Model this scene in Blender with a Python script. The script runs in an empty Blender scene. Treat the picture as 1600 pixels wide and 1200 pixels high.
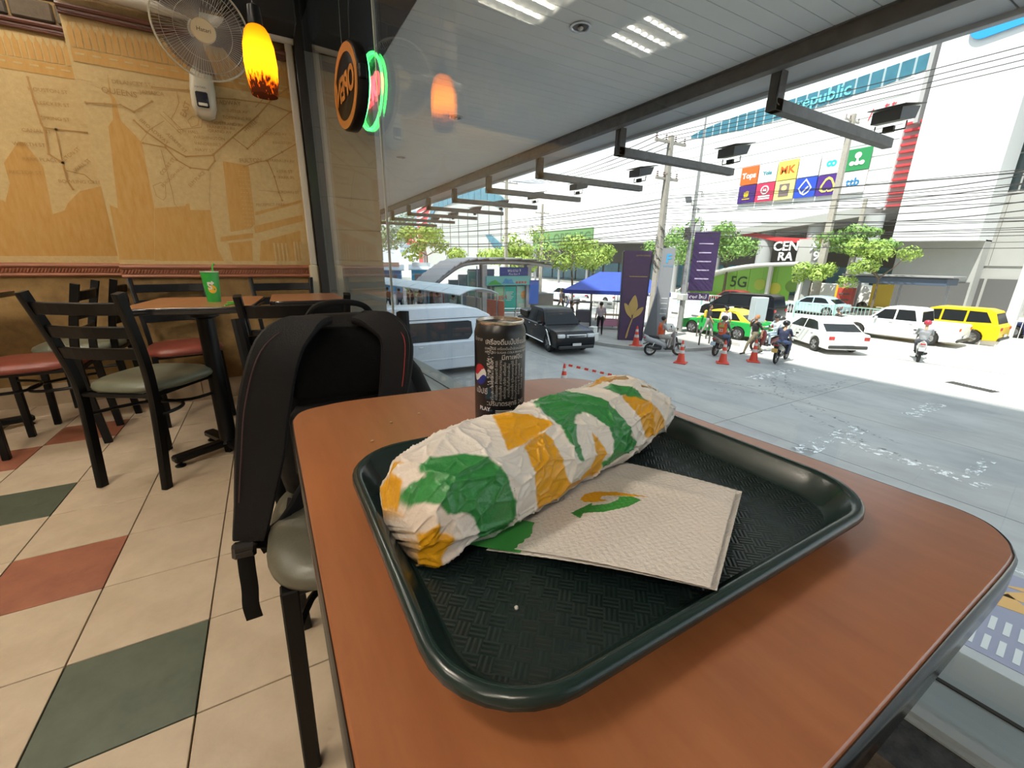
import bpy, math, random
import numpy as np
from mathutils import Vector, Matrix, noise, Euler
random.seed(7)
sc = bpy.context.scene
C = sc.collection
# ------------------------------------------------------------------ camera
# camera 1.0 m above the restaurant floor; +Y runs along the shop window to the back wall, +X goes out through the glass
cam_d = bpy.data.cameras.new('camera'); cam = bpy.data.objects.new('camera', cam_d); C.objects.link(cam)
cam_d.sensor_width = 36.0; cam_d.lens = 14.654; cam_d.clip_start = 0.02; cam_d.clip_end = 600
RW = Matrix(((0.86812876, 0.12948361, -0.47915181), (-0.49615692, 0.2525426, -0.83069281), (0.01344514, 0.9588828, 0.28348368)))
M4 = RW.to_4x4(); M4.translation = (0, 0, 1.0); cam.matrix_world = M4
sc.camera = cam
# ------------------------------------------------------------------ world, sun, exposure
w = bpy.data.worlds.new('sky'); sc.world = w; w.use_nodes = True
bg = w.node_tree.nodes['Background']; bg.inputs[0].default_value = (0.80, 0.91, 1.0, 1); bg.inputs[1].default_value = 1.15
sun_d = bpy.data.lights.new('sun', 'SUN'); sun = bpy.data.objects.new('sun', sun_d); C.objects.link(sun)
sun_d.energy = 5.5; sun_d.angle = 0.012; sun_d.color = (1.0, 0.96, 0.88)
sun.rotation_euler = Vector((0.52, 0.12, -1.0)).to_track_quat('-Z', 'Y').to_euler()
sc.view_settings.view_transform = 'Standard'; sc.view_settings.look = 'None'
sc.view_settings.exposure = 0.65; sc.view_settings.gamma = 1.0; sc.view_settings.use_curve_mapping = False
sc.cycles.use_denoising = True
sc.cycles.max_bounces = 6; sc.cycles.diffuse_bounces = 3; sc.cycles.transparent_max_bounces = 16; sc.cycles.glossy_bounces = 4
sc.cycles.sample_clamp_indirect = 6.0; sc.cycles.caustics_reflective = False; sc.cycles.caustics_refractive = False

# ------------------------------------------------------------------ materials
MATS = {}
def mat(name, col, rough=0.5, metal=0.0, spec=0.5, var=None, vscale=8.0, bump=0.0, bscale=60.0, emit=None, estr=0.0, stretch=None, coat=0.0, coat_r=0.08, alpha=1.0, trans=0.0):
    """principled material with optional noise colour variation (var = second colour) and noise bump"""
    if name in MATS: return MATS[name]
    m = bpy.data.materials.new(name); m.use_nodes = True; nt = m.node_tree; b = nt.nodes['Principled BSDF']
    c = tuple(col) + (1,)
    b.inputs['Base Color'].default_value = c; b.inputs['Roughness'].default_value = rough; b.inputs['Metallic'].default_value = metal
    b.inputs['Specular IOR Level'].default_value = spec
    if coat: b.inputs['Coat Weight'].default_value = coat; b.inputs['Coat Roughness'].default_value = coat_r
    if alpha < 1: b.inputs['Alpha'].default_value = alpha
    if trans: b.inputs['Transmission Weight'].default_value = trans
    if emit: b.inputs['Emission Color'].default_value = tuple(emit) + (1,); b.inputs['Emission Strength'].default_value = estr
    if var or bump:
        tc = nt.nodes.new('ShaderNodeTexCoord'); mp = nt.nodes.new('ShaderNodeMapping'); nt.links.new(tc.outputs['Object'], mp.inputs[0])
        if stretch: mp.inputs['Scale'].default_value = stretch
    if var:
        n = nt.nodes.new('ShaderNodeTexNoise'); n.inputs['Scale'].default_value = vscale; n.inputs['Detail'].default_value = 6; n.inputs['Roughness'].default_value = 0.65
        r = nt.nodes.new('ShaderNodeValToRGB'); r.color_ramp.elements[0].position = 0.32; r.color_ramp.elements[1].position = 0.68
        r.color_ramp.elements[0].color = c; r.color_ramp.elements[1].color = tuple(var) + (1,)
        nt.links.new(mp.outputs[0], n.inputs['Vector']); nt.links.new(n.outputs[0], r.inputs[0]); nt.links.new(r.outputs[0], b.inputs['Base Color'])
    if bump:
        n2 = nt.nodes.new('ShaderNodeTexNoise'); n2.inputs['Scale'].default_value = bscale; n2.inputs['Detail'].default_value = 4
        bp = nt.nodes.new('ShaderNodeBump'); bp.inputs['Strength'].default_value = bump; bp.inputs['Distance'].default_value = 0.01
        nt.links.new(mp.outputs[0], n2.inputs['Vector']); nt.links.new(n2.outputs[0], bp.inputs['Height']); nt.links.new(bp.outputs[0], b.inputs['Normal'])
    MATS[name] = m
    return m
def glass_mat(name, tint=(1, 1, 1), base=0.05, rough=0.0):
    if name in MATS: return MATS[name]
    m = bpy.data.materials.new(name); m.use_nodes = True; nt = m.node_tree; nt.nodes.clear()
    o = nt.nodes.new('ShaderNodeOutputMaterial'); mx = nt.nodes.new('ShaderNodeMixShader'); t = nt.nodes.new('ShaderNodeBsdfTransparent'); g = nt.nodes.new('ShaderNodeBsdfGlossy')
    t.inputs[0].default_value = tuple(tint) + (1,); g.inputs['Roughness'].default_value = rough; g.inputs[0].default_value = (1, 1, 1, 1)
    lw = nt.nodes.new('ShaderNodeLayerWeight'); lw.inputs[0].default_value = 0.5
    p = nt.nodes.new('ShaderNodeMath'); p.operation = 'POWER'; p.inputs[1].default_value = 4.2; nt.links.new(lw.outputs['Facing'], p.inputs[0])
    ma = nt.nodes.new('ShaderNodeMath'); ma.operation = 'MULTIPLY_ADD'; ma.inputs[1].default_value = 0.85; ma.inputs[2].default_value = base; nt.links.new(p.outputs[0], ma.inputs[0])
    nt.links.new(ma.outputs[0], mx.inputs[0]); nt.links.new(t.outputs[0], mx.inputs[1]); nt.links.new(g.outputs[0], mx.inputs[2]); nt.links.new(mx.outputs[0], o.inputs[0])
    MATS[name] = m
    return m
def attr_mat(name, attr, rough=0.5, bump=0.0, bscale=80.0, spec=0.5, sub=0.0):
    m = mat(name, (1, 1, 1), rough, spec=spec, bump=bump, bscale=bscale)
    nt = m.node_tree
    if not any(n.type == 'ATTRIBUTE' for n in nt.nodes):
        a = nt.nodes.new('ShaderNodeAttribute'); a.attribute_name = attr; nt.links.new(a.outputs['Color'], nt.nodes['Principled BSDF'].inputs['Base Color'])
    return m

# ------------------------------------------------------------------ mesh helpers
def tag(o, label=None, cat=None, group=None, kind=None):
    if label: o['label'] = label
    if cat: o['category'] = cat
    if group: o['group'] = group
    if kind: o['kind'] = kind
    return o
def empty(name, loc=(0, 0, 0), rz=0.0, label=None, cat=None, group=None, kind=None):
    o = bpy.data.objects.new(name, None); C.objects.link(o); o.location = loc; o.rotation_euler = (0, 0, rz); o.empty_display_size = 0.1
    return tag(o, label, cat, group, kind)
def link_mesh(name, me, parent=None):
    o = bpy.data.objects.new(name, me); C.objects.link(o)
    if parent is not None: o.parent = parent
    return o
def copy_tree(o, parent=None):
    c = o.copy(); C.objects.link(c)
    if parent is not None: c.parent = parent
    for ch in [x for x in bpy.data.objects if x.parent == o]: copy_tree(ch, c)
    return c
class MB:
    """collects shapes into one mesh"""
    def __init__(self): self.v = []; self.f = []; self.m = []; self.mats = []; self.cur = 0
    def use(self, m):
        if m not in self.mats: self.mats.append(m)
        self.cur = self.mats.index(m); return self
    def add(self, vs, fs, M=None):
        n = len(self.v)
        self.v += [tuple(M @ Vector(p)) for p in vs] if M is not None else [tuple(p) for p in vs]
        self.f += [tuple(i + n for i in f) for f in fs]; self.m += [self.cur] * len(fs); return self
    def box(self, c, s, r=0.0, rot=None):
        """box centred at c with size s and chamfer r; rot = euler or matrix"""
        M = Matrix.Translation(c)
        if rot is not None: M = M @ (rot.to_4x4() if isinstance(rot, Matrix) else Euler(rot).to_matrix().to_4x4())
        hx, hy, hz = s[0] / 2, s[1] / 2, s[2] / 2
        r = min(r, hx * .98, hy * .98, hz * .98)
        if r <= 0:
            vs = [(x, y, z) for x in (-hx, hx) for y in (-hy, hy) for z in (-hz, hz)]
            fs = [(0, 1, 3, 2), (4, 6, 7, 5), (0, 4, 5, 1), (2, 3, 7, 6), (0, 2, 6, 4), (1, 5, 7, 3)]
            return self.add(vs, fs, M)
        vs = []; idx = {}
        for sx in (-1, 1):
            for sy in (-1, 1):
                for sz in (-1, 1):
                    for a in range(3):
                        p = [sx * (hx - r), sy * (hy - r), sz * (hz - r)]
                        p[a] = (sx * hx, sy * hy, sz * hz)[a]
                        idx[(sx, sy, sz, a)] = len(vs); vs.append(tuple(p))
        fs = []
        for a in range(3):
            b, c2 = (a + 1) % 3, (a + 2) % 3
            for s0 in (-1, 1):
                q = []
                for (u, v) in ((-1, -1), (1, -1), (1, 1), (-1, 1)):
                    t = [0, 0, 0]; t[a] = s0; t[b] = u; t[c2] = v; q.append(idx[(t[0], t[1], t[2], a)])
                fs.append(tuple(q) if s0 > 0 else tuple(q[::-1]))
            for s1 in (-1, 1):
                for s2 in (-1, 1):
                    t0 = [0, 0, 0]; t1 = [0, 0, 0]; t0[a] = -1; t1[a] = 1; t0[b] = t1[b] = s1; t0[c2] = t1[c2] = s2
                    fs.append((idx[(*t0, b)], idx[(*t1, b)], idx[(*t1, c2)], idx[(*t0, c2)]))
        for sx in (-1, 1):
            for sy in (-1, 1):
                for sz in (-1, 1): fs.append((idx[(sx, sy, sz, 0)], idx[(sx, sy, sz, 1)], idx[(sx, sy, sz, 2)]))
        return self.add(vs, fs, M)
    def span(self, lo, hi, r=0.0): return self.box([(a + b) / 2 for a, b in zip(lo, hi)], [abs(b - a) for a, b in zip(lo, hi)], r)
    def bar(self, p0, p1, wx, wy, r=0.0, up=(0, 0, 1)):
        p0 = Vector(p0); p1 = Vector(p1); d = p1 - p0; L = d.length; z = d.normalized(); u = Vector(up)
        if abs(z.dot(u)) > .98: u = Vector((0, 1, 0))
        x = u.cross(z).normalized(); y = z.cross(x)
        return self.box((p0 + p1) / 2, (wx, wy, L), r, Matrix((x, y, z)).transposed())
    def rings(self, rings, closed=True, cap0=True, cap1=True, loop=False):
        """loft through rings (lists of points with equal counts)"""
        n = len(rings[0]); vs = [p for r in rings for p in r]; fs = []
        R = len(rings)
        for i in range(R if loop else R - 1):
            for j in range(n if closed else n - 1):
                a = i * n + j; b = i * n + (j + 1) % n; i2 = (i + 1) % R
                fs.append((a, b, i2 * n + (j + 1) % n, i2 * n + j))
        if closed and not loop:
            if cap0: fs.append(tuple(range(n))[::-1])
            if cap1: fs.append(tuple((R - 1) * n + k for k in range(n)))
        return self.add(vs, fs)
    def tube(self, path, r, n=8, cap=True, flat=1.0):
        """tube along a path; r a number or one per point"""
        P = [Vector(p) for p in path]; rs = r if isinstance(r, (list, tuple)) else [r] * len(P); out = []
        prev = None
        for i, p in enumerate(P):
            t = (P[min(i + 1, len(P) - 1)] - P[max(i - 1, 0)]).normalized()
            if prev is None: u = Vector((0, 0, 1)) if abs(t.z) < .9 else Vector((1, 0, 0)); x = u.cross(t).normalized()
            else: x = (prev - t * prev.dot(t)).normalized()
            prev = x; y = t.cross(x)
            out.append([tuple(p + (x * math.cos(a) + y * math.sin(a) * flat) * rs[i]) for a in [2 * math.pi * k / n for k in range(n)]])
        return self.rings(out, True, cap, cap)
    def lathe(self, prof, n=24, M=None, cap=True):
        """profile of (radius, z) turned about z"""
        R = [[(r * math.cos(2 * math.pi * k / n), r * math.sin(2 * math.pi * k / n), z) for k in range(n)] for r, z in prof]
        if M is not None: R = [[tuple(M @ Vector(p)) for p in ring] for ring in R]
        return self.rings(R, True, cap, cap)
    def prism(self, poly, z0, z1, M=None):
        n = len(poly); vs = [(x, y, z0) for x, y in poly] + [(x, y, z1) for x, y in poly]
        fs = [tuple(range(n))[::-1], tuple(range(n, 2 * n))] + [(i, (i + 1) % n, n + (i + 1) % n, n + i) for i in range(n)]
        return self.add(vs, fs, M)
    def ball(self, c, r, n=12, m=8, M=None):
        r = r if isinstance(r, (tuple, list)) else (r, r, r)
        R = []
        for i in range(1, m):
            th = math.pi * i / m
            R.append([(c[0] + r[0] * math.sin(th) * math.cos(2 * math.pi * k / n), c[1] + r[1] * math.sin(th) * math.sin(2 * math.pi * k / n), c[2] - r[2] * math.cos(th)) for k in range(n)])
        if M is not None: R = [[tuple(M @ Vector(p)) for p in ring] for ring in R]
        return self.rings(R)
    def build(self, name, m=None, parent=None, smooth=False, **kw):
        me = bpy.data.meshes.new(name); me.from_pydata(self.v, [], self.f)
        ms = self.mats if self.mats else [m]
        for x in ms: me.materials.append(x)
        if self.mats: me.polygons.foreach_set('material_index', self.m)
        if smooth:
            me.polygons.foreach_set('use_smooth', [True] * len(self.f))
            if smooth != 'all':
                try: me.set_sharp_from_angle(angle=math.radians(38 if smooth is True else smooth))
                except Exception: pass
        me.update()
        o = link_mesh(name, me, parent)
        return tag(o, **kw)
def frame_matrix(o, x, y):
    """matrix with origin o, local x and y axes in the world"""
    x = Vector(x).normalized(); y = Vector(y); y = (y - x * y.dot(x)).normalized(); z = x.cross(y)
    M = Matrix((x, y, z)).transposed().to_4x4(); M.translation = o; return M
def text_mesh(s, size=1.0, extrude=0.0, align='CENTER', bold=0.0, spacing=1.0):
    cu = bpy.data.curves.new('lettering', 'FONT'); cu.body = s; cu.size = size; cu.extrude = extrude; cu.align_x = align; cu.align_y = 'CENTER'; cu.offset = bold; cu.space_character = spacing
    cu.resolution_u = 3
    ob = bpy.data.objects.new('lettering', cu); C.objects.link(ob)
    dg = bpy.context.evaluated_depsgraph_get(); dg.update()
    me = bpy.data.meshes.new_from_object(ob.evaluated_get(dg)); bpy.data.objects.remove(ob); bpy.data.curves.remove(cu)
    return me
def lettering(name, s, size, m, M, parent=None, extrude=0.0, align='CENTER', bold=0.0, warp=None, spacing=1.0, squash=1.0, **kw):
    me = text_mesh(s, size, extrude, align, bold, spacing); me.name = name
    me.materials.clear(); me.materials.append(m)
    for v in me.vertices:
        p = Vector((v.co.x * squash, v.co.y, v.co.z)); v.co = warp(p) if warp else M @ p
    me.update()
    return tag(link_mesh(name, me, parent), **kw)
def rrect(w, h, r, n=5, cx=0.0, cy=0.0):
    out = []
    for sx, sy, a0 in ((1, 1, 0), (-1, 1, 90), (-1, -1, 180), (1, -1, 270)):
        for k in range(n + 1):
            a = math.radians(a0 + 90 * k / n); out.append((cx + sx * (w / 2 - r) + r * math.cos(a), cy + sy * (h / 2 - r) + r * math.sin(a)))
    return out
def smooth_path(P, k=6):
    """Catmull-Rom through points"""
    P = [Vector(p) for p in P]; out = []
    for i in range(len(P) - 1):
        p0 = P[max(i - 1, 0)]; p1 = P[i]; p2 = P[i + 1]; p3 = P[min(i + 2, len(P) - 1)]
        for j in range(k):
            t = j / k; out.append(0.5 * ((2 * p1) + (p2 - p0) * t + (2 * p0 - 5 * p1 + 4 * p2 - p3) * t * t + (3 * p1 - p0 - 3 * p2 + p3) * t ** 3))
    out.append(P[-1]); return out
# ------------------------------------------------------------------ the restaurant room
TILE = 0.3015; TX0 = -0.268; TY0 = 1.2585
def gx(y): return 0.62 - 0.0597 * y                    # x of the shop window at y (the glass runs a few degrees off the tile grid)
m_cream_tile = mat('cream_tile', (0.62, 0.50, 0.36), 0.42, var=(0.50, 0.39, 0.27), vscale=7, bump=0.12, bscale=22)
m_green_tile = mat('green_tile', (0.085, 0.105, 0.07), 0.45, var=(0.055, 0.07, 0.048), vscale=9, bump=0.1, bscale=22)
m_red_tile = mat('red_tile', (0.36, 0.135, 0.075), 0.45, var=(0.25, 0.085, 0.05), vscale=9, bump=0.1, bscale=22)
m_grout = mat('grout', (0.02, 0.017, 0.015), 0.9)
floor = MB().span((-4.6, -4.1, -0.2), (0.6, 4.2, -0.012)).build('floor', m_grout, kind='structure')
tile_mesh = {}
for nm, m in (('cream', m_cream_tile), ('green', m_green_tile), ('red', m_red_tile)):
    o = MB().box((0, 0, -0.006), (TILE - .0038, TILE - .0038, .012), .001).build('tile', m, floor)
    tile_mesh[nm] = o.data; bpy.data.objects.remove(o)
special = {(-1, -1): 'green', (-2, 1): 'red', (-3, 3): 'green', (-3, 6): 'red', (-4, 5): 'red', (-4, -1): 'red', (-6, 1): 'green', (-5, 7): 'green', (1, -5): 'red', (1, 3): 'red'}
for i in range(-9, 3):
    for j in range(-6, 9):
        o = link_mesh('tile', tile_mesh[special.get((i, j), 'cream')], floor); o.location = (TX0 + (i + .5) * TILE, TY0 + (j + .5) * TILE, 0)
MB().span((-4.6, -4.1, -.012), (TX0 - 9 * TILE - .003, 4.2, 0)).span((TX0 - 9 * TILE, -4.1, -.012), (.6, TY0 - 6 * TILE - .003, 0)).build('floor_tiling', m_cream_tile, floor)
# --- back wall: a forward panel beside the window and a recessed one further along
m_ochre = mat('ochre_plaster', (0.30, 0.185, 0.062), 0.75, var=(0.155, 0.088, 0.026), vscale=6, bump=0.25, bscale=30)
m_mcream = mat('mural_cream', (0.52, 0.375, 0.17), 0.8, var=(0.46, 0.32, 0.135), vscale=40, bump=0.15, bscale=120)
m_mochre = mat('mural_ochre', (0.43, 0.225, 0.047), 0.8, var=(0.49, 0.285, 0.085), vscale=42, stretch=(1, 1, .22))
m_mline = mat('mural_line', (0.37, 0.205, 0.058), 0.8)
m_rail = mat('terracotta_rail', (0.31, 0.11, 0.05), 0.45, var=(0.22, 0.072, 0.034), vscale=12, stretch=(1, 12, 12))
m_skirt = mat('skirting_tile', (0.44, 0.34, 0.23), 0.4, var=(0.36, 0.27, 0.18), vscale=8)
m_dark = mat('dark_metal_frame', (0.016, 0.013, 0.011), 0.35)
m_white_trim = mat('white_plastic', (0.62, 0.58, 0.49), 0.4)
m_room = mat('room_paint', (0.40, 0.33, 0.22), 0.8)
wb = MB().span((-0.786, 3.6, 0), (0.42, 3.94, 3.0)).build('wall_back', m_ochre, kind='structure')
wr = MB().span((-4.6, 3.95, 0), (-0.7, 4.15, 3.0)).build('wall_back_recess', m_ochre, kind='structure')
MB().span((-4.7, -4.1, 0), (-4.5, 4.15, 3.0)).build('wall_left', m_room, kind='structure')
MB().span((-4.6, -4.2, 0), (0.86, -4.0, 3.0)).build('wall_rear', m_room, kind='structure')
ceil_o = MB().span((-4.6, -4.1, 2.98), (0.5, 4.15, 3.1)).build('ceiling', mat('ceiling_paint', (0.66, 0.63, 0.57), 0.9), kind='structure')
def panel_parts(wall, x0, x1, y):
    MB().span((x0, y - .004, 0.945), (x1, y, 2.255)).build('mural_panel', m_mcream, wall)
    b = MB()                                                             # chair rail: flat back, half round, bead
    b.span((x0, y - .018, .862), (x1, y + .002, .948), .004)
    b.tube([(x0, y - .018, .93), (x1, y - .018, .93)], .014, 8); b.tube([(x0, y - .02, .872), (x1, y - .02, .872)], .011, 8)
    r = b.build('chair_rail', m_rail, wall, smooth=True)
    n = int((x1 - x0) / .016); q = MB()
    for k in range(n): q.box((x0 + (k + .5) * (x1 - x0) / n, y - .019, .90), (.011, .012, .030), .003, (0, .5, 0))
    q.build('rope_bead', m_rail, r)['kind'] = 'stuff'
    b = MB().span((x0, y - .03, 2.255), (x1, y + .002, 2.30), .006); b.tube([(x0, y - .03, 2.285), (x1, y - .03, 2.285)], .014, 8); b.tube([(x0, y - .018, 2.255), (x1, y - .018, 2.255)], .009, 8)
    b.build('crown_moulding', mat('mahogany', (0.115, 0.036, 0.02), 0.4, var=(0.075, 0.022, 0.012), vscale=10, stretch=(1, 10, 10)), wall, smooth=True)
    n = max(2, round((x1 - x0) / TILE))
    for k in range(n): MB().span((x0 + k * (x1 - x0) / n + .0015, y - .008, 0), (x0 + (k + 1) * (x1 - x0) / n - .0015, y, .148), .001).build('tile', m_skirt, wall)
panel_parts(wb, -0.788, 0.36, 3.6)
panel_parts(wr, -3.2, -0.79, 3.95)
MUR_R = {'spire_tower': [(-0.638, 2.014), (-0.644, 1.899), (-0.63, 1.879), (-0.627, 1.764), (-0.578, 1.701), (-0.55, 1.656), (-0.556, 1.295), (-0.613, 0.975), (-0.763, 0.973), (-0.695, 1.673), (-0.69, 1.726), (-0.662, 1.765), (-0.648, 1.865), (-0.653, 1.898)], 'corner_block': [(-0.769, 1.293), (-0.715, 1.265), (-0.714, 0.974), (-0.784, 0.973)], 'low_block': [(-0.555, 1.289), (-0.395, 1.313), (-0.388, 1.327), (-0.372, 1.328), (-0.373, 1.29), (-0.263, 1.297), (-0.262, 1.053), (-0.238, 0.972), (-0.612, 0.968)], 'square_tower': [(-0.148, 1.604), (-0.005, 1.593), (-0.017, 1.223), (-0.048, 1.192), (-0.17, 1.165)], 'cornice': [(-0.026, 1.208), (0.289, 1.3), (0.287, 1.257), (-0.026, 1.161)], 'parapet': [(-0.006, 1.3), (0.293, 1.401), (0.291, 1.383), (-0.009, 1.279)], 'arcade': [(0.001, 1.108), (0.261, 1.191), (0.254, 0.978), (-0.024, 0.975)], 'low_cornice': [(-0.233, 1.129), (-0.039, 1.163), (-0.043, 1.13), (-0.238, 1.097)], 'low_arcade': [(-0.194, 1.091), (-0.053, 1.111), (-0.065, 0.974), (-0.186, 0.973)]}
MUR_RL = [([(-0.564, 1.774), (-0.517, 1.721), (-0.436, 1.659), (-0.344, 1.607), (-0.199, 1.631), (-0.056, 1.767), (0.09, 1.9), (0.182, 2.006), (0.315, 2.115)], 0.0084), ([(-0.544, 1.657), (-0.438, 1.646), (-0.393, 1.582), (-0.331, 1.544), (-0.237, 1.541), (-0.192, 1.599), (-0.192, 1.638)], 0.007), ([(-0.765, 1.834), (-0.682, 1.842), (-0.611, 1.848), (-0.555, 1.822), (-0.459, 1.891)], 0.007), ([(-0.445, 1.969), (-0.269, 1.983), (-0.123, 1.967), (-0.025, 1.977), (0.166, 1.984), (0.303, 1.953)], 0.007), ([(-0.07, 1.752), (0.003, 1.695), (0.13, 1.813), (0.312, 1.975)], 0.0056), ([(-0.032, 1.583), (0.051, 1.62), (0.106, 1.635), (0.209, 1.7), (0.315, 1.77)], 0.0056), ([(0.113, 1.633), (0.141, 1.538), (0.156, 1.439), (0.17, 1.389)], 0.0056), ([(-0.328, 1.967), (-0.327, 1.907), (-0.36, 1.842), (-0.381, 1.814), (-0.352, 1.757), (-0.293, 1.772), (-0.233, 1.787), (-0.221, 1.826), (-0.242, 1.873), (-0.248, 1.909)], 0.0028), ([(-0.298, 1.815), (-0.286, 1.779), (-0.249, 1.797), (-0.237, 1.836), (-0.27, 1.844), (-0.298, 1.815)], 0.0028), ([(-0.433, 1.83), (-0.345, 1.733)], 0.0028), ([(-0.414, 1.845), (-0.326, 1.748)], 0.0028), ([(-0.463, 1.63), (-0.455, 1.518), (-0.449, 1.389), (-0.449, 1.323), (-0.432, 1.29)], 0.0028), ([(-0.539, 1.42), (-0.496, 1.443), (-0.477, 1.426), (-0.486, 1.36), (-0.503, 1.339), (-0.533, 1.362), (-0.539, 1.42)], 0.0028), ([(-0.554, 1.662), (-0.498, 1.736), (-0.417, 1.796)], 0.0028), ([(0.084, 1.951), (0.144, 2.013), (0.253, 2.044)], 0.0042), ([(-0.227, 1.529), (-0.261, 1.35), (-0.257, 1.302)], 0.0022), ([(0.034, 1.443), (0.163, 1.443)], 0.0022)]
MUR_RT = [('QUEENS', (-0.604, 1.912), 0.053, 0), ('DELANCEY ST', (-0.538, 1.97), 0.036, 5), ('JAMAICA', (-0.451, 1.936), 0.036, 3), ('BROADWAY', (-0.09, 1.947), 0.041, 5), ('EAST', (-0.299, 1.876), 0.053, 65), ('TOMPKINS AV.', (-0.028, 1.868), 0.031, 3), ('NOSTRAND AV.', (-0.084, 1.827), 0.031, 3), ('FRANKLIN AV.', (-0.124, 1.8), 0.031, 3), ('GRAND AV.', (-0.134, 1.776), 0.031, 3), ('WASHINGTON', (-0.201, 1.73), 0.031, 3), ('VANDERBILT', (-0.213, 1.694), 0.031, 3), ('NAVY ST', (-0.237, 1.656), 0.031, 3), ('MYRTLE', (0.042, 1.833), 0.036, 45), ('LEXINGTON', (0.093, 1.781), 0.038, 45), ('FULTON', (0.013, 1.625), 0.043, 8), ('CITY HALL', (-0.308, 1.751), 0.029, 3), ('ADAMS ST', (-0.377, 1.679), 0.034, -50), ('COURT ST', (-0.446, 1.538), 0.034, 50), ('BOROUGH HALL', (-0.433, 1.482), 0.029, 45), ('ELM PLACE', (-0.306, 1.481), 0.034, 45), ('FRANKLIN AV', (0.202, 1.644), 0.031, 4), ('KERR ST', (0.208, 1.576), 0.034, 4), ('PARK PL', (0.217, 1.539), 0.034, 4), ('CROWN ST', (0.219, 1.444), 0.031, 2), ('PROSPECT PARK', (0.096, 1.355), 0.031, 5), ('BROADWAY', (-0.478, 1.727), 0.036, -45), ('BEDFORD AV', (0.182, 1.807), 0.029, 6), ('KINGSTON', (0.217, 1.757), 0.029, 6), ('SUTTER AV', (-0.023, 1.908), 0.029, 4)]
MUR_L = {'flatiron': [(-1.283, 1.525), (-1.194, 1.652), (-1.169, 1.65), (-1.115, 1.525), (-1.132, 1.246), (-1.163, 0.99), (-1.454, 0.985), (-1.284, 1.412)], 'side_block': [(-1.132, 1.246), (-1.072, 1.271), (-1.046, 1.318), (-0.974, 1.395), (-0.858, 1.436), (-0.858, 0.995), (-1.163, 0.99)], 'far_block': [(-1.389, 1.327), (-1.335, 1.312), (-1.313, 1.284), (-1.358, 0.987), (-1.469, 0.985)]}
MUR_LL = [([(-1.075, 2.006), (-1.075, 1.892), (-1.07, 1.766), (-1.063, 1.73), (-1.073, 1.597), (-1.02, 1.555), (-1.019, 1.446), (-1.004, 1.403)], 0.0096), ([(-1.06, 1.744), (-1.011, 1.742), (-1.02, 1.555)], 0.0064), ([(-1.011, 1.742), (-0.841, 1.747)], 0.0064), ([(-1.013, 1.511), (-0.929, 1.495), (-0.893, 1.448)], 0.0048)]
def mural(wall, y, polys, lines, texts, x0, x1):
    for kk, (nm, poly) in enumerate(polys.items()):
        MB().prism([(x, z) for x, z in poly], 0, .0015, frame_matrix((0, y - .0042 - .00025 * kk, 0), (1, 0, 0), (0, 0, 1)) @ Matrix.Translation((0, 0, -.0015))).build('mural_' + nm, m_mochre, wall)
    b = MB()
    M = frame_matrix((0, y - .0078, 0), (1, 0, 0), (0, 0, 1))
    for pts, wd in lines:
        for (ax, az), (bx, bz) in zip(pts, pts[1:]):
            d = Vector((bx - ax, bz - az)); nrm = Vector((-d.y, d.x)).normalized() * wd / 2
            b.add([(ax - nrm.x, az - nrm.y, 0), (bx - nrm.x, bz - nrm.y, 0), (bx + nrm.x, bz + nrm.y, 0), (ax + nrm.x, az + nrm.y, 0)], [(0, 1, 2, 3)], M)
        if wd > .005:
            for ax, az in pts: b.prism([(ax + .007 * math.cos(a), az + .007 * math.sin(a)) for a in [k * math.pi / 4 for k in range(8)]], 0, .0004, M)
    b.build('map_lines', m_mline, wall)['kind'] = 'stuff'
    for s, (x, z), size, ang in texts:
        lettering('map_lettering', s, size * .8, m_mline, frame_matrix((x, y - .0080, z), (math.cos(math.radians(ang)), 0, math.sin(math.radians(ang))), (-math.sin(math.radians(ang)), 0, math.cos(math.radians(ang)))), wall)
    # arcade frieze printed along the top of the mural
    q = MB(); F = frame_matrix((0, y - .0055, 0), (1, 0, 0), (0, 0, 1)); n = int((x1 - x0) / .031)
    for k in range(n):
        xa = x0 + (k + .5) * (x1 - x0) / n; hw = .0125
        q.prism([(xa - hw, 2.105), (xa + hw, 2.105), (xa + hw, 2.19), (xa + .005, 2.205), (xa, 2.235), (xa - .005, 2.205), (xa - hw, 2.19)], 0, .001, F)
    q.prism([(x0, 2.035), (x1, 2.035), (x1, 2.098), (x0, 2.098)], 0, .001, F)
    q.build('mural_frieze', m_mochre, wall)
    q = MB(); n2 = int((x1 - x0) / .066)
    for k in range(n2):
        xa = x0 + (k + .5) * (x1 - x0) / n2; q.prism([(xa - .02, 2.07), (xa + .02, 2.07), (xa + .02, 2.08), (xa - .02, 2.08)], .001, .002, F)
    q.build('mural_dentils', m_mcream, wall)
mural(wb, 3.6, MUR_R, MUR_RL, MUR_RT, -.775, .345)
mural(wr, 3.95, MUR_L, MUR_LL, [('HOUSTON ST', (-1.0, 1.95), .035, 3), ('BLEECKER ST', (-1.0, 1.88), .035, 3), ('SPRING ST', (-1.0, 1.80), .035, 3), ('CANAL ST', (-1.1, 1.72), .035, 3), ('WORTH ST', (-1.15, 1.64), .035, 3), ('PARK PLACE', (-1.12, 1.56), .035, 3), ('RECTOR ST', (-1.2, 1.48), .035, 3), ('BOWLING GREEN', (-.95, 1.45), .035, 3), ('FULTON ST', (-.98, 1.6), .035, 40), ('WALL ST', (-.93, 1.55), .035, 40)], -3.1, -.795)
lettering_cols = MB()
F = frame_matrix((0, 3.5915, 0), (1, 0, 0), (0, 0, 1))
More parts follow.
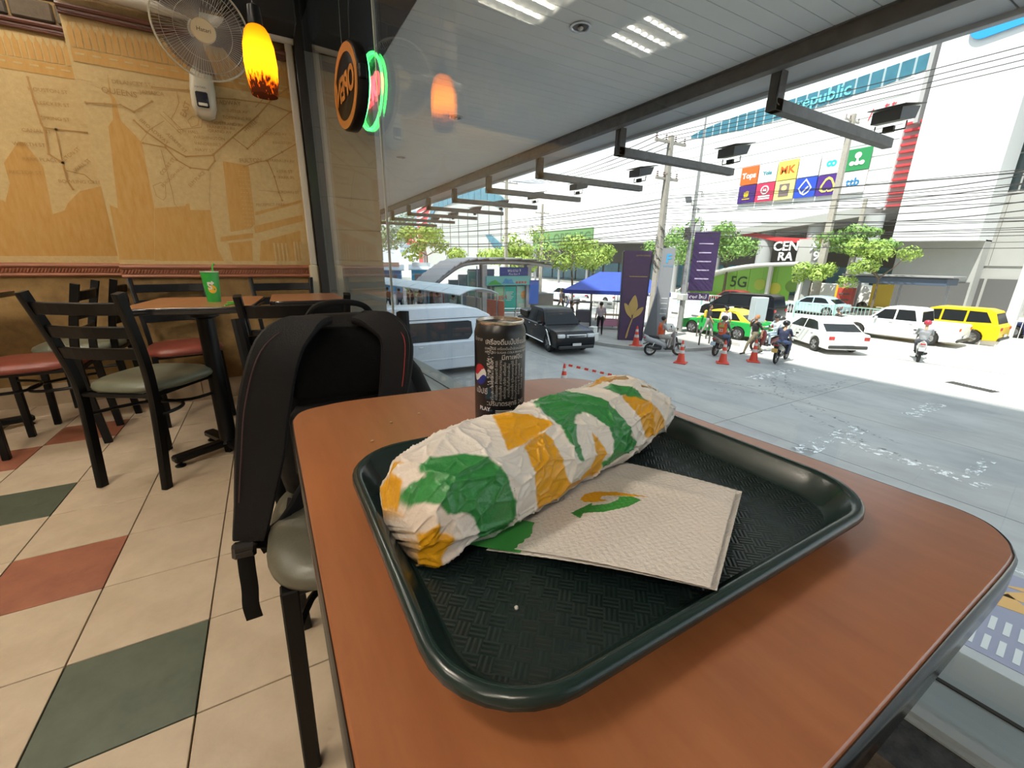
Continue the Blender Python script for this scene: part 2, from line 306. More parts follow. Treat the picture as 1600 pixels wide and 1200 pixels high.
for k, x in enumerate([.075, .1, .125, .15, .205, .225, .245, .27]): lettering_cols.prism([(x, .955), (x + .011, .955), (x + .011, 1.10 + .012 * (k > 3)), (x, 1.10 + .012 * (k > 3))], 0, .001, F)
for k in range(16):
    for j in range(5): lettering_cols.prism([(-.085 + j * .017 + k * .001, 1.16 + k * .026), (-.075 + j * .017 + k * .001, 1.16 + k * .026), (-.075 + j * .017 + k * .001, 1.163 + k * .026), (-.085 + j * .017 + k * .001, 1.163 + k * .026)], 0, .001, F)
lettering_cols.build('mural_columns', m_mcream, wb)
# --- stone courses above the mouldings: every block is its own piece
bm = [mat('stone_block_brown', (0.125, 0.092, 0.06), .85, var=(.085, .06, .038), vscale=14, bump=.5, bscale=25), mat('stone_block_tan', (0.20, 0.145, 0.085), .85, var=(.14, .1, .058), vscale=14, bump=.5, bscale=25), mat('stone_block_dark', (0.075, 0.058, 0.042), .85, var=(.05, .038, .028), vscale=14, bump=.5, bscale=25)]
for wall, x0, x1, y, z0 in ((wr, -3.0, -.79, 3.95, 2.305), (wb, -.788, .36, 3.6, 2.43)):
    for r in range(5 if wall is wr else 3):
        x = x0 - (r % 2) * .11; zz = z0 + r * .115
        while x < x1 - .02:
            wd = random.uniform(.17, .25); xa = max(x, x0); xb = min(x + wd, x1)
            if xb - xa > .03: MB().span((xa + .006, y - .014 - random.random() * .005, zz + .006), (xb - .006, y + .01, zz + .109), .008).build('brick', random.choice(bm), wall)
            x += wd
MB().tube([(-.79, 3.545, 2.365), (.36, 3.545, 2.365)], .03, 14).build('conduit_pipe', m_white_trim, wb, smooth=True)
# --- black bulkhead in the back corner above the pipe
MB().span((-.02, 3.30, 2.36), (.36, 3.6, 2.98), .01).build('trim_1', mat('black_bulkhead', (.008, .007, .006), .7), kind='structure')
# --- window wall: granite sill, frames, two panes with a silicone joint
m_granite = mat('black_granite', (0.012, 0.013, 0.015), 0.12, var=(0.06, 0.062, 0.065), vscale=55, coat=.3)
def win_poly(y0, y1, d0, d1): return [(gx(y0) + d0, y0), (gx(y0) + d1, y0), (gx(y1) + d1, y1), (gx(y1) + d0, y1)]
ww = MB().prism(win_poly(-4.0, 3.6, -.085, .13), -.2, .462).build('wall_window', mat('sill_wall', (.03, .03, .03), .5), kind='structure')
MB().prism(win_poly(-4.0, 3.59, -.10, -.028), .462, .487).build('sill_slab', m_granite, ww)
m_alu = mat('brushed_aluminium', (0.46, 0.54, 0.60), 0.30, metal=.15)
wf = MB().prism(win_poly(-4.0, 3.56, -.028, .15), .462, .490).build('trim_2', m_alu, kind='structure')
MB().prism(win_poly(-4.0, 3.56, -.020, .014), .490, .496).build('frame_channel', m_alu, wf)
MB().prism(win_poly(-4.0, 3.56, .066, .072), .4895, .4915).build('frame_groove', m_dark, wf)
hd = MB().prism(win_poly(-4.0, 3.6, -.06, .05), 2.66, 3.02).build('trim_3', m_dark, kind='structure')
m_glass = glass_mat('window_glass', (.965, .985, .98), .035)
for k, (y0, y1) in enumerate(((2.004, 3.55), (-4.0, 1.998))):
    p = MB().prism(win_poly(y0, y1, -.004, .004), .496, 2.66).build('window_%d' % (k + 1), m_glass, kind='structure')
MB().prism(win_poly(1.998, 2.004, -.005, .005), .496, 2.66).build('trim_4', mat('clear_silicone', (.55, .56, .52), .3), kind='structure')
# dark corner post, white cable duct beside it with a boxed lower end
MB().span((.352, 3.5, 0), (gx(3.5) - .002, 3.6, 2.98), .003).build('trim_5', m_dark, kind='structure')
d = MB().span((.302, 3.545, .95), (.346, 3.6, 2.9), .006).build('trim_6', m_white_trim, kind='structure')
MB().span((.288, 3.53, .487), (.350, 3.6, .95), .01).build('duct_box', mat('cream_plastic', (.60, .52, .36), .45), d)
# --- recessed fluorescent fittings with louvres
m_tube = mat('fluorescent_tube', (1, 1, 1), .4, emit=(1, .95, .85), estr=56); m_tube_added = mat('fluorescent_tube_added', (1, 1, 1), .4, emit=(1, .90, .76), estr=135)  # second tube is stronger, for the added fittings out of view
m_lou = mat('louvre_white', (.8, .8, .78), .25, metal=.6)
LIGHTS = [((-2.35, 2.95), 'second nearest the back wall, over the far left tables'), ((-1.15, 3.15), 'nearest the back wall, over the chair beside the mural corner'), ((-1.3, 1.0), 'added as fill light over the aisle left of the near table'), ((-2.8, 0.6), 'added as fill light in the middle of the room away from the window'), ((-1.3, -1.4), 'added as fill light behind the near table'), ((-2.8, -1.6), 'added as fill light in the far rear corner of the room')]  # the last four are unseen fittings added to brighten table and floor
def fitting(x, y, where):
    r = empty('ceiling_light', (x, y, 2.98), 0.0, 'square louvred fluorescent ceiling fitting ' + where, 'ceiling light', 'louvred ceiling lights')
    MB().span((-.31, -.31, -.012), (.31, .31, -.002), .002).build('housing', m_white_trim, r)
    for k in (-1, 0, 1): MB().tube([(-.28, k * .17, -.032), (.28, k * .17, -.032)], .013, 8).build('tube', m_tube if y > 2 else m_tube_added, r, smooth=True)
    for k in range(7): MB().box((-.27 + k * .09, 0, -.035), (.004, .60, .05)).build('louvre', m_lou, r)
    for k in range(4): MB().box((0, -.26 + k * .173, -.035), (.60, .004, .05)).build('louvre', m_lou, r)
    f = MB()
    for s in (-1, 1): f.box((s * .305, 0, -.035), (.012, .62, .055)).box((0, s * .305, -.035), (.598, .012, .055))
    f.build('frame', m_white_trim, r)
for (x, y), wh in LIGHTS: fitting(x, y, wh)
# ------------------------------------------------------------------ the near table and what lies on it
TZ = 0.79
m_wood = mat('cherry_laminate', (0.40, 0.150, 0.058), 0.34, coat=.75, coat_r=.26, var=(0.325, 0.112, 0.042), vscale=5, bump=0.05, bscale=420, stretch=(8, 1.1, 8))
m_black = mat('black_metal', (0.0032, 0.0032, 0.0036), 0.36, spec=.22)
m_blackgloss = mat('black_edge_band', (0.014, 0.015, 0.017), 0.16)
def round_outline(P, k=4):
    Q = P + [P[0]]; return [(p.x, p.y) for p in smooth_path([(x, y, 0) for x, y in Q], k)[:-1]]
def inset(P, d):
    n = len(P); out = []
    for i in range(n):
        a = Vector(P[i - 1]); b = Vector(P[(i + 1) % n]); t = (b - a).normalized(); out.append((P[i][0] - t.y * d, P[i][1] + t.x * d))
    return out
def slab(b, P, z0, z1, r=.004):
    """bevelled slab from a counter-clockwise outline"""
    b.rings([[(x, y, z0 + r) for x, y in P], [(x, y, z1 - r) for x, y in P], [(x, y, z1) for x, y in inset(P, r)]], True, True, True)
    return b
def pedestal(root, cx, cy, h, span=.27, ang=0.0):
    MB().lathe([(.05, .055), (.038, .075), (.038, h - .03), (.06, h - .02), (.06, h)], 20, Matrix.Translation((cx, cy, 0))).build('pedestal_column', m_black, root, smooth=True)
    for k in range(4):
        a = ang + k * math.pi / 2; dx, dy = math.cos(a), math.sin(a)
        f = MB().bar((cx + dx * .02, cy + dy * .02, .055), (cx + dx * span, cy + dy * span, .042), .055, .036, .008).build('base_foot', m_black, root)
        MB().lathe([(.010, .004), (.010, .03)], 10, Matrix.Translation((cx + dx * (span - .025), cy + dy * (span - .025), 0))).lathe([(.022, 0), (.024, .006), (.012, .014)], 14, Matrix.Translation((cx + dx * (span - .025), cy + dy * (span - .025), 0))).build('levelling_glide', m_black, f, smooth=True)
tp = [(.045, .038), (.198, .037), (.336, .037), (.450, .037), (.478, .041), (.497, .049), (.514, .064), (.521, .086), (.519, .116), (.514, .218), (.507, .331), (.504, .45), (.501, .555), (.487, .590), (.452, .614), (.403, .627), (.245, .643), (.10, .655), (.045, .648), (.018, .636), (.006, .612), (.003, .575), (.003, .407), (.003, .245), (.004, .10), (.012, .055)]
top = round_outline(tp)
near_table = empty('dining_table', (.26, .33, 0), 0, 'cherry-brown laminate table in front carrying the tray with the wrapped sandwich', 'table', 'laminate tables')
P = [(x - .26, y - .33) for x, y in top]
slab(MB(), inset(P, .003), TZ - .026, TZ, .0015).build('table_top', m_wood, near_table, smooth=20)
b = MB(); b.rings([[(x, y, TZ - .030) for x, y in inset(P, .003)], [(x, y, TZ - .028) for x, y in P], [(x, y, TZ - .004) for x, y in P], [(x, y, TZ - .0006) for x, y in inset(P, .0022)], [(x, y, TZ - .002) for x, y in inset(P, .0035)]], True, False, False)
b.build('edge_band', m_blackgloss, near_table, smooth=60)
pedestal(near_table, 0, 0, TZ - .03, .25, .6)

# --- tray
m_tray = mat('dark_green_tray_plastic', (0.012, 0.026, 0.024), 0.24)
def tray_floor_mat():
    m = mat('tray_weave', (0.008, 0.017, 0.016), 0.34); nt = m.node_tree; bs = nt.nodes['Principled BSDF']
    tc = nt.nodes.new('ShaderNodeTexCoord'); rot = nt.nodes.new('ShaderNodeMapping'); rot.inputs['Rotation'].default_value = (0, 0, .72); nt.links.new(tc.outputs['Object'], rot.inputs[0])
    ch = nt.nodes.new('ShaderNodeTexChecker'); ch.inputs['Scale'].default_value = 105; nt.links.new(rot.outputs[0], ch.inputs['Vector'])
    hs = []
    for ax in ('X', 'Y'):
        wv = nt.nodes.new('ShaderNodeTexWave'); wv.bands_direction = ax; wv.inputs['Scale'].default_value = 100; wv.inputs['Distortion'].default_value = .5; wv.inputs['Detail'].default_value = 1; nt.links.new(rot.outputs[0], wv.inputs['Vector']); hs.append(wv)
    mx = nt.nodes.new('ShaderNodeMix'); nt.links.new(ch.outputs['Fac'], mx.inputs['Factor']); nt.links.new(hs[0].outputs['Fac'], mx.inputs['A']); nt.links.new(hs[1].outputs['Fac'], mx.inputs['B'])
    bp = nt.nodes.new('ShaderNodeBump'); bp.inputs['Strength'].default_value = .38; bp.inputs['Distance'].default_value = .0012; nt.links.new(mx.outputs[0], bp.inputs['Height']); nt.links.new(bp.outputs[0], bs.inputs['Normal'])
    return m
TCX, TCY = .237, .2595
tray = empty('serving_tray', (TCX, TCY, TZ), 0, 'dark green plastic serving tray with woven-pattern floor on the near table', 'tray')
def loop(w, h, r, z): return [(x, y, z) for x, y in rrect(w, h, r, 8)]
W, H = .386, .302
b = MB().rings([loop(W - .046, H - .046, .040, 0), loop(W - .040, H - .040, .042, .0004), loop(W - .018, H - .018, .050, .0185), loop(W - .006, H - .006, .054, .0195), loop(W, H, .057, .0165), loop(W + .002, H + .002, .058, .018), loop(W + .001, H + .001, .058, .0225), loop(W - .004, H - .004, .056, .0250), loop(W - .011, H - .011, .053, .0246), loop(W - .016, H - .016, .051, .0215), loop(W - .036, H - .036, .043, .0045), loop(W - .044, H - .044, .040, .0028)], True, True, False)
b.build('tray_rim', m_tray, tray, smooth='all')
MB().prism([(x, y) for x, y in rrect(W - .043, H - .043, .040, 8)], .0012, .003).build('tray_floor', tray_floor_mat(), tray)
# --- wrapped sandwich: paper surface with its print
WRAP = [('g', [(0.05, 1.596), (0.074, 1.606), (0.104, 1.729), (0.136, 1.893), (0.16, 2.107), (0.178, 2.363), (0.19, 2.67), (0.196, 2.977), (0.2, 3.191), (0.2, 3.56), (0.188, 3.805), (0.148, 3.723), (0.108, 3.693), (0.102, 3.263), (0.096, 3.11), (0.084, 2.956), (0.072, 2.874), (0.06, 2.844), (0.044, 2.721), (0.036, 2.486), (0.024, 2.22), (0.008, 1.801), (0.006, 1.422), (0.01, 1.463), (0.016, 1.596), (0.03, 1.627), (0.036, 1.708), (0.046, 1.821), (0.046, 1.688)]), ('y', [(0.002, 0.052), (0.0, 1.78), (0.0, 2.435), (0.014, 2.874), (0.046, 3.14), (0.048, 3.202), (0.04, 3.324), (0.022, 3.58), (0.002, 3.355), (0.0, 2.496), (0.0, 0.052)]), ('y', [(0.044, 0.88), (0.042, 1.391), (0.028, 0.921), (0.014, 0.543), (0.016, 0.44), (0.03, 0.451), (0.032, 0.788)]), ('y', [(0.315, 1.248), (0.353, 1.453), (0.383, 1.698), (0.405, 2.077), (0.329, 2.138), (0.279, 2.23), (0.232, 2.189), (0.255, 1.821)]), ('y', [(0.279, 2.261), (0.273, 2.711), (0.273, 3.13), (0.297, 3.826), (0.371, 3.826), (0.451, 3.815), (0.531, 3.826), (0.547, 3.488), (0.545, 3.038), (0.531, 2.813), (0.513, 2.557), (0.507, 2.905), (0.507, 3.161), (0.489, 3.406), (0.445, 3.57), (0.397, 3.427), (0.379, 3.14), (0.369, 2.905), (0.363, 2.557), (0.365, 2.322), (0.355, 2.169), (0.329, 2.138)]), ('g', [(0.507, 0.982), (0.559, 0.993), (0.659, 0.982), (0.659, 1.504), (0.657, 1.862), (0.659, 2.302), (0.673, 2.711), (0.679, 3.048), (0.719, 3.232), (0.699, 3.386), (0.629, 3.529), (0.559, 3.631), (0.543, 3.345), (0.577, 3.181), (0.591, 3.007), (0.585, 2.731), (0.573, 2.404), (0.559, 2.138), (0.535, 2.036), (0.497, 2.066), (0.465, 2.24), (0.441, 2.629), (0.447, 2.987), (0.443, 3.079), (0.429, 3.028), (0.405, 2.527), (0.417, 1.933), (0.431, 1.616), (0.457, 1.34)]), ('g', [(0.735, 1.535), (0.812, 1.545), (0.826, 1.749), (0.82, 2.066), (0.814, 2.414), (0.772, 2.189), (0.745, 1.944), (0.727, 1.698)]), ('y', [(0.739, 1.913), (0.788, 2.24), (0.844, 2.608), (0.88, 3.089), (0.884, 3.304), (0.78, 3.294), (0.758, 3.007), (0.739, 2.619), (0.731, 2.21)]), ('y', [(0.737, 0.982), (0.878, 0.921), (0.92, 1.207), (0.934, 1.207), (0.814, 1.279), (0.715, 1.238)])]
NAPLOGO = [('y', [(0.2238, 0.2549), (0.2357, 0.2546), (0.2512, 0.2442), (0.2625, 0.2299), (0.2683, 0.2208), (0.2573, 0.2298), (0.2444, 0.2396), (0.2362, 0.2441), (0.2302, 0.2414), (0.2343, 0.2353), (0.2222, 0.2388), (0.2149, 0.2439), (0.2149, 0.2497)]), ('g', [(0.1938, 0.2355), (0.2201, 0.2392), (0.2161, 0.2358), (0.229, 0.2307), (0.2415, 0.2314), (0.2468, 0.2344), (0.2432, 0.2383), (0.2573, 0.2298), (0.2587, 0.2202), (0.24, 0.2174), (0.2162, 0.2216), (0.2019, 0.2293), (0.194, 0.2236)])]
SA = np.array((0.060, 0.2620)); SB = np.array((0.384, 0.3440)); SZ = 0.7945
def in_poly(px, py, poly):
    inside = np.zeros(px.shape, bool); n = len(poly); j = n - 1
    for i in range(n):
        xi, yi = poly[i]; xj, yj = poly[j]
        c = ((yi > py) != (yj > py)) & (px < (xj - xi) * (py - yi) / (yj - yi + 1e-12) + xi); inside ^= c; j = i
    return inside
COLS = {'g': (0.035, 0.235, 0.06), 'y': (0.72, 0.36, 0.015), 'w': (0.82, 0.775, 0.72)}
def grid_mesh(name, X, Y, Z, colors, m, parent=None, wrap=True, attr='print'):
    a, n = X.shape; co = np.stack([X, Y, Z], -1).reshape(-1, 3)
    faces = []
    nn = n if wrap else n - 1
    I, J = np.meshgrid(np.arange(a - 1), np.arange(nn), indexing='ij'); J2 = (J + 1) % n
    F = np.stack([I * n + J, (I + 1) * n + J, (I + 1) * n + J2, I * n + J2], -1).reshape(-1, 4)
    faces = [tuple(q) for q in F.tolist()]
    if wrap: faces += [tuple(range(n)), tuple(range((a - 1) * n, a * n))[::-1]]
    me = bpy.data.meshes.new(name); me.from_pydata(co.tolist(), [], faces); me.materials.append(m)
    at = me.color_attributes.new(attr, 'FLOAT_COLOR', 'POINT'); at.data.foreach_set('color', np.concatenate([colors.reshape(-1, 3), np.ones((a * n, 1))], 1).ravel())
    me.polygons.foreach_set('use_smooth', [True] * len(faces)); me.update()
    return link_mesh(name, me, parent)
def sandwich():
    ns, nt_ = 460, 300
    s = np.linspace(0, 1, ns)[:, None] * np.ones((1, nt_)); th = np.linspace(-.75 * math.pi, 1.25 * math.pi, nt_, endpoint=False)[None, :] * np.ones((ns, 1))
    xs = [0, .015, .05, .10, .16, .5, .80, .88, .94, .985, 1.0]
    fa = np.interp(s, xs, [.45, .66, .86, .96, 1.0, 1.0, 1.0, .99, .96, .88, .80]); fb = np.interp(s, xs, [.40, .62, .84, .95, 1.0, 1.02, 1.0, .95, .86, .72, .60])
    d = SB - SA; L = np.hypot(*d); d = d / L; n = np.array([-d[1], d[0]])
    c, si = np.cos(th), np.sin(th); cx = np.sign(c) * np.abs(c) ** .85; sy = np.sign(si) * np.abs(si) ** .85
    dis = np.zeros_like(s)                                  # crumples: creases across the roll, folds gathered at both ends
    for i in range(ns):
        for j in range(0, nt_, 1):
            q = Vector((s[i, j] * 7.5, c[i, j] * 1.3, si[i, j] * 1.3))
            q2 = q + Vector((noise.noise(q * .9), noise.noise(q * .9 + Vector((5, 0, 0))), 0)) * .35
            v1 = noise.voronoi(q2 * .95)[0]; v2 = noise.voronoi(q2 * 2.2 + Vector((4, 1, 0)))[0]
            dis[i, j] = .0030 * min(v1[0], 1) + .0030 * math.exp(-(v1[1] - v1[0]) / .07) + .0014 * math.exp(-(v2[1] - v2[0]) / .09) + .0012 * noise.noise(q * .8) - .0015
    e0 = np.clip(1 - s / .10, 0, 1); e1 = np.clip((s - .86) / .14, 0, 1)
    dis += e0 * .0085 * np.abs(np.sin(th * 2.5 + 1.2 + s * 18)) * np.clip(s / .02, .3, 1) + e1 * .0060 * (np.abs(np.sin(th * 1.5 + .3)) - .4)
    a = .0475 * fa + dis; bb = .0365 * fb + dis
    X = SA[0] + d[0] * L * s + n[0] * a * cx; Y = SA[1] + d[1] * L * s + n[1] * a * cx
    Z = SZ + .0365 * fb + bb * sy + .010 * np.clip((s - .80) / .2, 0, 1)
    Z = np.maximum(Z, SZ)
    col = np.ones((ns, nt_, 3)) * np.array(COLS['w'])
    pink = np.clip(1 - s / .12, 0, 1)[..., None]; col = col * (1 - pink * np.array([0, .10, .16]))
    for k, poly in WRAP: col[in_poly(s, th, poly)] = COLS[k]
    col[(s < .028) & (th > 2.7)] = COLS['y']; col[(s < .02) & (th > .2) & (th < 1.5)] = COLS['y']
    back = th < .55                                          # the side turned away repeats the print
    for k, poly in WRAP[3:7]: col[in_poly(s, 2.6 - th * 1.2, poly) & back] = COLS[k]
    root = empty('wrapped_sandwich', (float(SA[0] + SB[0]) / 2, float(SA[1] + SB[1]) / 2, SZ), 0, 'long sandwich rolled in white paper printed with green and yellow arrows on the tray', 'sandwich')
    ox, oy = float(SA[0] + SB[0]) / 2, float(SA[1] + SB[1]) / 2
    # blend the print edge slightly
    col = (col + np.roll(col, 1, 0) + np.roll(col, -1, 0) + np.roll(col, 1, 1) + np.roll(col, -1, 1)) / 5
    grid_mesh('paper_wrap', X - ox, Y - oy, Z - SZ, col, attr_mat('printed_wrap', 'print', .30, bump=.22, bscale=110, spec=.5), root)
    # the tucked flap of paper at the far end, standing up behind the roll
    def sp(sv, t, out=0.0):
        A = np.interp(sv, xs, [.45, .66, .86, .96, 1.0, 1.0, 1.0, .99, .96, .88, .80]) * .0475 + out; B = np.interp(sv, xs, [.40, .62, .84, .95, 1.0, 1.02, 1.0, .95, .86, .72, .60]) * .0365
        cc, ss = math.cos(t), math.sin(t)
        return (SA[0] + d[0] * L * sv + n[0] * A * cc - ox, SA[1] + d[1] * L * sv + n[1] * A * cc - oy, B + (B + out) * ss + .010 * max(0, (sv - .8) / .2))
    b = MB(); ridge = [sp(.80, 1.25, .001), sp(.88, 1.3, .004), sp(.95, 1.35, .007), sp(1.0, 1.4, .007), sp(1.025, 1.3, .001)]
    low = [sp(.80, .9, .001), sp(.88, .8, .002), sp(.95, .7, .003), sp(1.0, .6, .004), sp(1.03, .6, .0)]
    near = [sp(.82, 1.9, .0015), sp(.90, 2.0, .002), sp(.96, 2.1, .002), sp(1.0, 2.2, .002), sp(1.03, 2.2, -.002)]
    vs = low + ridge + near; fs = [(i, i + 1, 5 + i + 1, 5 + i) for i in range(4)] + [(5 + i, 6 + i, 11 + i, 10 + i) for i in range(4)]
    o = b.add(vs, fs).build('folded_flap', mat('wrap_back', (.50, .30, .10), .45), root, smooth='all')
    sol = o.modifiers.new('thick', 'SOLIDIFY'); sol.thickness = .0006
    # imprint line
    def warp(p):
        sv = .205 + p.y / L; t = 2.98 + p.x / .045
        A, B = .0492, .0382
        return Vector((SA[0] + d[0] * L * sv + n[0] * A * math.cos(t) - ox, SA[1] + d[1] * L * sv + n[1] * A * math.cos(t) - oy, .0365 + B * math.sin(t)))
    lettering('imprint', '©2016 Subway', .0042, mat('imprint_ink', (.08, .12, .08), .6), None, root, warp=warp)
sandwich()
# --- napkins: two folded sheets
def napkin(name, D, Cc, B, A, zoff, label, logo, seed):
    n = 230; u, v = np.meshgrid(np.linspace(0, 1, n), np.linspace(0, 1, n), indexing='ij')     # u: D->C, v: D->A
    D, Cc, B, A = [np.array(p) for p in (D, Cc, B, A)]
    Pp = ((1 - u) * (1 - v))[..., None] * D + (u * (1 - v))[..., None] * Cc + (u * v)[..., None] * B + ((1 - u) * v)[..., None] * A
    wav = .0030 * np.sin(u * math.pi) * (1 - v) ** 2 + .0022 * np.sin(u * 5.2 + v * 3.1 + seed) * np.clip(v * 2, 0, 1) * .6 + .0035 * np.exp(-((v - .78) / .05) ** 2) * np.sin(u * math.pi)
    emb = np.array([[.00022 * math.sin(x * 150) * math.sin(y * 150) for y in np.linspace(0, 1, n)] for x in np.linspace(0, 1, n)])
    X, Y, Z = Pp[..., 0], Pp[..., 1] + .004 * np.sin(u * math.pi * 2) * v * (1 - u), Pp[..., 2] + wav + emb + zoff
    col = np.ones((n, n, 3)) * np.array((.78, .725, .675))
    if logo:
        for k, poly in NAPLOGO: col[in_poly(X, Y, poly)] = COLS[k] if k == 'y' else (.05, .27, .05)
    ox, oy, oz = X.mean(), Y.mean(), Z.min()
    o = grid_mesh(name, X - ox, Y - oy, Z - oz, col, attr_mat('napkin_paper', 'print', .9, bump=.3, bscale=300, spec=.2), None, wrap=False)
    o.location = (ox, oy, oz); tag(o, label, 'napkin', 'paper napkins on the tray')
    sol = o.modifiers.new('thick', 'SOLIDIFY'); sol.thickness = .0007; sol.offset = -1
napkin('paper_napkin', (.116, .236, .7936), (.206, .113, .8165), (.352, .187, .8010), (.300, .310, .7936), 0, 'lower white paper napkin on the tray, its edge peeping out under the printed one', False, 1.3)
napkin('paper_napkin', (.118, .240, .7942), (.2005, .114, .8200), (.340, .186, .8050), (.296, .312, .7942), 0, 'white folded paper napkin printed with a green and yellow arrow mark', True, .2)
# --- torn green corner of wrapping paper
b = MB(); q = [(.098, .247), (.120, .226), (.133, .2145), (.139, .222), (.150, .226), (.157, .237), (.161, .240), (.150, .252), (.125, .262)]
b.prism(q, .7990, .7996); o = b.build('wrapper_scrap', mat('green_print_paper', (.04, .27, .05), .45)); tag(o, 'torn green piece of printed wrapping paper sticking out from under the sandwich', 'paper scrap')
# --- drinks can
m_can = mat('can_black', (.010, .010, .012), .32); m_silver = mat('can_lid_metal', (.62, .55, .48), .25, metal=.9); m_print = mat('can_print_silver', (.55, .52, .50), .4)
CX, CY, CR, CH = .2400, .447, .0315, .142
can = empty('drinks_can', (CX, CY, TZ), 0, 'slim black drinks can with pale lettering standing behind the tray', 'can')
MB().lathe([(.021, 0), (.0235, .001), (CR - .002, .007), (CR, .012), (CR, CH - .015), (CR - .0012, CH - .010), (.0275, CH - .0035)], 64).build('can_body', m_can, can, smooth=50)
lid = MB().lathe([(.0276, CH - .0045), (.0292, CH - .0015), (.0290, CH), (.0272, CH), (.0262, CH - .005), (.0, CH - .005)], 48, cap=False).build('can_lid', m_silver, can, smooth=40)
MB().box((.004, -.004, CH - .0038), (.020, .012, .0012), .0005, (0, 0, .7)).lathe([(.0035, CH - .0045), (.0035, CH - .0025)], 12).build('pull_tab', m_silver, lid)
view = math.atan2(-CY, -CX)                                                       # the face turned to the viewer
def on_can(p, a0, z0, r=CR + .0004): a = view + a0 + p.x / CR; return Vector((r * math.cos(a), r * math.sin(a), z0 + p.y))
def can_text(s, size, a0, z0, m=None, **kw): lettering('can_lettering', s, size, m or m_print, None, can, warp=lambda p: on_can(p, a0, z0), **kw)
can_text('เครื่องดื่มเป๊ปซี่แบล็ค', .0080, .38, .119, bold=.0001, squash=.92)
can_text('ตราเป๊ปซี่ เครื่องดื่มน้ำอัดลมไม่มีน้ำตาล', .0044, .36, .1115, squash=.9); can_text('PEPSI NO SUGAR COLA BRAND 245 ML', .0034, .36, .107); can_text('มีกาเฟอีน', .0078, .52, .101, bold=.0001)
can_text('ปริมาตรสุทธิ 245', .0080, .34, .0440, bold=.0001, squash=.9); can_text('มล.', .006, .75, .037); can_text('น้ำตาล', .0055, -.92, .121); can_text('เป๊ปซี่', .0095, -.78, .058, m=mat('can_print_white', (.7, .7, .7), .4)); can_text('PLAY', .0068, -.62, .036, m=MATS['can_print_white'], bold=.0002)
lines = ['ส่วนประกอบโดยประมาณ น้ำ', 'คาร์บอเนต สีธรรมชาติ กรด', 'วัตถุกันเสีย สารให้ความหวาน', 'ผลิตโดย บริษัท เครื่องดื่ม', 'ควรเก็บในที่แห้งและเย็น', 'ห้ามแช่แข็ง ดูวันหมดอายุใต้', 'ข้อมูลโภชนาการ ต่อกระป๋อง', 'พลังงาน 0 กิโลแคลอรี', 'โซเดียม 20 มก.']
for k, s in enumerate(lines):
    a0 = -.28 + k * .155
    lettering('can_lettering', s, .0043, m_print, None, can, warp=lambda p, a0=a0: on_can(Vector((-p.y, p.x)), a0, .073), squash=1.05)
def curved_patch(b, x0, x1, z0, z1, a0, n=8, r=CR + .0003):
    vs = []
    for k in range(n + 1):
        x = x0 + (x1 - x0) * k / n
        vs += [on_can(Vector((x, z0)), a0, 0, r), on_can(Vector((x, z1)), a0, 0, r)]
    b.add(vs, [(2 * k, 2 * k + 2, 2 * k + 3, 2 * k + 1) for k in range(n)])
b = MB()
for k in range(16):
    w = random.choice((.0006, .0009, .0014)); curved_patch(b, -.009, .012, .012 + k * .0015, .012 + k * .0015 + w * .8, .12)
b.build('barcode', m_print, can)
def disc_part(name, m, test, r=.0125, a0=-.86, z0=.0785):
    b = MB(); n = 26
    for i in range(n):
        for j in range(n):
            x, y = (-1 + 2 * (i + .5) / n), (-1 + 2 * (j + .5) / n)
            if x * x + y * y < 1 and test(x, y): curved_patch(b, (x - 1 / n) * r * .8, (x + 1 / n) * r * .8, z0 + (y - 1 / n) * r, z0 + (y + 1 / n) * r, a0, 1, CR + .0003 + r * 0)
    b.build(name, m, can)
disc_part('emblem_red', mat('emblem_red', (.45, .02, .03), .4), lambda x, y: y > .25 + .35 * math.sin(x * 2.4)); disc_part('emblem_white', MATS['can_print_white'], lambda x, y: -.35 + .35 * math.sin(x * 2.4) < y <= .25 + .35 * math.sin(x * 2.4)); disc_part('emblem_blue', mat('emblem_blue', (.01, .02, .22), .4), lambda x, y: y <= -.35 + .35 * math.sin(x * 2.4))
b = MB()
for k in range(90):
    a = random.uniform(-.52, -.30) * CR; z = random.gauss(.084, .014); curved_patch(b, a, a + .0022, z, z + .0007, 0, 2)
b.build('speckle_print', m_print, can)['kind'] = 'stuff'
b = MB()
for k in range(10): curved_patch(b, -.026 + k * .0014 + .008, -.026 + k * .0014 + .0086, .049, .060 + .004 * math.sin(k * .5), 0, 1)
curved_patch(b, -.027, -.009, .034, .036, 0, 6)
b.build('skyline_print', mat('can_print_teal', (.03, .10, .16), .4), can)
# --- crumbs on the table
for k, (x, y) in enumerate(((.163, .545), (.12, .53), (.085, .48))): tag(MB().ball((0, 0, .0012), (.0022, .0014, .0012), 8, 5).build('bread_crumb', mat('crumb', (.70, .52, .30), .8)), ['largest pale crumb on the table behind the tray', 'tiny pale crumb on the table left of the largest crumb', 'tiny pale crumb near the far left table edge'][k], 'crumb', 'crumbs on the table').location = (x, y, TZ)
tag(MB().ball((0, 0, .0012), .0014, 8, 5).build('rice_crumb', mat('crumb_white', (.8, .76, .68), .7)), 'single white crumb lying on the near part of the tray', 'crumb').location = (.108, .178, TZ + .003)
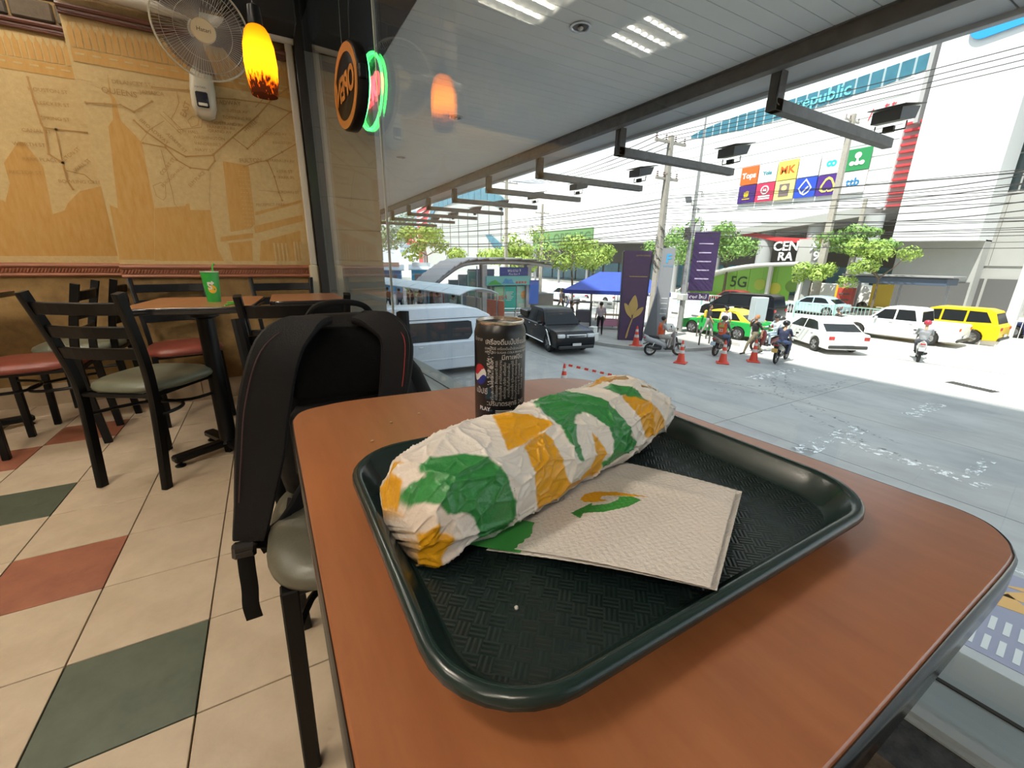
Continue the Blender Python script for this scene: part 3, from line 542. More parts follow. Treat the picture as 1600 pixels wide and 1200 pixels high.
# ------------------------------------------------------------------ chairs
def ribbon(b, path, wvec, w, t):
    """flat band along a path; wvec gives the width direction, w a number or one per point"""
    P = [Vector(p) for p in path]; R = []
    for i, p in enumerate(P):
        tan = (P[min(i + 1, len(P) - 1)] - P[max(i - 1, 0)]).normalized()
        wv = Vector(wvec[i] if isinstance(wvec, list) else wvec); wv = (wv - tan * wv.dot(tan)).normalized(); nn = tan.cross(wv)
        ww = (w[i] if isinstance(w, list) else w) / 2; h = t / 2
        R.append([tuple(p + wv * x + nn * y) for x, y in ((-ww, -h * .4), (-ww * .9, -h), (ww * .9, -h), (ww, -h * .4), (ww, h * .4), (ww * .9, h), (-ww * .9, h), (-ww, h * .4))])
    return b.rings(R)
def seat_mat(name, c, c2): return mat(name, c, .36, var=c2, vscale=5, bump=.08, bscale=160, spec=.5)
SEATS = {'sage': seat_mat('sage_vinyl', (.165, .175, .125), (.12, .128, .09)), 'olive': seat_mat('olive_vinyl', (.125, .118, .085), (.09, .085, .06)), 'red': seat_mat('brick_red_vinyl', (.215, .048, .032), (.15, .032, .022))}
def make_chair(seat):
    r = empty('dining_chair', (0, 0, 0))
    for s in (-1, 1):
        path = smooth_path([(s * .150, -.215, 0), (s * .156, -.195, .25), (s * .160, -.185, .45), (s * .172, -.205, .62), (s * .190, -.262, .862)], 4)
        b = MB(); ribbon(b, path, (0, 1, 0), .036, .026); b.build('back_post', m_black, r)
        b = MB(); b.bar((s * .168, .165, 0), (s * .158, .160, .435), .030, .030, .003); b.build('leg', m_black, r)
        MB().bar((s * .156, -.19, .425), (s * .158, .16, .425), .018, .018, .003).build('seat_rail', m_black, r)
    MB().bar((-.158, .16, .425), (.158, .16, .425), .018, .018, .003).bar((-.158, -.188, .425), (.158, -.188, .425), .018, .018, .003).build('seat_frame', m_black, r)
    for z, y, hw in ((.615, -.207, .170), (.705, -.224, .178), (.80, -.247, .184)):
        path = [(hw * t, y - .022 * (1 - t * t), z) for t in (-1, -.75, -.5, -.25, 0, .25, .5, .75, 1)]
        b = MB(); ribbon(b, path, (0, -.18, 1), .050, .016); b.build('back_slat', m_black, r)
    b = MB(); prof = []
    for z, k in ((.432, .93), (.440, .985), (.452, 1.0), (.466, .97), (.476, .88), (.481, .70), (.482, .3)):
        ring = []
        for i in range(40):
            a = 2 * math.pi * i / 40; cx = math.cos(a); sy = math.sin(a); e = .62
            x = math.copysign(abs(cx) ** e, cx); y = math.copysign(abs(sy) ** e, sy); wd = .172 + .030 * (y + 1) / 2
            ring.append((x * wd * k, .008 + y * .205 * k, z))
        prof.append(ring)
    b.rings(prof); b.build('seat', SEATS[seat], r, smooth='all')
    pts = [(.155, -.19, .335), (.14, -.06, .325), (.09, .03, .32), (0, .06, .32), (-.09, .03, .32), (-.14, -.06, .325), (-.155, -.19, .335)]
    MB().tube(smooth_path(pts, 4), .008, 8).build('stretcher', m_black, r, smooth=True)
    MB().tube(smooth_path([(.156, .16, .335), (.11, .06, .33), (0, .02, .33), (-.11, .06, .33), (-.156, .16, .335)], 4), .008, 8).build('stretcher', m_black, r, smooth=True)
    return r
CH = {}
def chair(seat, x, y, f, label):
    if seat not in CH: o = CH[seat] = make_chair(seat)
    else: o = copy_tree(CH[seat])
    o.location = (x, y, 0); o.rotation_euler = (0, 0, math.atan2(-f[0], f[1])); tag(o, label, 'chair', 'black ladder-back dining chairs'); return o
chair('sage', -.52, 2.465, (.53, .85), 'black ladder-back chair with sage green seat turned to the table with the cup')
chair('olive', .122, .885, (.0, -1), 'black chair with olive vinyl seat holding the backpack, pushed under the near table')
chair('sage', .108, 2.11, (.08, 1), 'black ladder-back chair standing back to back with the backpack chair')
chair('red', -.50, 3.27, (.2, -.98), 'black ladder-back chair with brick red seat against the mural wall behind the cup')
chair('red', .10, 3.22, (.02, -1), 'black ladder-back chair against the mural wall next to the window corner')
chair('red', -1.10, 3.10, (-1, -.05), 'black chair with brick red seat facing the dark table at the picture edge')
chair('sage', -1.06, 3.62, (-1, 0), 'black chair with sage green seat in the recess beside the wall corner')
# ------------------------------------------------------------------ tables further back
def far_table(x, y, w, d, rz, label):
    r = empty('dining_table', (x, y, 0), rz, label, 'table', 'laminate tables'); P = rrect(w, d, .05, 5)
    slab(MB(), inset(P, .003), TZ - .026, TZ, .0015).build('table_top', m_wood, r, smooth=20)
    MB().rings([[(a, c, TZ - .03) for a, c in inset(P, .003)], [(a, c, TZ - .027) for a, c in P], [(a, c, TZ - .004) for a, c in P], [(a, c, TZ - .0006) for a, c in inset(P, .0022)], [(a, c, TZ - .002) for a, c in inset(P, .0035)]], True, False, False).build('edge_band', m_blackgloss, r, smooth=60)
    MB().box((0, 0, TZ - .04), (.26, .26, .02), .004).build('mount_plate', m_black, r)
    pedestal(r, 0, 0, TZ - .05, .25, .55)
far_table(-.285, 2.53, .48, .58, -.10, 'cherry-brown laminate table with the green paper cup on it')
far_table(.185, 2.66, .36, .50, -.03, 'cherry-brown laminate table beside the window past the backpack')
far_table(-1.56, 3.40, .50, .62, 0, 'dark laminate table by the recessed mural wall')
# --- paper cup with straw, loose straw
m_cupg = mat('cup_green', (.03, .36, .05), .35); m_cupw = mat('cup_white', (.75, .72, .66), .5); m_cupy = mat('cup_yellow', (.75, .42, .02), .4)
cup = empty('paper_cup', (-.232, 2.50, TZ), 0, 'green paper cup with a round yellow arrow badge standing on the back table', 'cup')
MB().lathe([(.026, .002), (.0275, 0), (.0368, .140), (.0358, .140), (.027, .006), (0, .005)], 32, cap=False).build('cup_wall', m_cupg, cup, smooth=40)
MB().lathe([(.0362, .1385), (.0382, .1395), (.0384, .1418), (.0362, .1425), (.035, .140)], 32, cap=False).build('rolled_rim', m_cupw, cup, smooth=True)
MB().tube([(.012, .0, .012), (.014, .004, .145), (.016, .006, .168), (.024, .002, .178)], .0035, 8).build('drinking_straw', mat('straw_green', (.10, .55, .06), .4), cup, smooth=True)
va = math.atan2(-2.5, .232) - .35
def on_cup(p, dr=.0008):
    z = .075 + p.y; r = .0275 + (.0368 - .0275) * z / .140 + dr; a = va + p.x / r; return Vector((r * math.cos(a), r * math.sin(a), z))
def cup_poly(name, m, pts, dr):
    b = MB(); c = Vector((sum(p[0] for p in pts) / len(pts), sum(p[1] for p in pts) / len(pts)))
    vs = [on_cup(c, dr)] + [on_cup(Vector(p), dr) for p in pts]; n = len(pts); b.add(vs, [(0, 1 + i, 1 + (i + 1) % n) for i in range(n)]); b.build(name, m, cup)
cup_poly('badge', m_cupy, [(.012 + .017 * math.cos(k * .3), -.014 + .019 * math.sin(k * .3)) for k in range(21)], .0008)
lettering('badge_letter', 'S', .042, m_cupw, None, cup, warp=lambda p: on_cup(Vector((p.x + .004, p.y - .002)), .0013), bold=.0012)
cup_poly('badge_arrow', m_cupw, [(-.004, .010), (.014, .010), (.014, .004), (.024, .015), (.014, .025), (.014, .019), (-.004, .019)], .0014)
for k, (p, q) in enumerate((((-.175, 2.262, TZ + .004), (-.128, 2.35, TZ + .004)), ((-.168, 2.30, TZ + .004), (-.118, 2.325, TZ + .004)))):
    c = (Vector(p) + Vector(q)) / 2; o = MB().tube([Vector(p) - c, Vector(q) - c], .0035, 8).build('drinking_straw', MATS['straw_green'], smooth=True); o.location = c + Vector((0, 0, .0075 * k)); tag(o, ['light green straw lying lowest on the back table beside the cup', 'light green straw lying across the other straw near the cup'][k], 'straw', 'loose straws')
# ------------------------------------------------------------------ backpack sitting on the olive chair, shoulder straps to the viewer
m_nyl = mat('black_nylon', (.0035, .0033, .0036), .65, spec=.25, bump=.3, bscale=500); m_pad = mat('strap_pad', (.0055, .0048, .0055), .6, spec=.25, bump=.25, bscale=400); m_meshf = mat('back_mesh', (.002, .002, .002), .8, spec=.15, bump=.9, bscale=650); m_web = mat('webbing', (.003, .003, .003), .7, spec=.2, bump=.4, bscale=800)
m_redst = mat('red_stitching', (.30, .02, .02), .6); m_buckle = mat('buckle_plastic', (.02, .018, .018), .25)
bp_ = empty('backpack', (.135, .985, .485), 0, 'black backpack with padded straps and red stitching propped on the olive chair', 'backpack')
def rr3(w, d, r, z, cx=0, cy=0): return [(x, y, z) for x, y in rrect(w, d, r, 6, cx, cy)]
MB().rings([rr3(.27, .12, .05, 0, 0, .02), rr3(.32, .16, .065, .012, 0, .02), rr3(.335, .175, .07, .06, 0, .02), rr3(.325, .18, .07, .20, 0, .022), rr3(.285, .165, .07, .30, -.008, .028), rr3(.245, .13, .06, .355, -.01, .035), rr3(.19, .08, .038, .385, -.01, .04), rr3(.14, .04, .018, .394, 0, .04)]).build('bag_body', m_nyl, bp_, smooth='all')
MB().rings([rr3(.20, .03, .014, .235, -.01, -.062), rr3(.235, .036, .017, .25, -.01, -.062), rr3(.245, .036, .017, .31, -.01, -.052), rr3(.22, .034, .016, .352, -.01, -.038), rr3(.16, .02, .009, .372, -.01, -.02)]).build('back_pad', m_meshf, bp_, smooth='all')
MB().rings([rr3(.22, .03, .014, .06, -.01, -.066), rr3(.245, .034, .016, .075, -.01, -.066), rr3(.245, .034, .016, .20, -.01, -.066), rr3(.21, .03, .014, .222, -.01, -.064)]).build('lumbar_pad', m_nyl, bp_, smooth='all')
MB().rings([rr3(.05, .13, .022, .05, .165, .03), rr3(.085, .15, .035, .08, .168, .03), rr3(.085, .145, .034, .17, .160, .03), rr3(.06, .13, .026, .26, .135, .03), rr3(.03, .10, .013, .31, .115, .03)]).build('side_pocket', m_nyl, bp_, smooth='all')
def strap(name, pts, wv, w, t, m, k=6):
    P = smooth_path(pts, k); n = len(P)
    W = [np.interp(i / (n - 1), np.linspace(0, 1, len(w)), w) for i in range(n)] if isinstance(w, list) else w
    b = MB(); ribbon(b, P, wv, W, t); return b.build(name, m, bp_, smooth=True), P
L, Lp = strap('shoulder_strap', [(-.045, -.02, .392), (-.085, -.055, .385), (-.132, -.075, .345), (-.166, -.08, .25), (-.190, -.085, .14), (-.214, -.095, .04), (-.232, -.105, -.03)], (1, -.12, 0), [.055, .068, .085, .092, .088, .07, .058], .016, m_pad)
Rr, Rp = strap('shoulder_strap', [(.03, -.02, .392), (.06, -.055, .386), (.088, -.085, .355), (.083, -.095, .29), (.066, -.098, .20), (.05, -.095, .10)], (1, 0, .15), [.05, .06, .062, .06, .055, .05], .016, m_pad)
strap('shoulder_strap_edge', [(.05, .0, .392), (.09, -.03, .385), (.115, -.06, .345), (.108, -.075, .28), (.085, -.085, .20)], (.4, -1, .1), .05, .012, m_pad)
strap('carry_handle', [(-.075, .035, .375), (-.05, .02, .412), (0, .015, .422), (.05, .02, .412), (.075, .035, .375)], (0, 1, 0), .026, .012, m_web)
strap('adjuster_webbing', [(-.15, -.07, .02), (-.17, -.09, -.035), (-.20, -.10, -.055), (-.230, -.105, -.045)], (.3, -1, .2), .03, .004, m_web)
strap('lower_webbing', [(-.10, -.055, .06), (-.125, -.075, .03), (-.165, -.09, -.03), (-.22, -.10, -.05)], (.4, .1, 1), .05, .010, m_pad)
strap('hanging_webbing', [(-.243, -.108, -.055), (-.244, -.118, -.09), (-.245, -.122, -.13), (-.249, -.122, -.17), (-.247, -.122, -.205)], (1, -.1, 0), .030, .003, m_web)
MB().box((-.243, -.112, -.045), (.042, .022, .034), .006, (0, .1, 0)).box((-.243, -.124, -.045), (.030, .004, .006), .001).build('strap_buckle', m_buckle, bp_)
MB().tube([p + Vector((-.012 - .022 * math.sin(i / len(Lp) * 3), -.0095, 0)) for i, p in enumerate(Lp)][8:30], .0012, 6).build('stitching', mat('dark_red_stitch', (.06, .02, .02), .6), L)
MB().tube([p + Vector((.018, -.0095, 0)) for p in Rp][4:22], .0010, 6).build('stitching', m_redst, Rr)
MB().tube([(.158, -.063, .115), (.172, -.052, .075)], .0012, 6).build('red_tag', m_redst, bp_); MB().tube([(-.128, -.086, .135), (-.112, -.084, .112)], .002, 6).build('red_tag', m_redst, bp_)
# ------------------------------------------------------------------ wall fan
m_fanp = mat('ivory_plastic', (.58, .54, .42), .35); m_wire = mat('guard_wire', (.50, .47, .42), .35, metal=.3); m_blade = mat('smoked_blade', (.14, .115, .105), .35, alpha=.75)
fan = empty('wall_fan', (-.16, 3.6, 1.86), 0, 'ivory wall fan with round wire guard mounted on the mural wall', 'fan')
MB().rings([[(x, y - .03, z) for x, y in rrect(w, d, min(w, d) * .35, 5, cx, -d / 2 + .02)] for w, d, z, cx in ((.05, .04, -.03, -.04), (.10, .075, -.018, -.038), (.125, .10, .03, -.035), (.128, .11, .12, -.03), (.115, .10, .20, -.025), (.08, .08, .26, -.015))]).build('mount_pod', m_fanp, fan, smooth='all')
MB().box((-.036, -.122, .055), (.062, .012, .085), .01).build('control_panel', mat('control_black', (.01, .01, .02), .2), fan)
MB().box((-.036, -.129, .028), (.046, .006, .016), .002).build('control_button', m_fanp, fan); lettering('lettering', 'HATARI', .016, m_dark, frame_matrix((-.036, -.1285, .118), (1, 0, 0), (0, 0, 1)), fan)
hc = Vector((.035, -.40, .315)); ax = Vector((.12, -1, -.34)).normalized(); ux = Vector((0, 0, 1)).cross(ax).normalized() * -1; uy = ax.cross(ux) * -1
ux = Vector((1, .12, 0)); ux = (ux - ax * ux.dot(ax)).normalized(); uy = ax.cross(ux); uy = uy if uy.z > 0 else -uy
FM = Matrix((ux, uy, ux.cross(uy))).transposed().to_4x4(); FM.translation = hc; fz = 1 if FM.col[2].to_3d().dot(ax) > 0 else -1
MB().lathe([(.03, -.20 * fz), (.055, -.18 * fz), (.062, -.10 * fz), (.055, -.05 * fz), (.02, -.04 * fz)], 24, FM).build('motor_housing', m_fanp, fan, smooth=True)
MB().bar((-.02, -.09, .24), tuple(hc - ax * .12), .04, .05, .01).build('swivel_neck', m_fanp, fan)
RF = .222
MB().tube([tuple(FM @ Vector((RF * math.cos(a), RF * math.sin(a), 0))) for a in [k * 2 * math.pi / 60 for k in range(61)]], .005, 8).build('guard_ring', m_fanp, fan, smooth=True)
b = MB()
for k in range(96):
    a = k * 2 * math.pi / 96
    for sg in (1, -1):
        pr = [(.052, .048), (.12, .047), (.18, .036), (.21, .018), (RF, 0)]
        if sg < 0 and k % 2: continue
        b.tube([tuple(FM @ Vector((r * math.cos(a + .5 * (r - .05) * sg), r * math.sin(a + .5 * (r - .05) * sg), d * fz * sg))) for r, d in pr], .0011, 3, cap=False)
b.build('guard_spokes', m_wire, fan)['kind'] = 'stuff'
for r, d in ((.13, .0465), (.185, .034)): MB().tube([tuple(FM @ Vector((r * math.cos(a), r * math.sin(a), d * fz))) for a in [k * 2 * math.pi / 48 for k in range(49)]], .0013, 4).build('guard_hoop', m_wire, fan)
hub = MB().lathe([(.055, .044 * fz), (.056, .049 * fz), (.050, .054 * fz), (.0, .055 * fz)], 32, FM, cap=False).build('hub_disc', mat('hub_cream', (.66, .55, .34), .4), fan, smooth=True)
lettering('lettering', 'Hatari', .026, m_dark, FM @ Matrix.Translation((0, .004, .0562 * fz)) if fz > 0 else FM @ Matrix.Translation((0, .004, -.0562)) @ Matrix.Diagonal((1, 1, -1, 1)), hub)
for k in range(3):
    b = MB(); R_ = []
    for i in range(9):
        r = .04 + .16 * i / 8; half = (.28 + .40 * math.sin(min(1, i / 6) * 1.4)) ; R_.append([tuple(FM @ Vector((r * math.cos(k * 2.094 + t * half), r * math.sin(k * 2.094 + t * half), (t * .018 - .004) * fz))) for t in (-1, -.5, 0, .5, 1)])
    b.rings(R_, closed=False); b.build('fan_blade', m_blade, fan, smooth='all')
# ------------------------------------------------------------------ amber pendant lamp
def shade_mat():
    m = bpy.data.materials.new('amber_glass_shade'); m.use_nodes = True; nt = m.node_tree; nt.nodes.clear(); N = nt.nodes.new; Lk = nt.links.new
    out = N('ShaderNodeOutputMaterial'); tr = N('ShaderNodeBsdfTranslucent'); df = N('ShaderNodeBsdfDiffuse'); mx = N('ShaderNodeMixShader'); mx.inputs[0].default_value = .28
    tc = N('ShaderNodeTexCoord'); sep = N('ShaderNodeSeparateXYZ'); Lk(tc.outputs['Object'], sep.inputs[0])
    mp = N('ShaderNodeMapping'); mp.inputs['Scale'].default_value = (120, 120, 42); mp.inputs['Rotation'].default_value = (.5, .35, 0); Lk(tc.outputs['Object'], mp.inputs[0])
    ns = N('ShaderNodeTexNoise'); ns.inputs['Scale'].default_value = 1.0; ns.inputs['Detail'].default_value = 3; Lk(mp.outputs[0], ns.inputs['Vector'])
    mr = N('ShaderNodeMapRange'); mr.inputs['From Min'].default_value = .095; mr.inputs['From Max'].default_value = .015; mr.inputs['To Min'].default_value = -.28; mr.inputs['To Max'].default_value = .22; Lk(sep.outputs['Z'], mr.inputs[0])
    ad = N('ShaderNodeMath'); ad.operation = 'ADD'; Lk(ns.outputs[0], ad.inputs[0]); Lk(mr.outputs[0], ad.inputs[1])
    rp = N('ShaderNodeValToRGB'); rp.color_ramp.elements[0].position = .44; rp.color_ramp.elements[0].color = (1.0, .46, .022, 1); rp.color_ramp.elements[1].position = .60; rp.color_ramp.elements[1].color = (.05, .018, .012, 1)
    e = rp.color_ramp.elements.new(.52); e.color = (.75, .16, .015, 1); Lk(ad.outputs[0], rp.inputs[0])
    Lk(rp.outputs[0], tr.inputs[0]); Lk(rp.outputs[0], df.inputs[0]); Lk(tr.outputs[0], mx.inputs[1]); Lk(df.outputs[0], mx.inputs[2]); Lk(mx.outputs[0], out.inputs[0])
    return m
lamp = empty('pendant_lamp', (.092, 2.2, 1.628), 0, 'lit amber glass pendant lamp with dark grassy band hanging before the fan', 'lamp')
MB().lathe([(.047, 0), (.0555, .06), (.0585, .11), (.0545, .17), (.043, .215), (.032, .232), (.024, .237)], 40, cap=False).build('glass_shade', shade_mat(), lamp, smooth='all')
MB().lathe([(.024, .232), (.026, .25), (.022, .30), (.004, .31)], 20).build('lamp_holder', m_black, lamp, smooth=True)
MB().tube([(0, 0, .305), (0, 0, 1.352)], .0035, 8).build('cord', m_black, lamp)
MB().ball((0, 0, .155), (.022, .022, .030), 14, 10).build('bulb', mat('bulb_glow', (1, .8, .4), .3, emit=(1, .55, .15), estr=9), lamp, smooth='all')
pl = bpy.data.lights.new('pendant_light', 'POINT'); pl.energy = .62; pl.color = (1, .62, .22); pl.shadow_soft_size = .03; po = bpy.data.objects.new('pendant_light', pl); C.objects.link(po); po.parent = lamp; po.location = (0, 0, .115)
# ------------------------------------------------------------------ oval neon OPEN sign hanging inside the glass
sg = empty('neon_sign', (gx(2.2) - .062, 2.2, 1.715), math.atan(.0597), 'oval black OPEN sign with green neon ring and red letters hung inside the window', 'sign')
def oval(a, bb, x, n=56): return [(x, a * math.cos(2 * math.pi * k / n), bb * math.sin(2 * math.pi * k / n)) for k in range(n)]
m_or = mat('sign_back_amberlit', (.42, .19, .03), .5)  # orange colour stands in for warm light on the sign's back
MB().rings([oval(.205, .155, -.018), oval(.212, .162, -.012), oval(.212, .162, .026), oval(.200, .150, .028), oval(.196, .146, .022)]).build('sign_housing', m_black, sg, smooth=50)
MB().rings([oval(.204, .154, -.0185), oval(.204, .154, -.0215), oval(.172, .122, -.0215), oval(.172, .122, -.0185)], cap0=False, cap1=False).build('back_ring', m_or, sg)
FB = frame_matrix((-.0195, 0, 0), (0, 1, 0), (0, 0, 1))
lettering('back_lettering', 'OPEN', .125, m_or, FB @ Matrix.Diagonal((1, 1, -1, 1)) @ Matrix.Translation((0, .0, .002)), sg, bold=.004, extrude=.001)
MB().tube(oval(.190, .140, .030) + [oval(.190, .140, .030)[0]], .0065, 8).build('neon_ring', mat('neon_green', (.1, 1, .25), .3, emit=(.06, 1, .16), estr=5.0), sg, smooth=True)
lettering('neon_lettering', 'OPEN', .12, mat('neon_red', (1, .1, .1), .3, emit=(1, .07, .10), estr=4.0), frame_matrix((.030, 0, 0), (0, 1, 0), (0, 0, 1)), sg, bold=.004, extrude=.003)
MB().box((-.0, -.216, .0), (.03, .02, .05), .004).build('power_box', m_black, sg)
MB().tube(smooth_path([(0, -.06, .145), (0, -.075, .25), (.01, -.09, .40), (.02, -.1, .95)], 5), .003, 6).build('hanging_cable', m_black, sg); MB().tube([(0, .08, .14), (.01, .085, .95)], .0012, 5).build('hanging_cable', m_black, sg)
# ------------------------------------------------------------------ outside: canopy of the shop front
G = -2.8                                                    # street level
m_plank = mat('soffit_plank', (.80, .81, .79), .45, var=(.74, .75, .73), vscale=1.5)
m_steel = mat('weathered_dark_steel', (.055, .052, .050), .5, var=(.11, .105, .10), vscale=9, bump=.2, bscale=40)
m_grey = mat('grey_fascia', (.58, .59, .60), .5, var=(.50, .51, .52), vscale=2)
MB().span((-22, -60, 3.12), (1.0, 90, 29.5)).build('wall_upper_storeys', mat('upper_wall', (.45, .44, .42), .8), kind='structure')
MB().prism([(gx(-4) + .06, -4), (1.07, -4), (1.07, 4.3), (gx(4.3) + .06, 4.3)], 2.60, 3.1).build('trim_7', mat('header_unlit_black', (.012, .012, .013), .5), kind='structure')  # near-black colour stands in for the header being unlit
can_o = MB().span((1.07, -4, 2.63), (4.36, 42, 3.05)).build('ceiling_canopy', mat('canopy_backing', (.06, .06, .06), .8), kind='structure')
PK = .135
pm = MB().span((1.075, .0015, 2.602), (3.70, PK - .0035, 2.625), .002).build('plank', m_plank, can_o).data
k0 = -10
for k in range(k0, 62):
    if k == k0: o = [x for x in can_o.children][0]
    else: o = link_mesh('plank', pm, can_o)
    o.location = (0, .042 + k * PK, 0)
b = MB()
for k in range(62, 300): b.span((1.075, .0435 + k * PK, 2.602), (3.70, .0385 + (k + 1) * PK, 2.625))
b.build('plank_run', m_plank, can_o)['kind'] = 'stuff'
bm_ = MB().span((3.70, -4, 2.49), (3.80, 42, 2.63), .006).span((3.665, -4, 2.595), (3.70, 42, 2.612)).build('beam', m_steel, can_o)
for k in range(18):
    MB().span((3.81, -3.6 + k * 2.4, 2.565), (4.33, -3.61 + (k + 1) * 2.4, 2.60), .003).build('panel', m_grey, can_o)
MB().span((4.33, -4, 2.53), (4.40, 42, 3.1), .004).build('fascia', m_grey, can_o)
pier = MB().span((.43, 4.3, G), (1.005, 5.1, 3.1)).build('wall_pier', mat('beige_stone', (.36, .33, .265), .6, var=(.30, .275, .22), vscale=5), kind='structure')
for k in range(22): MB().span((.425, 4.288, G + k * .27 + .003), (1.012, 4.30, G + (k + 1) * .27 - .003), .002).build('panel', MATS['beige_stone'], pier)
for k, y in enumerate((2.858, 5.16, 7.50, 9.84)):
    r = empty('downlight', (2.17, y, 2.602), 0, ['nearest', 'second nearest', 'third nearest', 'farthest'][k] + ' round recessed downlight in the canopy soffit', 'downlight', 'canopy downlights')
    MB().lathe([(.056, -.001), (.076, -.002), (.078, -.008), (.062, -.010), (.056, -.004)], 28, cap=False).build('trim_ring', mat('chrome_ring', (.6, .6, .6), .25, metal=.9), r, smooth=True)
    MB().lathe([(.057, -.003), (.0, -.0025)], 24, cap=False).build('reflector', mat('dark_reflector', (.05, .05, .05), .3, metal=.5), r); MB().ball((0, 0, -.012), (.02, .02, .012), 12, 6).build('lamp_bulb', mat('frosted_bulb', (.5, .5, .48), .3), r, smooth='all')
ordn = ['nearest', 'second', 'third', 'fourth', 'fifth', 'sixth', 'seventh', 'eighth', 'ninth']
for k, y in enumerate((2.47, 4.35, 6.15, 7.95, 9.7, 11.5, 13.3, 15.2, 17.1)):
    r = empty('floodlight_arm', (4.0, y, 2.565), 0, ordn[k] + ' dark steel floodlight arm reaching out from the canopy edge', 'floodlight', 'floodlight arms along the canopy')
    MB().span((-.05, -.045, -.30), (.05, .045, 0), .004).build('hanger_post', m_steel, r); MB().span((-.055, -.045, -.30), (2.25, .045, -.205), .004).build('arm_tube', m_steel, r)
    MB().box((2.18, 0, -.12), (.05, .10, .06), .004).build('mount_bracket', m_black, r)
    MB().tube([(2.20, -.14, -.06), (2.20, -.14, -.135), (2.20, .14, -.135), (2.20, .14, -.06)], .008, 6).build('yoke', m_black, r)
    h = MB(); h.rings([[(2.05, -.13, -.07), (2.05, .13, -.07), (2.05, .13, .05), (2.05, -.13, .05)], [(2.30, -.17, -.03), (2.30, .17, -.03), (2.36, .17, .10), (2.36, -.17, .10)]]); h.build('lamp_head', mat('floodlight_black', (.02, .02, .022), .4), r)
    MB().add([(2.01, -.17, .06), (2.44, -.19, .13), (2.44, .19, .13), (2.01, .17, .06), (2.01, -.17, .068), (2.44, -.19, .138), (2.44, .19, .138), (2.01, .17, .068)], [(0, 1, 2, 3), (7, 6, 5, 4), (0, 4, 5, 1), (1, 5, 6, 2), (2, 6, 7, 3), (3, 7, 4, 0)]).build('visor', MATS['floodlight_black'], r)
    MB().tube(smooth_path([(-.06, -.05, -.02), (-.09, -.06, -.12), (-.08, -.055, -.24), (-.02, -.05, -.26)], 4), .005, 5).build('cable', m_black, r)
# ------------------------------------------------------------------ ground
m_conc = mat('forecourt_concrete', (.42, .42, .412), .75, var=(.285, .29, .292), vscale=.9, bump=.15, bscale=9, stretch=(1, .45, 1))
m_road = mat('road_concrete', (.52, .51, .48), .8, var=(.46, .45, .42), vscale=.4)
ground = MB().span((-80, -120, G - .5), (420, 460, G - .03)).build('street', m_road, kind='structure')
MB().span((17.93, -120, G - .03), (60, 460, G)).build('carriageway', m_road, ground)
xs_ = [1.0, 3.8, 6.65, 9.70, 12.98, 17.9]
for i in range(5):
    for j in range(-3, 9):
        y0 = 5.85 + j * 5.9
        MB().span((xs_[i] + .008, y0 + .008, G - .03), (xs_[i + 1] - .008, y0 + 5.9 - .008, G - .001), .006).build('slab', m_conc, ground)
def worn_paint(name, col, cover=.5, scale=5.0):
    m = mat(name, col, .6); nt = m.node_tree; tc = nt.nodes.new('ShaderNodeTexCoord'); ns = nt.nodes.new('ShaderNodeTexNoise'); ns.inputs['Scale'].default_value = scale; ns.inputs['Detail'].default_value = 8; ns.inputs['Roughness'].default_value = .75
    rp = nt.nodes.new('ShaderNodeValToRGB'); rp.color_ramp.elements[0].position = 1 - cover - .03; rp.color_ramp.elements[1].position = 1 - cover + .03; nt.links.new(tc.outputs['Object'], ns.inputs['Vector']); nt.links.new(ns.outputs[0], rp.inputs[0]); nt.links.new(rp.outputs[0], nt.nodes['Principled BSDF'].inputs['Alpha']); return m
m_paint = worn_paint('worn_white_paint', (.85, .86, .86), .46, 6.5)
for x0, y0, x1, y1 in ((9.3, 3.75, 12.1, 4.15), (10.65, 1.5, 11.05, 3.75), (14.1, 7.7, 17.1, 8.15), (14.4, 3.55, 16.4, 3.95), (11.2, 1.75, 12.4, 1.95)): MB().span((x0, y0, G - .001), (x1, y1, G + .003)).build('marking', m_paint, ground)
for x in (20.15, 20.32): MB().span((x, -60, G), (x + .09, 60, G + .003)).build('lane_marking', mat('lane_line', (.30, .295, .28), .8), ground)
m_tm = worn_paint('tyre_mark_rubber', (.16, .16, .16), .40, 9)
for cx_, cy_, r_, a0, a1 in ((17.5, 1.5, 6.6, 1.9, 3.0), (18.4, 1.2, 6.9, 1.8, 2.9), (15.2, 10.2, 4.2, 3.6, 4.9), (16.4, 10.8, 4.6, 3.7, 4.9)):
    q = MB(); pts = [(cx_ + r_ * math.cos(a0 + (a1 - a0) * k / 24), cy_ + r_ * math.sin(a0 + (a1 - a0) * k / 24), G + .001) for k in range(25)]; ribbon(q, pts, [(math.cos(a0 + (a1 - a0) * k / 24), math.sin(a0 + (a1 - a0) * k / 24), 0) for k in range(25)], .16, .003); q.build('marking', m_tm, ground)
gr = empty('drain_grate', (19.8, 3.9, G), -.25, 'dark slotted drain grate set in the sunlit road', 'drain'); MB().span((-.2, -.62, 0), (.2, .62, .006)).build('pit', mat('pit_dark', (.02, .02, .02), .8), gr)
for k in range(14): MB().span((-.19, -.6 + k * .088, .006), (.19, -.575 + k * .088, .016)).build('grate_bar', m_steel, gr)
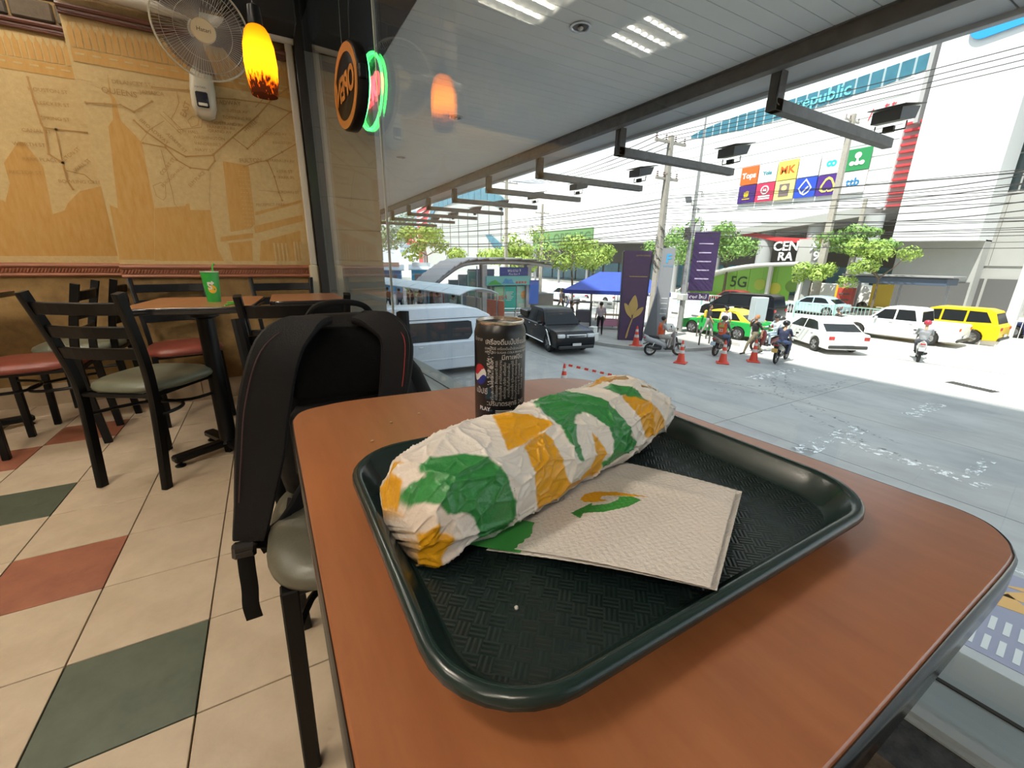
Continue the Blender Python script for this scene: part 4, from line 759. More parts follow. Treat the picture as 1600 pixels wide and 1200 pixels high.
# painted sign on the forecourt just below the window
ps = empty('ground_sign', (6.9, .25, G), .1, 'faded purple and orange painted sign with white hatching below the window', 'ground sign')
MB().span((-1.0, -.75, 0), (1.0, .55, .004)).build('sign_field', mat('faded_purple', (.24, .25, .33), .7), ps)
for k in range(3): MB().prism([(.05 + k * .28, .45 - k * .05), (.45 + k * .2, .28 - k * .12), (.16 + k * .28, -.02 - k * .05)], .004, .008).build('orange_mark', mat('faded_orange', (.60, .33, .10), .7), ps)
for r_ in range(2):
    for k in range(11): MB().span((-.9 + r_ * .42, -.7 + k * .11, .004), (-.62 + r_ * .42, -.65 + k * .11, .008)).build('white_hatch', mat('faded_white', (.55, .56, .54), .7), ps)
MB().span((7.95, -1.6, G), (8.1, 1.2, G + .003)).build('marking', m_paint, ground)
m_kerb = mat('kerb_concrete', (.45, .44, .42), .8, var=(.36, .35, .33), vscale=3); m_pave = mat('pavement', (.40, .385, .36), .85, var=(.33, .315, .295), vscale=2)
side = round_outline([(19.4, 45), (12.9, 45), (12.9, 18.5), (13.2, 15.6), (13.9, 13.7), (15.0, 12.5), (16.6, 11.9), (18.0, 11.8), (19.1, 12.6), (19.5, 14.5)][::1], 4)
sw = MB().prism(side, G, G + .13).build('sidewalk', m_pave, kind='structure'); MB().rings([[(x, y, G) for x, y in inset(side, -.06)], [(x, y, G + .145) for x, y in inset(side, -.05)], [(x, y, G + .15) for x, y in inset(side, .08)], [(x, y, G + .12) for x, y in inset(side, .09)]], True, False, False).build('kerb', m_kerb, sw)
SWZ = G + .13
# ------------------------------------------------------------------ vehicles
m_tyre = mat('tyre_rubber', (.015, .015, .015), .8); m_rim = mat('alloy_rim', (.45, .45, .46), .3, metal=.8); m_cglass = mat('car_glass', (.008, .012, .016), .1, spec=.25); m_chrome = mat('chrome', (.6, .6, .6), .15, metal=1.0); m_plastic = mat('black_trim_plastic', (.02, .02, .02), .5)
m_headl = mat('headlamp', (.65, .68, .7), .1); m_taill = mat('tail_lamp', (.45, .02, .02), .15); m_plate = mat('number_plate', (.6, .6, .58), .5)
def wheel(b_t, b_r, x, y, r, w, side):
    M = Matrix.Translation((x, y, r)) @ Matrix.Rotation(math.pi / 2 * side, 4, 'X') @ Matrix.Identity(4)
    b_t.lathe([(r * .64, -w / 2), (r * .94, -w / 2), (r, -w / 4), (r, w / 4), (r * .94, w / 2), (r * .64, w / 2)], 22, M, cap=False)
    b_r.lathe([(r * .66, -w * .5), (r * .66, -w * .30), (r * .55, -w * .22), (0.001, -w * .2)], 22, M, cap=False)
    for k in range(5):
        a = k * 2 * math.pi / 5; c, s = math.cos(a), math.sin(a); p0 = M @ Vector((c * .04, s * .04, -w * .42)); p1 = M @ Vector((c * r * .62, s * r * .62, -w * .45)); b_r.bar(p0, p1, .06, .03)
    b_r.lathe([(.05, -w * .46), (.05, -w * .3)], 10, M)
def car(label, cat, loc, head, L, W, H, belt, wheels, lower, gh, wins, paint, rw=.33, roofc=None, upperc=None, glass=None, tag_='road vehicles', plate=True, mirrors=True, front=None, rear=None, name='car'):
    """lower: side profile (x, z) counter-clockwise without the underside; gh: cabin profile from belt to roof; wins: lists of (x, z) side windows"""
    rt = empty(name, loc, math.atan2(head[1], head[0]), label, cat, tag_)
    und = []
    for wx in sorted(wheels):
        und.append((wx - rw * 1.14, .24))
        for k in range(1, 8): a = math.pi - k * math.pi / 8; und.append((wx + rw * 1.14 * math.cos(a), .24 + (rw * 1.9 - .24 + .06) * math.sin(a) ** .8))
        und.append((wx + rw * 1.14, .24))
    P = und + lower
    def ring(ins, y): return [(x, y, z) for x, z in inset(P, ins)]
    h = W / 2
    MB().rings([ring(.05, -h), ring(.012, -h + .035), ring(0, -h + .10), ring(0, h - .10), ring(.012, h - .035), ring(.05, h)]).build('body_shell', paint, rt, smooth=30)
    def yz(z): return h - .05 - .17 * max(0, z - belt) / max(.01, H - belt)
    q = MB(); q.use(upperc or paint)
    q.rings([[(x, -yz(z), z) for x, z in gh], [(x, -yz(z) + .05, z + (.02 if z > belt + .2 else 0)) for x, z in gh], [(x, yz(z) - .05, z + (.02 if z > belt + .2 else 0)) for x, z in gh], [(x, yz(z), z) for x, z in gh]])
    q.build('cabin', None, rt, smooth=25)
    g = glass or m_cglass
    for wpoly in wins:
        for s in (-1, 1):
            n = len(wpoly); vs = [(x, s * (yz(z) + .006), z) for x, z in wpoly] + [(x, s * (yz(z) - .01), z) for x, z in wpoly]
            MB().add(vs, [tuple(range(n)), tuple(range(n, 2 * n))[::-1]] + [(i, (i + 1) % n, n + (i + 1) % n, n + i) for i in range(n)]).build('side_window', g, rt)
    def screen(nm, a, c):
        a, c = Vector(a), Vector(c); d = (c - a); nx = Vector((d.y, -d.x)).normalized(); mid = Vector(((min(x for x, z in gh) + max(x for x, z in gh)) / 2, (belt + H) / 2))
        if nx.dot(a - mid) < 0: nx = -nx
        A, B = a + d * .08 + nx * .012, a + d * .88 + nx * .012; ya, yb = yz(A.y) - .07, yz(B.y) - .05
        A2, B2 = A - nx * .03, B - nx * .03
        MB().add([(A.x, -ya, A.y), (A.x, ya, A.y), (B.x, yb, B.y), (B.x, -yb, B.y), (A2.x, -ya, A2.y), (A2.x, ya, A2.y), (B2.x, yb, B2.y), (B2.x, -yb, B2.y)], [(0, 1, 2, 3), (7, 6, 5, 4), (0, 4, 5, 1), (1, 5, 6, 2), (2, 6, 7, 3), (3, 7, 4, 0)]).build(nm, g, rt)
    if front: screen('windscreen', *front)
    if rear: screen('rear_window', *rear)
    for wx in wheels:
        for s in (-1, 1):
            t_, r_ = MB(), MB(); wheel(t_, r_, wx, s * (h - .10), rw, .20, s); t = t_.build('wheel', m_tyre, rt, smooth=40); r_.build('wheel_rim', m_rim, t, smooth=30)
    xf = max(x for x, z in lower); xr = min(x for x, z in lower)
    for s in (-1, 1):
        MB().box((xf - .09, s * (h - .22), belt - .27), (.20, .34, .15), .03).build('headlamp', m_headl, rt); MB().box((xr + .06, s * (h - .16), belt - .18), (.14, .24, .16), .02).build('tail_lamp', m_taill, rt)
        if mirrors: MB().box((max(x for x, z in gh) - .42, s * (h + .07), belt + .08), (.10, .18, .12), .025).build('wing_mirror', paint, rt)
        for k, wpoly in enumerate(wins[:2]): MB().box((sum(x for x, z in wpoly) / len(wpoly) - .3, s * (h + .004), belt - .12), (.16, .03, .03), .008).build('door_handle', m_chrome, rt)
    MB().box((xf + .01, 0, .34), (.10, W - .16, .14), .03).build('front_bumper', m_plastic, rt); MB().box((xr - .01, 0, .36), (.10, W - .16, .14), .03).build('rear_bumper', m_plastic, rt)
    MB().box((xf - .01, 0, belt - .30), (.06, W * .42, .13), .01).build('grille', m_plastic, rt)
    if plate: MB().box((xr - .05, 0, .52), (.02, .40, .13), .002).build('number_plate', m_plate, rt); MB().box((xf + .065, 0, .46), (.02, .40, .11), .002).build('number_plate', m_plate, rt)
    return rt
def paint(nm, c, met=0.0): return mat('car_paint_' + nm, c, .25, metal=met, spec=.3)
SED = dict(L=4.5, W=1.76, H=1.46, belt=.92, wheels=(1.36, -1.32), lower=[(2.2, .24), (2.24, .45), (2.18, .62), (2.0, .74), (1.05, .90), (.9, .93), (-1.6, .95), (-2.15, .92), (-2.24, .80), (-2.25, .4), (-2.2, .24)], gh=[(1.15, .88), (.35, 1.38), (.0, 1.45), (-.7, 1.45), (-1.1, 1.38), (-1.85, .93)], wins=[[(.88, .95), (.33, 1.32), (-.18, 1.36), (-.18, .96)], [(-.26, .96), (-.26, 1.36), (-.72, 1.36), (-1.02, 1.30), (-1.35, .98)]], front=((1.15, .88), (.35, 1.38)), rear=((-1.85, .93), (-1.1, 1.38)))
PIC = dict(L=5.1, W=1.80, H=1.76, belt=1.08, wheels=(1.55, -1.5), lower=[(2.45, .30), (2.52, .55), (2.46, .85), (2.3, .98), (1.0, 1.10), (-2.45, 1.10), (-2.55, 1.05), (-2.55, .45), (-2.5, .30)], gh=[(1.15, 1.05), (.55, 1.66), (.35, 1.74), (-.75, 1.74), (-1.0, 1.68), (-1.12, 1.05)], wins=[[(.95, 1.12), (.52, 1.60), (.02, 1.64), (.02, 1.12)], [(-.06, 1.12), (-.06, 1.64), (-.72, 1.64), (-.92, 1.12)]], front=((1.15, 1.05), (.55, 1.66)), rear=((-1.12, 1.05), (-1.0, 1.68)), rw=.37)
SUV = dict(L=4.7, W=1.80, H=1.80, belt=1.05, wheels=(1.40, -1.38), lower=[(2.25, .28), (2.33, .5), (2.26, .82), (2.05, .95), (1.1, 1.06), (-2.2, 1.08), (-2.32, .95), (-2.34, .45), (-2.28, .28)], gh=[(1.2, 1.02), (.5, 1.66), (.2, 1.76), (-1.6, 1.76), (-1.95, 1.66), (-2.2, 1.05)], wins=[[(1.0, 1.10), (.48, 1.60), (.0, 1.66), (.0, 1.10)], [(-.08, 1.10), (-.08, 1.66), (-.95, 1.66), (-.95, 1.10)], [(-1.03, 1.10), (-1.03, 1.66), (-1.65, 1.64), (-1.95, 1.14)]], front=((1.2, 1.02), (.5, 1.66)), rear=((-2.2, 1.05), (-1.95, 1.66)), rw=.36)
MPV = dict(L=5.1, W=1.88, H=1.92, belt=1.10, wheels=(1.55, -1.5), lower=[(2.45, .26), (2.5, .5), (2.42, .85), (2.2, 1.0), (1.7, 1.1), (-2.4, 1.14), (-2.52, 1.0), (-2.55, .4), (-2.5, .26)], gh=[(1.9, 1.05), (1.0, 1.72), (.6, 1.86), (-2.05, 1.88), (-2.3, 1.78), (-2.45, 1.1)], wins=[[(1.55, 1.14), (.95, 1.64), (.55, 1.74), (.55, 1.16)], [(.45, 1.16), (.45, 1.74), (-.85, 1.76), (-.85, 1.16)], [(-.95, 1.16), (-.95, 1.76), (-2.0, 1.74), (-2.22, 1.2)]], front=((1.9, 1.05), (1.0, 1.72)), rear=((-2.45, 1.1), (-2.3, 1.78)), rw=.34)
VAN = dict(L=5.38, W=1.88, H=2.28, belt=1.18, wheels=(1.72, -1.40), lower=[(2.55, .24), (2.66, .45), (2.62, .85), (2.5, 1.10), (2.35, 1.2), (-2.66, 1.2), (-2.69, 1.0), (-2.69, .4), (-2.66, .24)], gh=[(2.42, 1.14), (1.75, 1.98), (1.3, 2.2), (.8, 2.27), (-2.4, 2.27), (-2.6, 2.16), (-2.67, 1.16)], wins=[[(2.15, 1.22), (1.62, 1.82), (1.22, 1.84), (1.22, 1.22)], [(.98, 1.30), (1.06, 1.42), (1.04, 1.80), (.92, 1.84), (-2.25, 1.84), (-2.4, 1.74), (-2.42, 1.3), (-2.32, 1.22), (.88, 1.22)]], front=((2.42, 1.14), (1.75, 1.98)), rear=((-2.67, 1.16), (-2.6, 2.16)), rw=.33)
van = car('silver white high-roof passenger van parked past the window', 'van', (4.85, 13.85, G), (1, .0), paint=paint('silver', (.62, .67, .74), .25), name='van', **VAN)
for s in (-1, 1):
    MB().box((-.1, s * .945, .62), (4.9, .02, .05), .008).build('side_moulding', MATS['car_paint_silver'], van); MB().box((-.45, s * .915, 1.95), (4.3, .015, .02), .004).build('roof_seam', m_plastic, van); MB().box((1.14, s * .944, 1.0), (.012, .012, 1.5)).build('door_gap', m_plastic, van)
pk = car('black double-cab pickup truck parked facing the forecourt', 'pickup', (11.5, 16.15, G), (-.2, -.98), paint=paint('black', (.006, .007, .010)), name='pickup_truck', **PIC)
MB().box((2.50, 0, .80), (.08, .95, .14), .02).build('chrome_grille', m_chrome, pk); MB().box((-1.9, 0, 1.30), (1.15, 1.60, .36), .06).build('bed_cover', MATS['car_paint_black'], pk)
for s in (-1, 1): MB().tube([(1.95, s * .93, .35), (1.6, s * .95, .85), (1.45, s * .95, .95)], .04, 8).build('arch_trim', m_chrome, pk); MB().box((.1, s * .93, .36), (2.3, .16, .06), .02).build('side_step', m_chrome, pk)
car('white saloon car driving away in the sunlit lane', 'car', (22.95, 10.1, G), (.57, .82), paint=paint('white', (.80, .80, .78)), **SED)
w2 = car('white double-cab pickup truck in the second lane', 'pickup', (29.2, 9.1, G), (0, 1), paint=MATS['car_paint_white'], name='pickup_truck', **PIC)
car('yellow taxi estate behind the white pickup truck', 'taxi', (31.9, 8.1, G), (0, 1), paint=paint('taxi_yellow', (.80, .52, .01)), **SUV)
tx = car('green and yellow taxi stopped behind the motorcycle riders', 'taxi', (21.65, 14.2, G), (-.05, 1), paint=paint('taxi_green', (.02, .36, .07)), upperc=paint('taxi_roof_yellow', (.85, .62, .05)), **SED); MB().box((-.3, 0, 1.52), (.14, .36, .12), .03).build('roof_sign', mat('roof_sign_white', (.75, .72, .6), .4), tx)
car('black people carrier in the third lane behind the taxi', 'van', (28.4, 17.5, G), (-.1, 1), paint=MATS['car_paint_black'], name='van', **MPV)
car('pale blue saloon car passing behind the railing', 'car', (38.0, 17.4, G), (0, 1), paint=paint('pale_blue', (.42, .55, .60), .2), **SED)
car('dark red saloon car half hidden behind the black people carrier', 'car', (38.0, 24.5, G), (0, 1), paint=paint('dark_red', (.22, .03, .03)), **SED)
car('navy blue saloon car at the edge of view behind the railing', 'car', (37.0, 4.9, G), (0, 1), paint=paint('navy', (.02, .03, .09), .2), **SED)
for k, (x, y, nm, lb) in enumerate(((25.2, 33.5, 'silver', 'silver car queueing beyond the blue tent, first from the tree'), (27.8, 31.0, 'white', 'white car queueing beyond the blue tent roof'), (23.0, 38.5, 'pale_blue', 'pale blue car far up the road behind the tree'), (30.5, 37.0, 'white', 'white car far up the road in the middle lane'))): car(lb, 'car', (x, y, G), (0, 1), paint=MATS['car_paint_' + nm], **SED)
# ------------------------------------------------------------------ people
SKIN = (.42, .23, .14)
def person(label, loc, head, pose, top, bottom, skin=SKIN, hair=(.012, .010, .009), shoes=(.03, .028, .025), sc_=1.0, helmet=None, vest=None, arms=None, long_sleeve=False, shorts=False, vox=.016, group='people in the street', bag=None, number=None):
    """one continuous figure: tapered limbs merged into one surface, coloured by region; x forward, y left"""
    V_ = Vector
    J = {}
    if pose == 'sit':                                       # riding a scooter: hips at .80 m, feet on the board
        J.update(pel=(0, 0, .80), chest=(.03, 0, 1.16), neck=(.06, 0, 1.35), head=(.10, 0, 1.50))
        for s, n in ((1, 'l'), (-1, 'r')):
            J['sh' + n] = (.04, s * .19, 1.29); J['el' + n] = (.20, s * .25, 1.06); J['wr' + n] = (.43, s * .24, 1.03); J['hand' + n] = (.50, s * .235, 1.035)
            J['hip' + n] = (.02, s * .095, .80); J['kn' + n] = (.40, s * .17, .74); J['an' + n] = (.34, s * .14, .34); J['toe' + n] = (.50, s * .15, .30)
    else:
        J.update(pel=(0, 0, .93), chest=(.01, 0, 1.26), neck=(.015, 0, 1.44), head=(.03, 0, 1.58))
        st = {'stand': (.0, .0), 'walk': (.30, -.30), 'stride': (.42, -.42)}[pose if pose in ('stand', 'walk', 'stride') else 'stand']
        for (s, n), f in zip(((1, 'l'), (-1, 'r')), st):
            J['sh' + n] = (.01, s * .185, 1.39); J['el' + n] = (-.04 - f * .35, s * .235, 1.12); J['wr' + n] = (.06 - f * .55, s * .245, .90); J['hand' + n] = (.08 - f * .6, s * .245, .83)
            J['hip' + n] = (0, s * .095, .91); J['kn' + n] = (.04 + f * .55, s * .105, .50); J['an' + n] = (f * .9 - (.06 if f < 0 else 0), s * .105, .09 + (.05 if f < 0 else 0)); J['toe' + n] = (f * .9 + .15 - (.06 if f < 0 else 0), s * .125, .04)
    if arms: J.update(arms)
    J = {k: V_(v) for k, v in J.items()}
    caps = []                                               # (p0, r0, p1, r1, region)
    def cap(a, ra, b, rb, reg): caps.append((V_(a), ra, V_(b), rb, reg))
    cap(J['pel'] + V_((0, .05, 0)), .125, J['pel'] - V_((0, .05, 0)), .125, 'bottom')
    mid = J['pel'].lerp(J['chest'], .45); cap(J['pel'] + V_((0, 0, .06)), .125, mid, .125, 'top')
    for s in (1, -1): cap(mid + V_((0, s * .04, 0)), .115, J['chest'] + V_((0, s * .065, 0)), .125, 'top'); cap(J['chest'] + V_((0, s * .06, .03)), .11, J['sh' + ('l' if s > 0 else 'r')] + V_((0, -s * .03, 0)), .065, 'top')
    cap(J['chest'] + V_((0, 0, .1)), .07, J['neck'], .052, 'skin'); cap(J['neck'], .05, J['head'] - V_((.01, 0, .06)), .05, 'skin')
    cap(J['head'] + V_((-.012, 0, .045)), .088, J['head'] + V_((.004, 0, -.01)), .082, 'skin'); cap(J['head'] + V_((.012, 0, -.05)), .06, J['head'] + V_((.03, 0, -.085)), .04, 'skin')
    cap(J['head'] + V_((.085, 0, .01)), .010, J['head'] + V_((.102, 0, -.022)), .014, 'skin'); cap(J['head'] + V_((.078, -.02, -.058)), .012, J['head'] + V_((.078, .02, -.058)), .012, 'skin')
    for s in (1, -1): cap(J['head'] + V_((-.005, s * .083, .015)), .016, J['head'] + V_((-.012, s * .086, -.02)), .014, 'skin')
    for n, s in (('l', 1), ('r', -1)):
        sh, el, wr, hd = J['sh' + n], J['el' + n], J['wr' + n], J['hand' + n]
        cap(sh, .062, sh.lerp(el, .55), .052, 'top'); cap(sh.lerp(el, .55), .050, el, .044, 'top' if long_sleeve else 'sleeve'); cap(el, .044, wr, .030, 'top' if long_sleeve else 'skin'); cap(wr, .028, hd, .036, 'skin')
        d = (hd - wr).normalized(); side = V_((0, 0, 1)).cross(d); side = side.normalized() if side.length > .1 else V_((1, 0, 0))
        for k, (o_, ln) in enumerate(((-.030, .060), (-.010, .075), (.010, .070), (.030, .052))): p = hd + side * o_ * .9; q = p + d * ln * .6 - V_((0, 0, .008)); cap(p, .011, q, .0105, 'skin'); cap(q, .0105, q + d * ln * .35 - V_((0, 0, .018)), .010, 'skin')
        th = wr.lerp(hd, .45) + side * (-s) * .030; cap(th, .013, th + d * .05 + side * (-s) * .022, .011, 'skin')
        hp, kn, an, to = J['hip' + n], J['kn' + n], J['an' + n], J['toe' + n]
        cap(hp, .098, hp.lerp(kn, .5), .082, 'bottom'); cap(hp.lerp(kn, .5), .080, kn, .060, 'bottom'); cap(kn, .058, kn.lerp(an, .4), .056, 'skin' if shorts else 'bottom'); cap(kn.lerp(an, .4), .054, an, .040, 'skin' if shorts else 'bottom'); cap(an + V_((-.03, 0, -.02)), .042, to, .034, 'shoe')
    b = MB()
    for p0, r0, p1, r1, reg in caps:
        d = p1 - p0
        if d.length < 1e-4: d = V_((0, 0, 1e-3))
        t = d.normalized(); b.tube([p0 - t * r0 * .95, p0 - t * r0 * .7, p0 - t * r0 * .35, p0, p1, p1 + t * r1 * .35, p1 + t * r1 * .7, p1 + t * r1 * .95], [r0 * .31, r0 * .71, r0 * .94, r0, r1, r1 * .94, r1 * .71, r1 * .31], 10)
    tmp = b.build('person', None)
    rm = tmp.modifiers.new('skin', 'REMESH'); rm.mode = 'VOXEL'; rm.voxel_size = vox; rm.use_smooth_shade = True
    sm = tmp.modifiers.new('soft', 'SMOOTH'); sm.factor = .5; sm.iterations = 2
    dg = bpy.context.evaluated_depsgraph_get(); dg.update(); me = bpy.data.meshes.new_from_object(tmp.evaluated_get(dg)); old = tmp.data; bpy.data.objects.remove(tmp); bpy.data.meshes.remove(old)
    n = len(me.polygons); cen = np.empty(n * 3); me.polygons.foreach_get('center', cen); cen = cen.reshape(-1, 3); best = np.full(n, 1e9); which = np.zeros(n, int)
    regs = ['skin', 'top', 'bottom', 'shoe', 'sleeve', 'vest']
    for p0, r0, p1, r1, reg in caps:
        a = np.array(p0); d = np.array(p1 - p0); L2 = max(d @ d, 1e-9); t = np.clip((cen - a) @ d / L2, 0, 1); dist = np.linalg.norm(cen - a - t[:, None] * d, axis=1) - (r0 + (r1 - r0) * t)
        m_ = dist < best; best[m_] = dist[m_]; which[m_] = regs.index(reg)
    if vest: which[(which == 1) & (np.abs(cen[:, 1]) < .175)] = 5
    cols = {'skin': skin, 'top': top, 'bottom': bottom, 'shoe': shoes, 'sleeve': top, 'vest': vest or top}
    def cm(c, r=.8): return mat('cloth_%d_%d_%d' % tuple(int(v * 255) for v in c), c, r)
    me.materials.clear()
    for r_ in regs: me.materials.append(cm(cols[r_], .55 if r_ == 'skin' else .85))
    me.polygons.foreach_set('material_index', which); me.polygons.foreach_set('use_smooth', [True] * n); me.update()
    o = link_mesh('person', me); o.location = loc; o.rotation_euler = (0, 0, math.atan2(head[1], head[0])); o.scale = (sc_,) * 3; tag(o, label, 'person', group)
    h = J['head']
    for s in (1, -1): MB().ball(tuple(h + V_((.078, s * .030, .012))), (.010, .013, .009), 8, 6).build('eye', mat('eye_dark', (.02, .015, .012), .3), o)
    if helmet:
        q = MB(); q.lathe([(.112, -.045), (.128, .0), (.126, .06), (.10, .11), (.05, .135), (.005, .14)], 20, Matrix.Translation(h + V_((-.012, 0, .02))), cap=True); q.build('helmet', mat('helmet_%d' % int(helmet[0] * 255), helmet, .2), o, smooth=True); MB().ball(tuple(h + V_((.045, 0, .02))), (.085, .108, .06), 14, 8).build('visor', mat('visor_dark', (.02, .02, .025), .1), o, smooth='all')
    else:
        q = MB(); q.lathe([(.086, -.03), (.098, .02), (.094, .065), (.070, .108), (.03, .125), (.004, .128)], 16, Matrix.Translation(h + V_((-.022, 0, .02))) @ Matrix.Rotation(-.35, 4, 'Y')); q.build('hair', cm(hair, .6), o, smooth=True)
    if bag: MB().box(tuple(J['chest'] + V_((-.19, 0, -.04))), (.14, .30, .40), .05).build('rucksack', cm(bag), o)
    if number: lettering('vest_number', number, .17, cm((.75, .74, .7)), frame_matrix(J['chest'] + V_((-.145, 0, -.12)), (0, -1, 0), (0, 0, 1)), o, bold=.004); MB().box(tuple(J['chest'] + V_((-.138, 0, .07))), (.012, .20, .10), .004).build('vest_badge', cm((.35, .45, .12)), o)
    return o
# ------------------------------------------------------------------ motorcycles
def scooter(label, loc, head, body, accent=(.03, .03, .03), kind='scooter', platec=(.6, .62, .65)):
    r = empty('motorcycle', loc, math.atan2(head[1], head[0]), label, 'motorcycle', 'motorcycles in the street')
    mb = mat('bike_%d_%d_%d' % tuple(int(v * 255) for v in body), body, .25, coat=.4); md = mat('bike_dark', (.02, .02, .022), .45); wr = .27 if kind == 'scooter' else .29; xf, xr = .64, -.60
    for x, nm in ((xf, 'front_wheel'), (xr, 'rear_wheel')):
        M = Matrix.Translation((x, 0, wr)) @ Matrix.Rotation(math.pi / 2, 4, 'X'); w = .10 if kind == 'scooter' else .075
        t = MB().lathe([(wr * .70, -w / 2), (wr * .93, -w / 2), (wr, -w * .2), (wr, w * .2), (wr * .93, w / 2), (wr * .70, w / 2)], 24, M, cap=False).build(nm, m_tyre, r, smooth=40)
        q = MB().lathe([(wr * .72, -.03), (wr * .64, -.03), (wr * .64, .03), (wr * .72, .03)], 24, M, cap=False); q.lathe([(.05, -.05), (.05, .05)], 12, M)
        for k in range(6): a = k * math.pi / 3; q.bar(M @ Vector((.03 * math.cos(a), .03 * math.sin(a), 0)), M @ Vector((wr * .68 * math.cos(a), wr * .68 * math.sin(a), 0)), .02, .014)
        q.build('wheel_rim', m_rim, t)
    for s in (-1, 1): MB().tube([(xf, s * .065, wr), (xf - .10, s * .06, .60), (xf - .16, s * .05, .80)], .022, 8).build('fork_leg', md, r); MB().tube([(xr, s * .10, wr), (xr + .12, s * .11, .62)], .02, 8).build('shock_absorber', m_chrome, r)
    MB().rings([[(x, y * w_, z + dz) for y, dz in ((-1, 0), (-.8, .10), (0, .13), (.8, .10), (1, 0), (.7, -.12), (0, -.16), (-.7, -.12))] for x, z, w_ in ((-.92, .80, .05), (-.80, .74, .12), (-.55, .66, .16), (-.25, .58, .15), (0, .46, .12), (.10, .36, .10))]).build('tail_fairing', mb, r, smooth='all')
    MB().rings([[(x, y * w_, z) for y, z in ((-1, z0), (1, z0), (1, z1), (-1, z1))] for x, w_, z0, z1 in ((.02, .14, .26, .33), (.30, .14, .26, .32), (.40, .10, .30, .45))]).build('footboard', md, r)
    MB().rings([[(x + dx, y * w_, z) for y, dx in ((-1, -.06), (-.6, .03), (0, .07), (.6, .03), (1, -.06), (0, -.02))] for x, z, w_ in ((.42, .28, .12), (.40, .50, .19), (.38, .72, .21), (.40, .88, .17), (.44, 1.0, .09))]).build('leg_shield', mb, r, smooth='all')
    MB().rings([[(xf + dx, y * .06, z) for y in (-1, 0, 1)] + [(xf + dx * .86, y * .05, z - .03) for y in (1, 0, -1)] for dx, z in ((.30, wr + .08), (.20, wr + .25), (.02, wr + .32), (-.18, wr + .27))]).build('front_mudguard', mb, r, smooth='all')
    MB().rings([[(x, y * w_, z + dz) for y, dz in ((-1, 0), (-.7, .06), (.7, .06), (1, 0), (.6, -.03), (-.6, -.03))] for x, z, w_ in ((-.72, .82, .09), (-.55, .80, .14), (-.2, .76, .13), (.0, .73, .09))]).build('seat', mat('bike_seat', (.012, .012, .012), .6), r, smooth='all')
    MB().tube([(-.30, -.14, .34), (-.60, -.15, .36), (-.85, -.16, .42)], [.04, .055, .045], 10).build('exhaust', md, r, smooth=True); MB().box((-.32, 0, .36), (.42, .20, .24), .05).build('engine', md, r)
    MB().tube(smooth_path([(.30, -.33, 1.02), (.40, -.20, 1.02), (.43, 0, .98), (.40, .20, 1.02), (.30, .33, 1.02)], 4), .014, 8).build('handlebar', md, r, smooth=True)
    for s in (-1, 1): MB().tube([(.36, s * .24, 1.03), (.36, s * .28, 1.16)], .007, 6).build('mirror_stem', md, r); MB().ball((.36, s * .30, 1.19), (.02, .06, .04), 10, 6).build('mirror', md, r, smooth='all')
    MB().box((.50, 0, .90), (.06, .16, .10), .03).build('headlamp', m_headl, r); MB().box((-.90, 0, .78), (.06, .16, .07), .02).build('tail_lamp', m_taill, r)
    MB().box((-.97, 0, .58), (.02, .20, .16), .003, (0, .3, 0)).build('number_plate', mat('bike_plate_%d' % int(platec[0] * 100), platec, .5), r); MB().bar((-.75, 0, .55), (-.95, 0, .50), .10, .02).build('rear_mudguard', md, r)
    if kind == 'bike': MB().box((.02, 0, .70), (.40, .22, .18), .06).build('fuel_tank', mb, r)
    return r
sitz = .0
def rider(bike, label, **kw):
    lb = bike.location; a = bike.rotation_euler[2]; d = Vector((math.cos(a), math.sin(a), 0)); return person(label, lb - d * .22 + Vector((0, 0, .03)), (d.x, d.y), 'sit', **kw)
NAVY = (.025, .032, .07); JEAN = (.06, .10, .20); ORG = (.70, .10, .03)
b1 = scooter('silver scooter waiting at the kerb before the grey pylon', (14.35, 11.95, G), (.9, -.43), (.36, .36, .37))
rider(b1, 'rider in grey shirt and orange vest on the silver scooter', top=(.38, .36, .35), bottom=(.30, .27, .24), vest=ORG, long_sleeve=True, vox=.014)
b2 = scooter('dark brown scooter beside the middle traffic cones', (16.9, 11.0, G), (.95, .20), (.10, .085, .075), platec=(.40, .52, .62))
rider(b2, 'rider in numbered orange vest and blue jeans on the dark scooter', top=(.10, .10, .12), bottom=JEAN, vest=ORG, long_sleeve=True, helmet=(.05, .045, .045), number='22', vox=.014)
b3 = scooter('black motorcycle with orange number plate in front on the forecourt', (17.8, 8.95, G), (.97, .20), (.015, .015, .018), kind='bike', platec=(.65, .38, .10))
rider(b3, 'rider in navy shirt and black helmet on the black motorcycle', top=NAVY, bottom=(.035, .055, .13), helmet=(.012, .012, .014), long_sleeve=True, vox=.014)
b4 = scooter('red and black motorcycle coming round the corner behind the pedestrian', (19.5, 10.4, G), (-.75, .4), (.10, .02, .02))
rider(b4, 'rider in pale shirt and dark helmet on the red and black motorcycle', top=(.50, .55, .58), bottom=(.32, .40, .48), helmet=(.03, .03, .033), long_sleeve=True)
b5 = scooter('white motorcycle riding away alone in the sunlit lane', (23.6, 6.45, G), (.95, .32), (.55, .53, .52))
rider(b5, 'rider in grey shirt and red helmet on the white motorcycle', top=(.30, .31, .33), bottom=(.08, .085, .11), helmet=(.40, .03, .06))
b6 = scooter('dark motorcycle passing behind the white saloon', (26.2, 10.9, G), (0, 1), (.05, .05, .06))
rider(b6, 'rider in dark jacket passing behind the white saloon', top=(.06, .055, .055), bottom=(.05, .05, .06), helmet=(.08, .075, .075), long_sleeve=True)
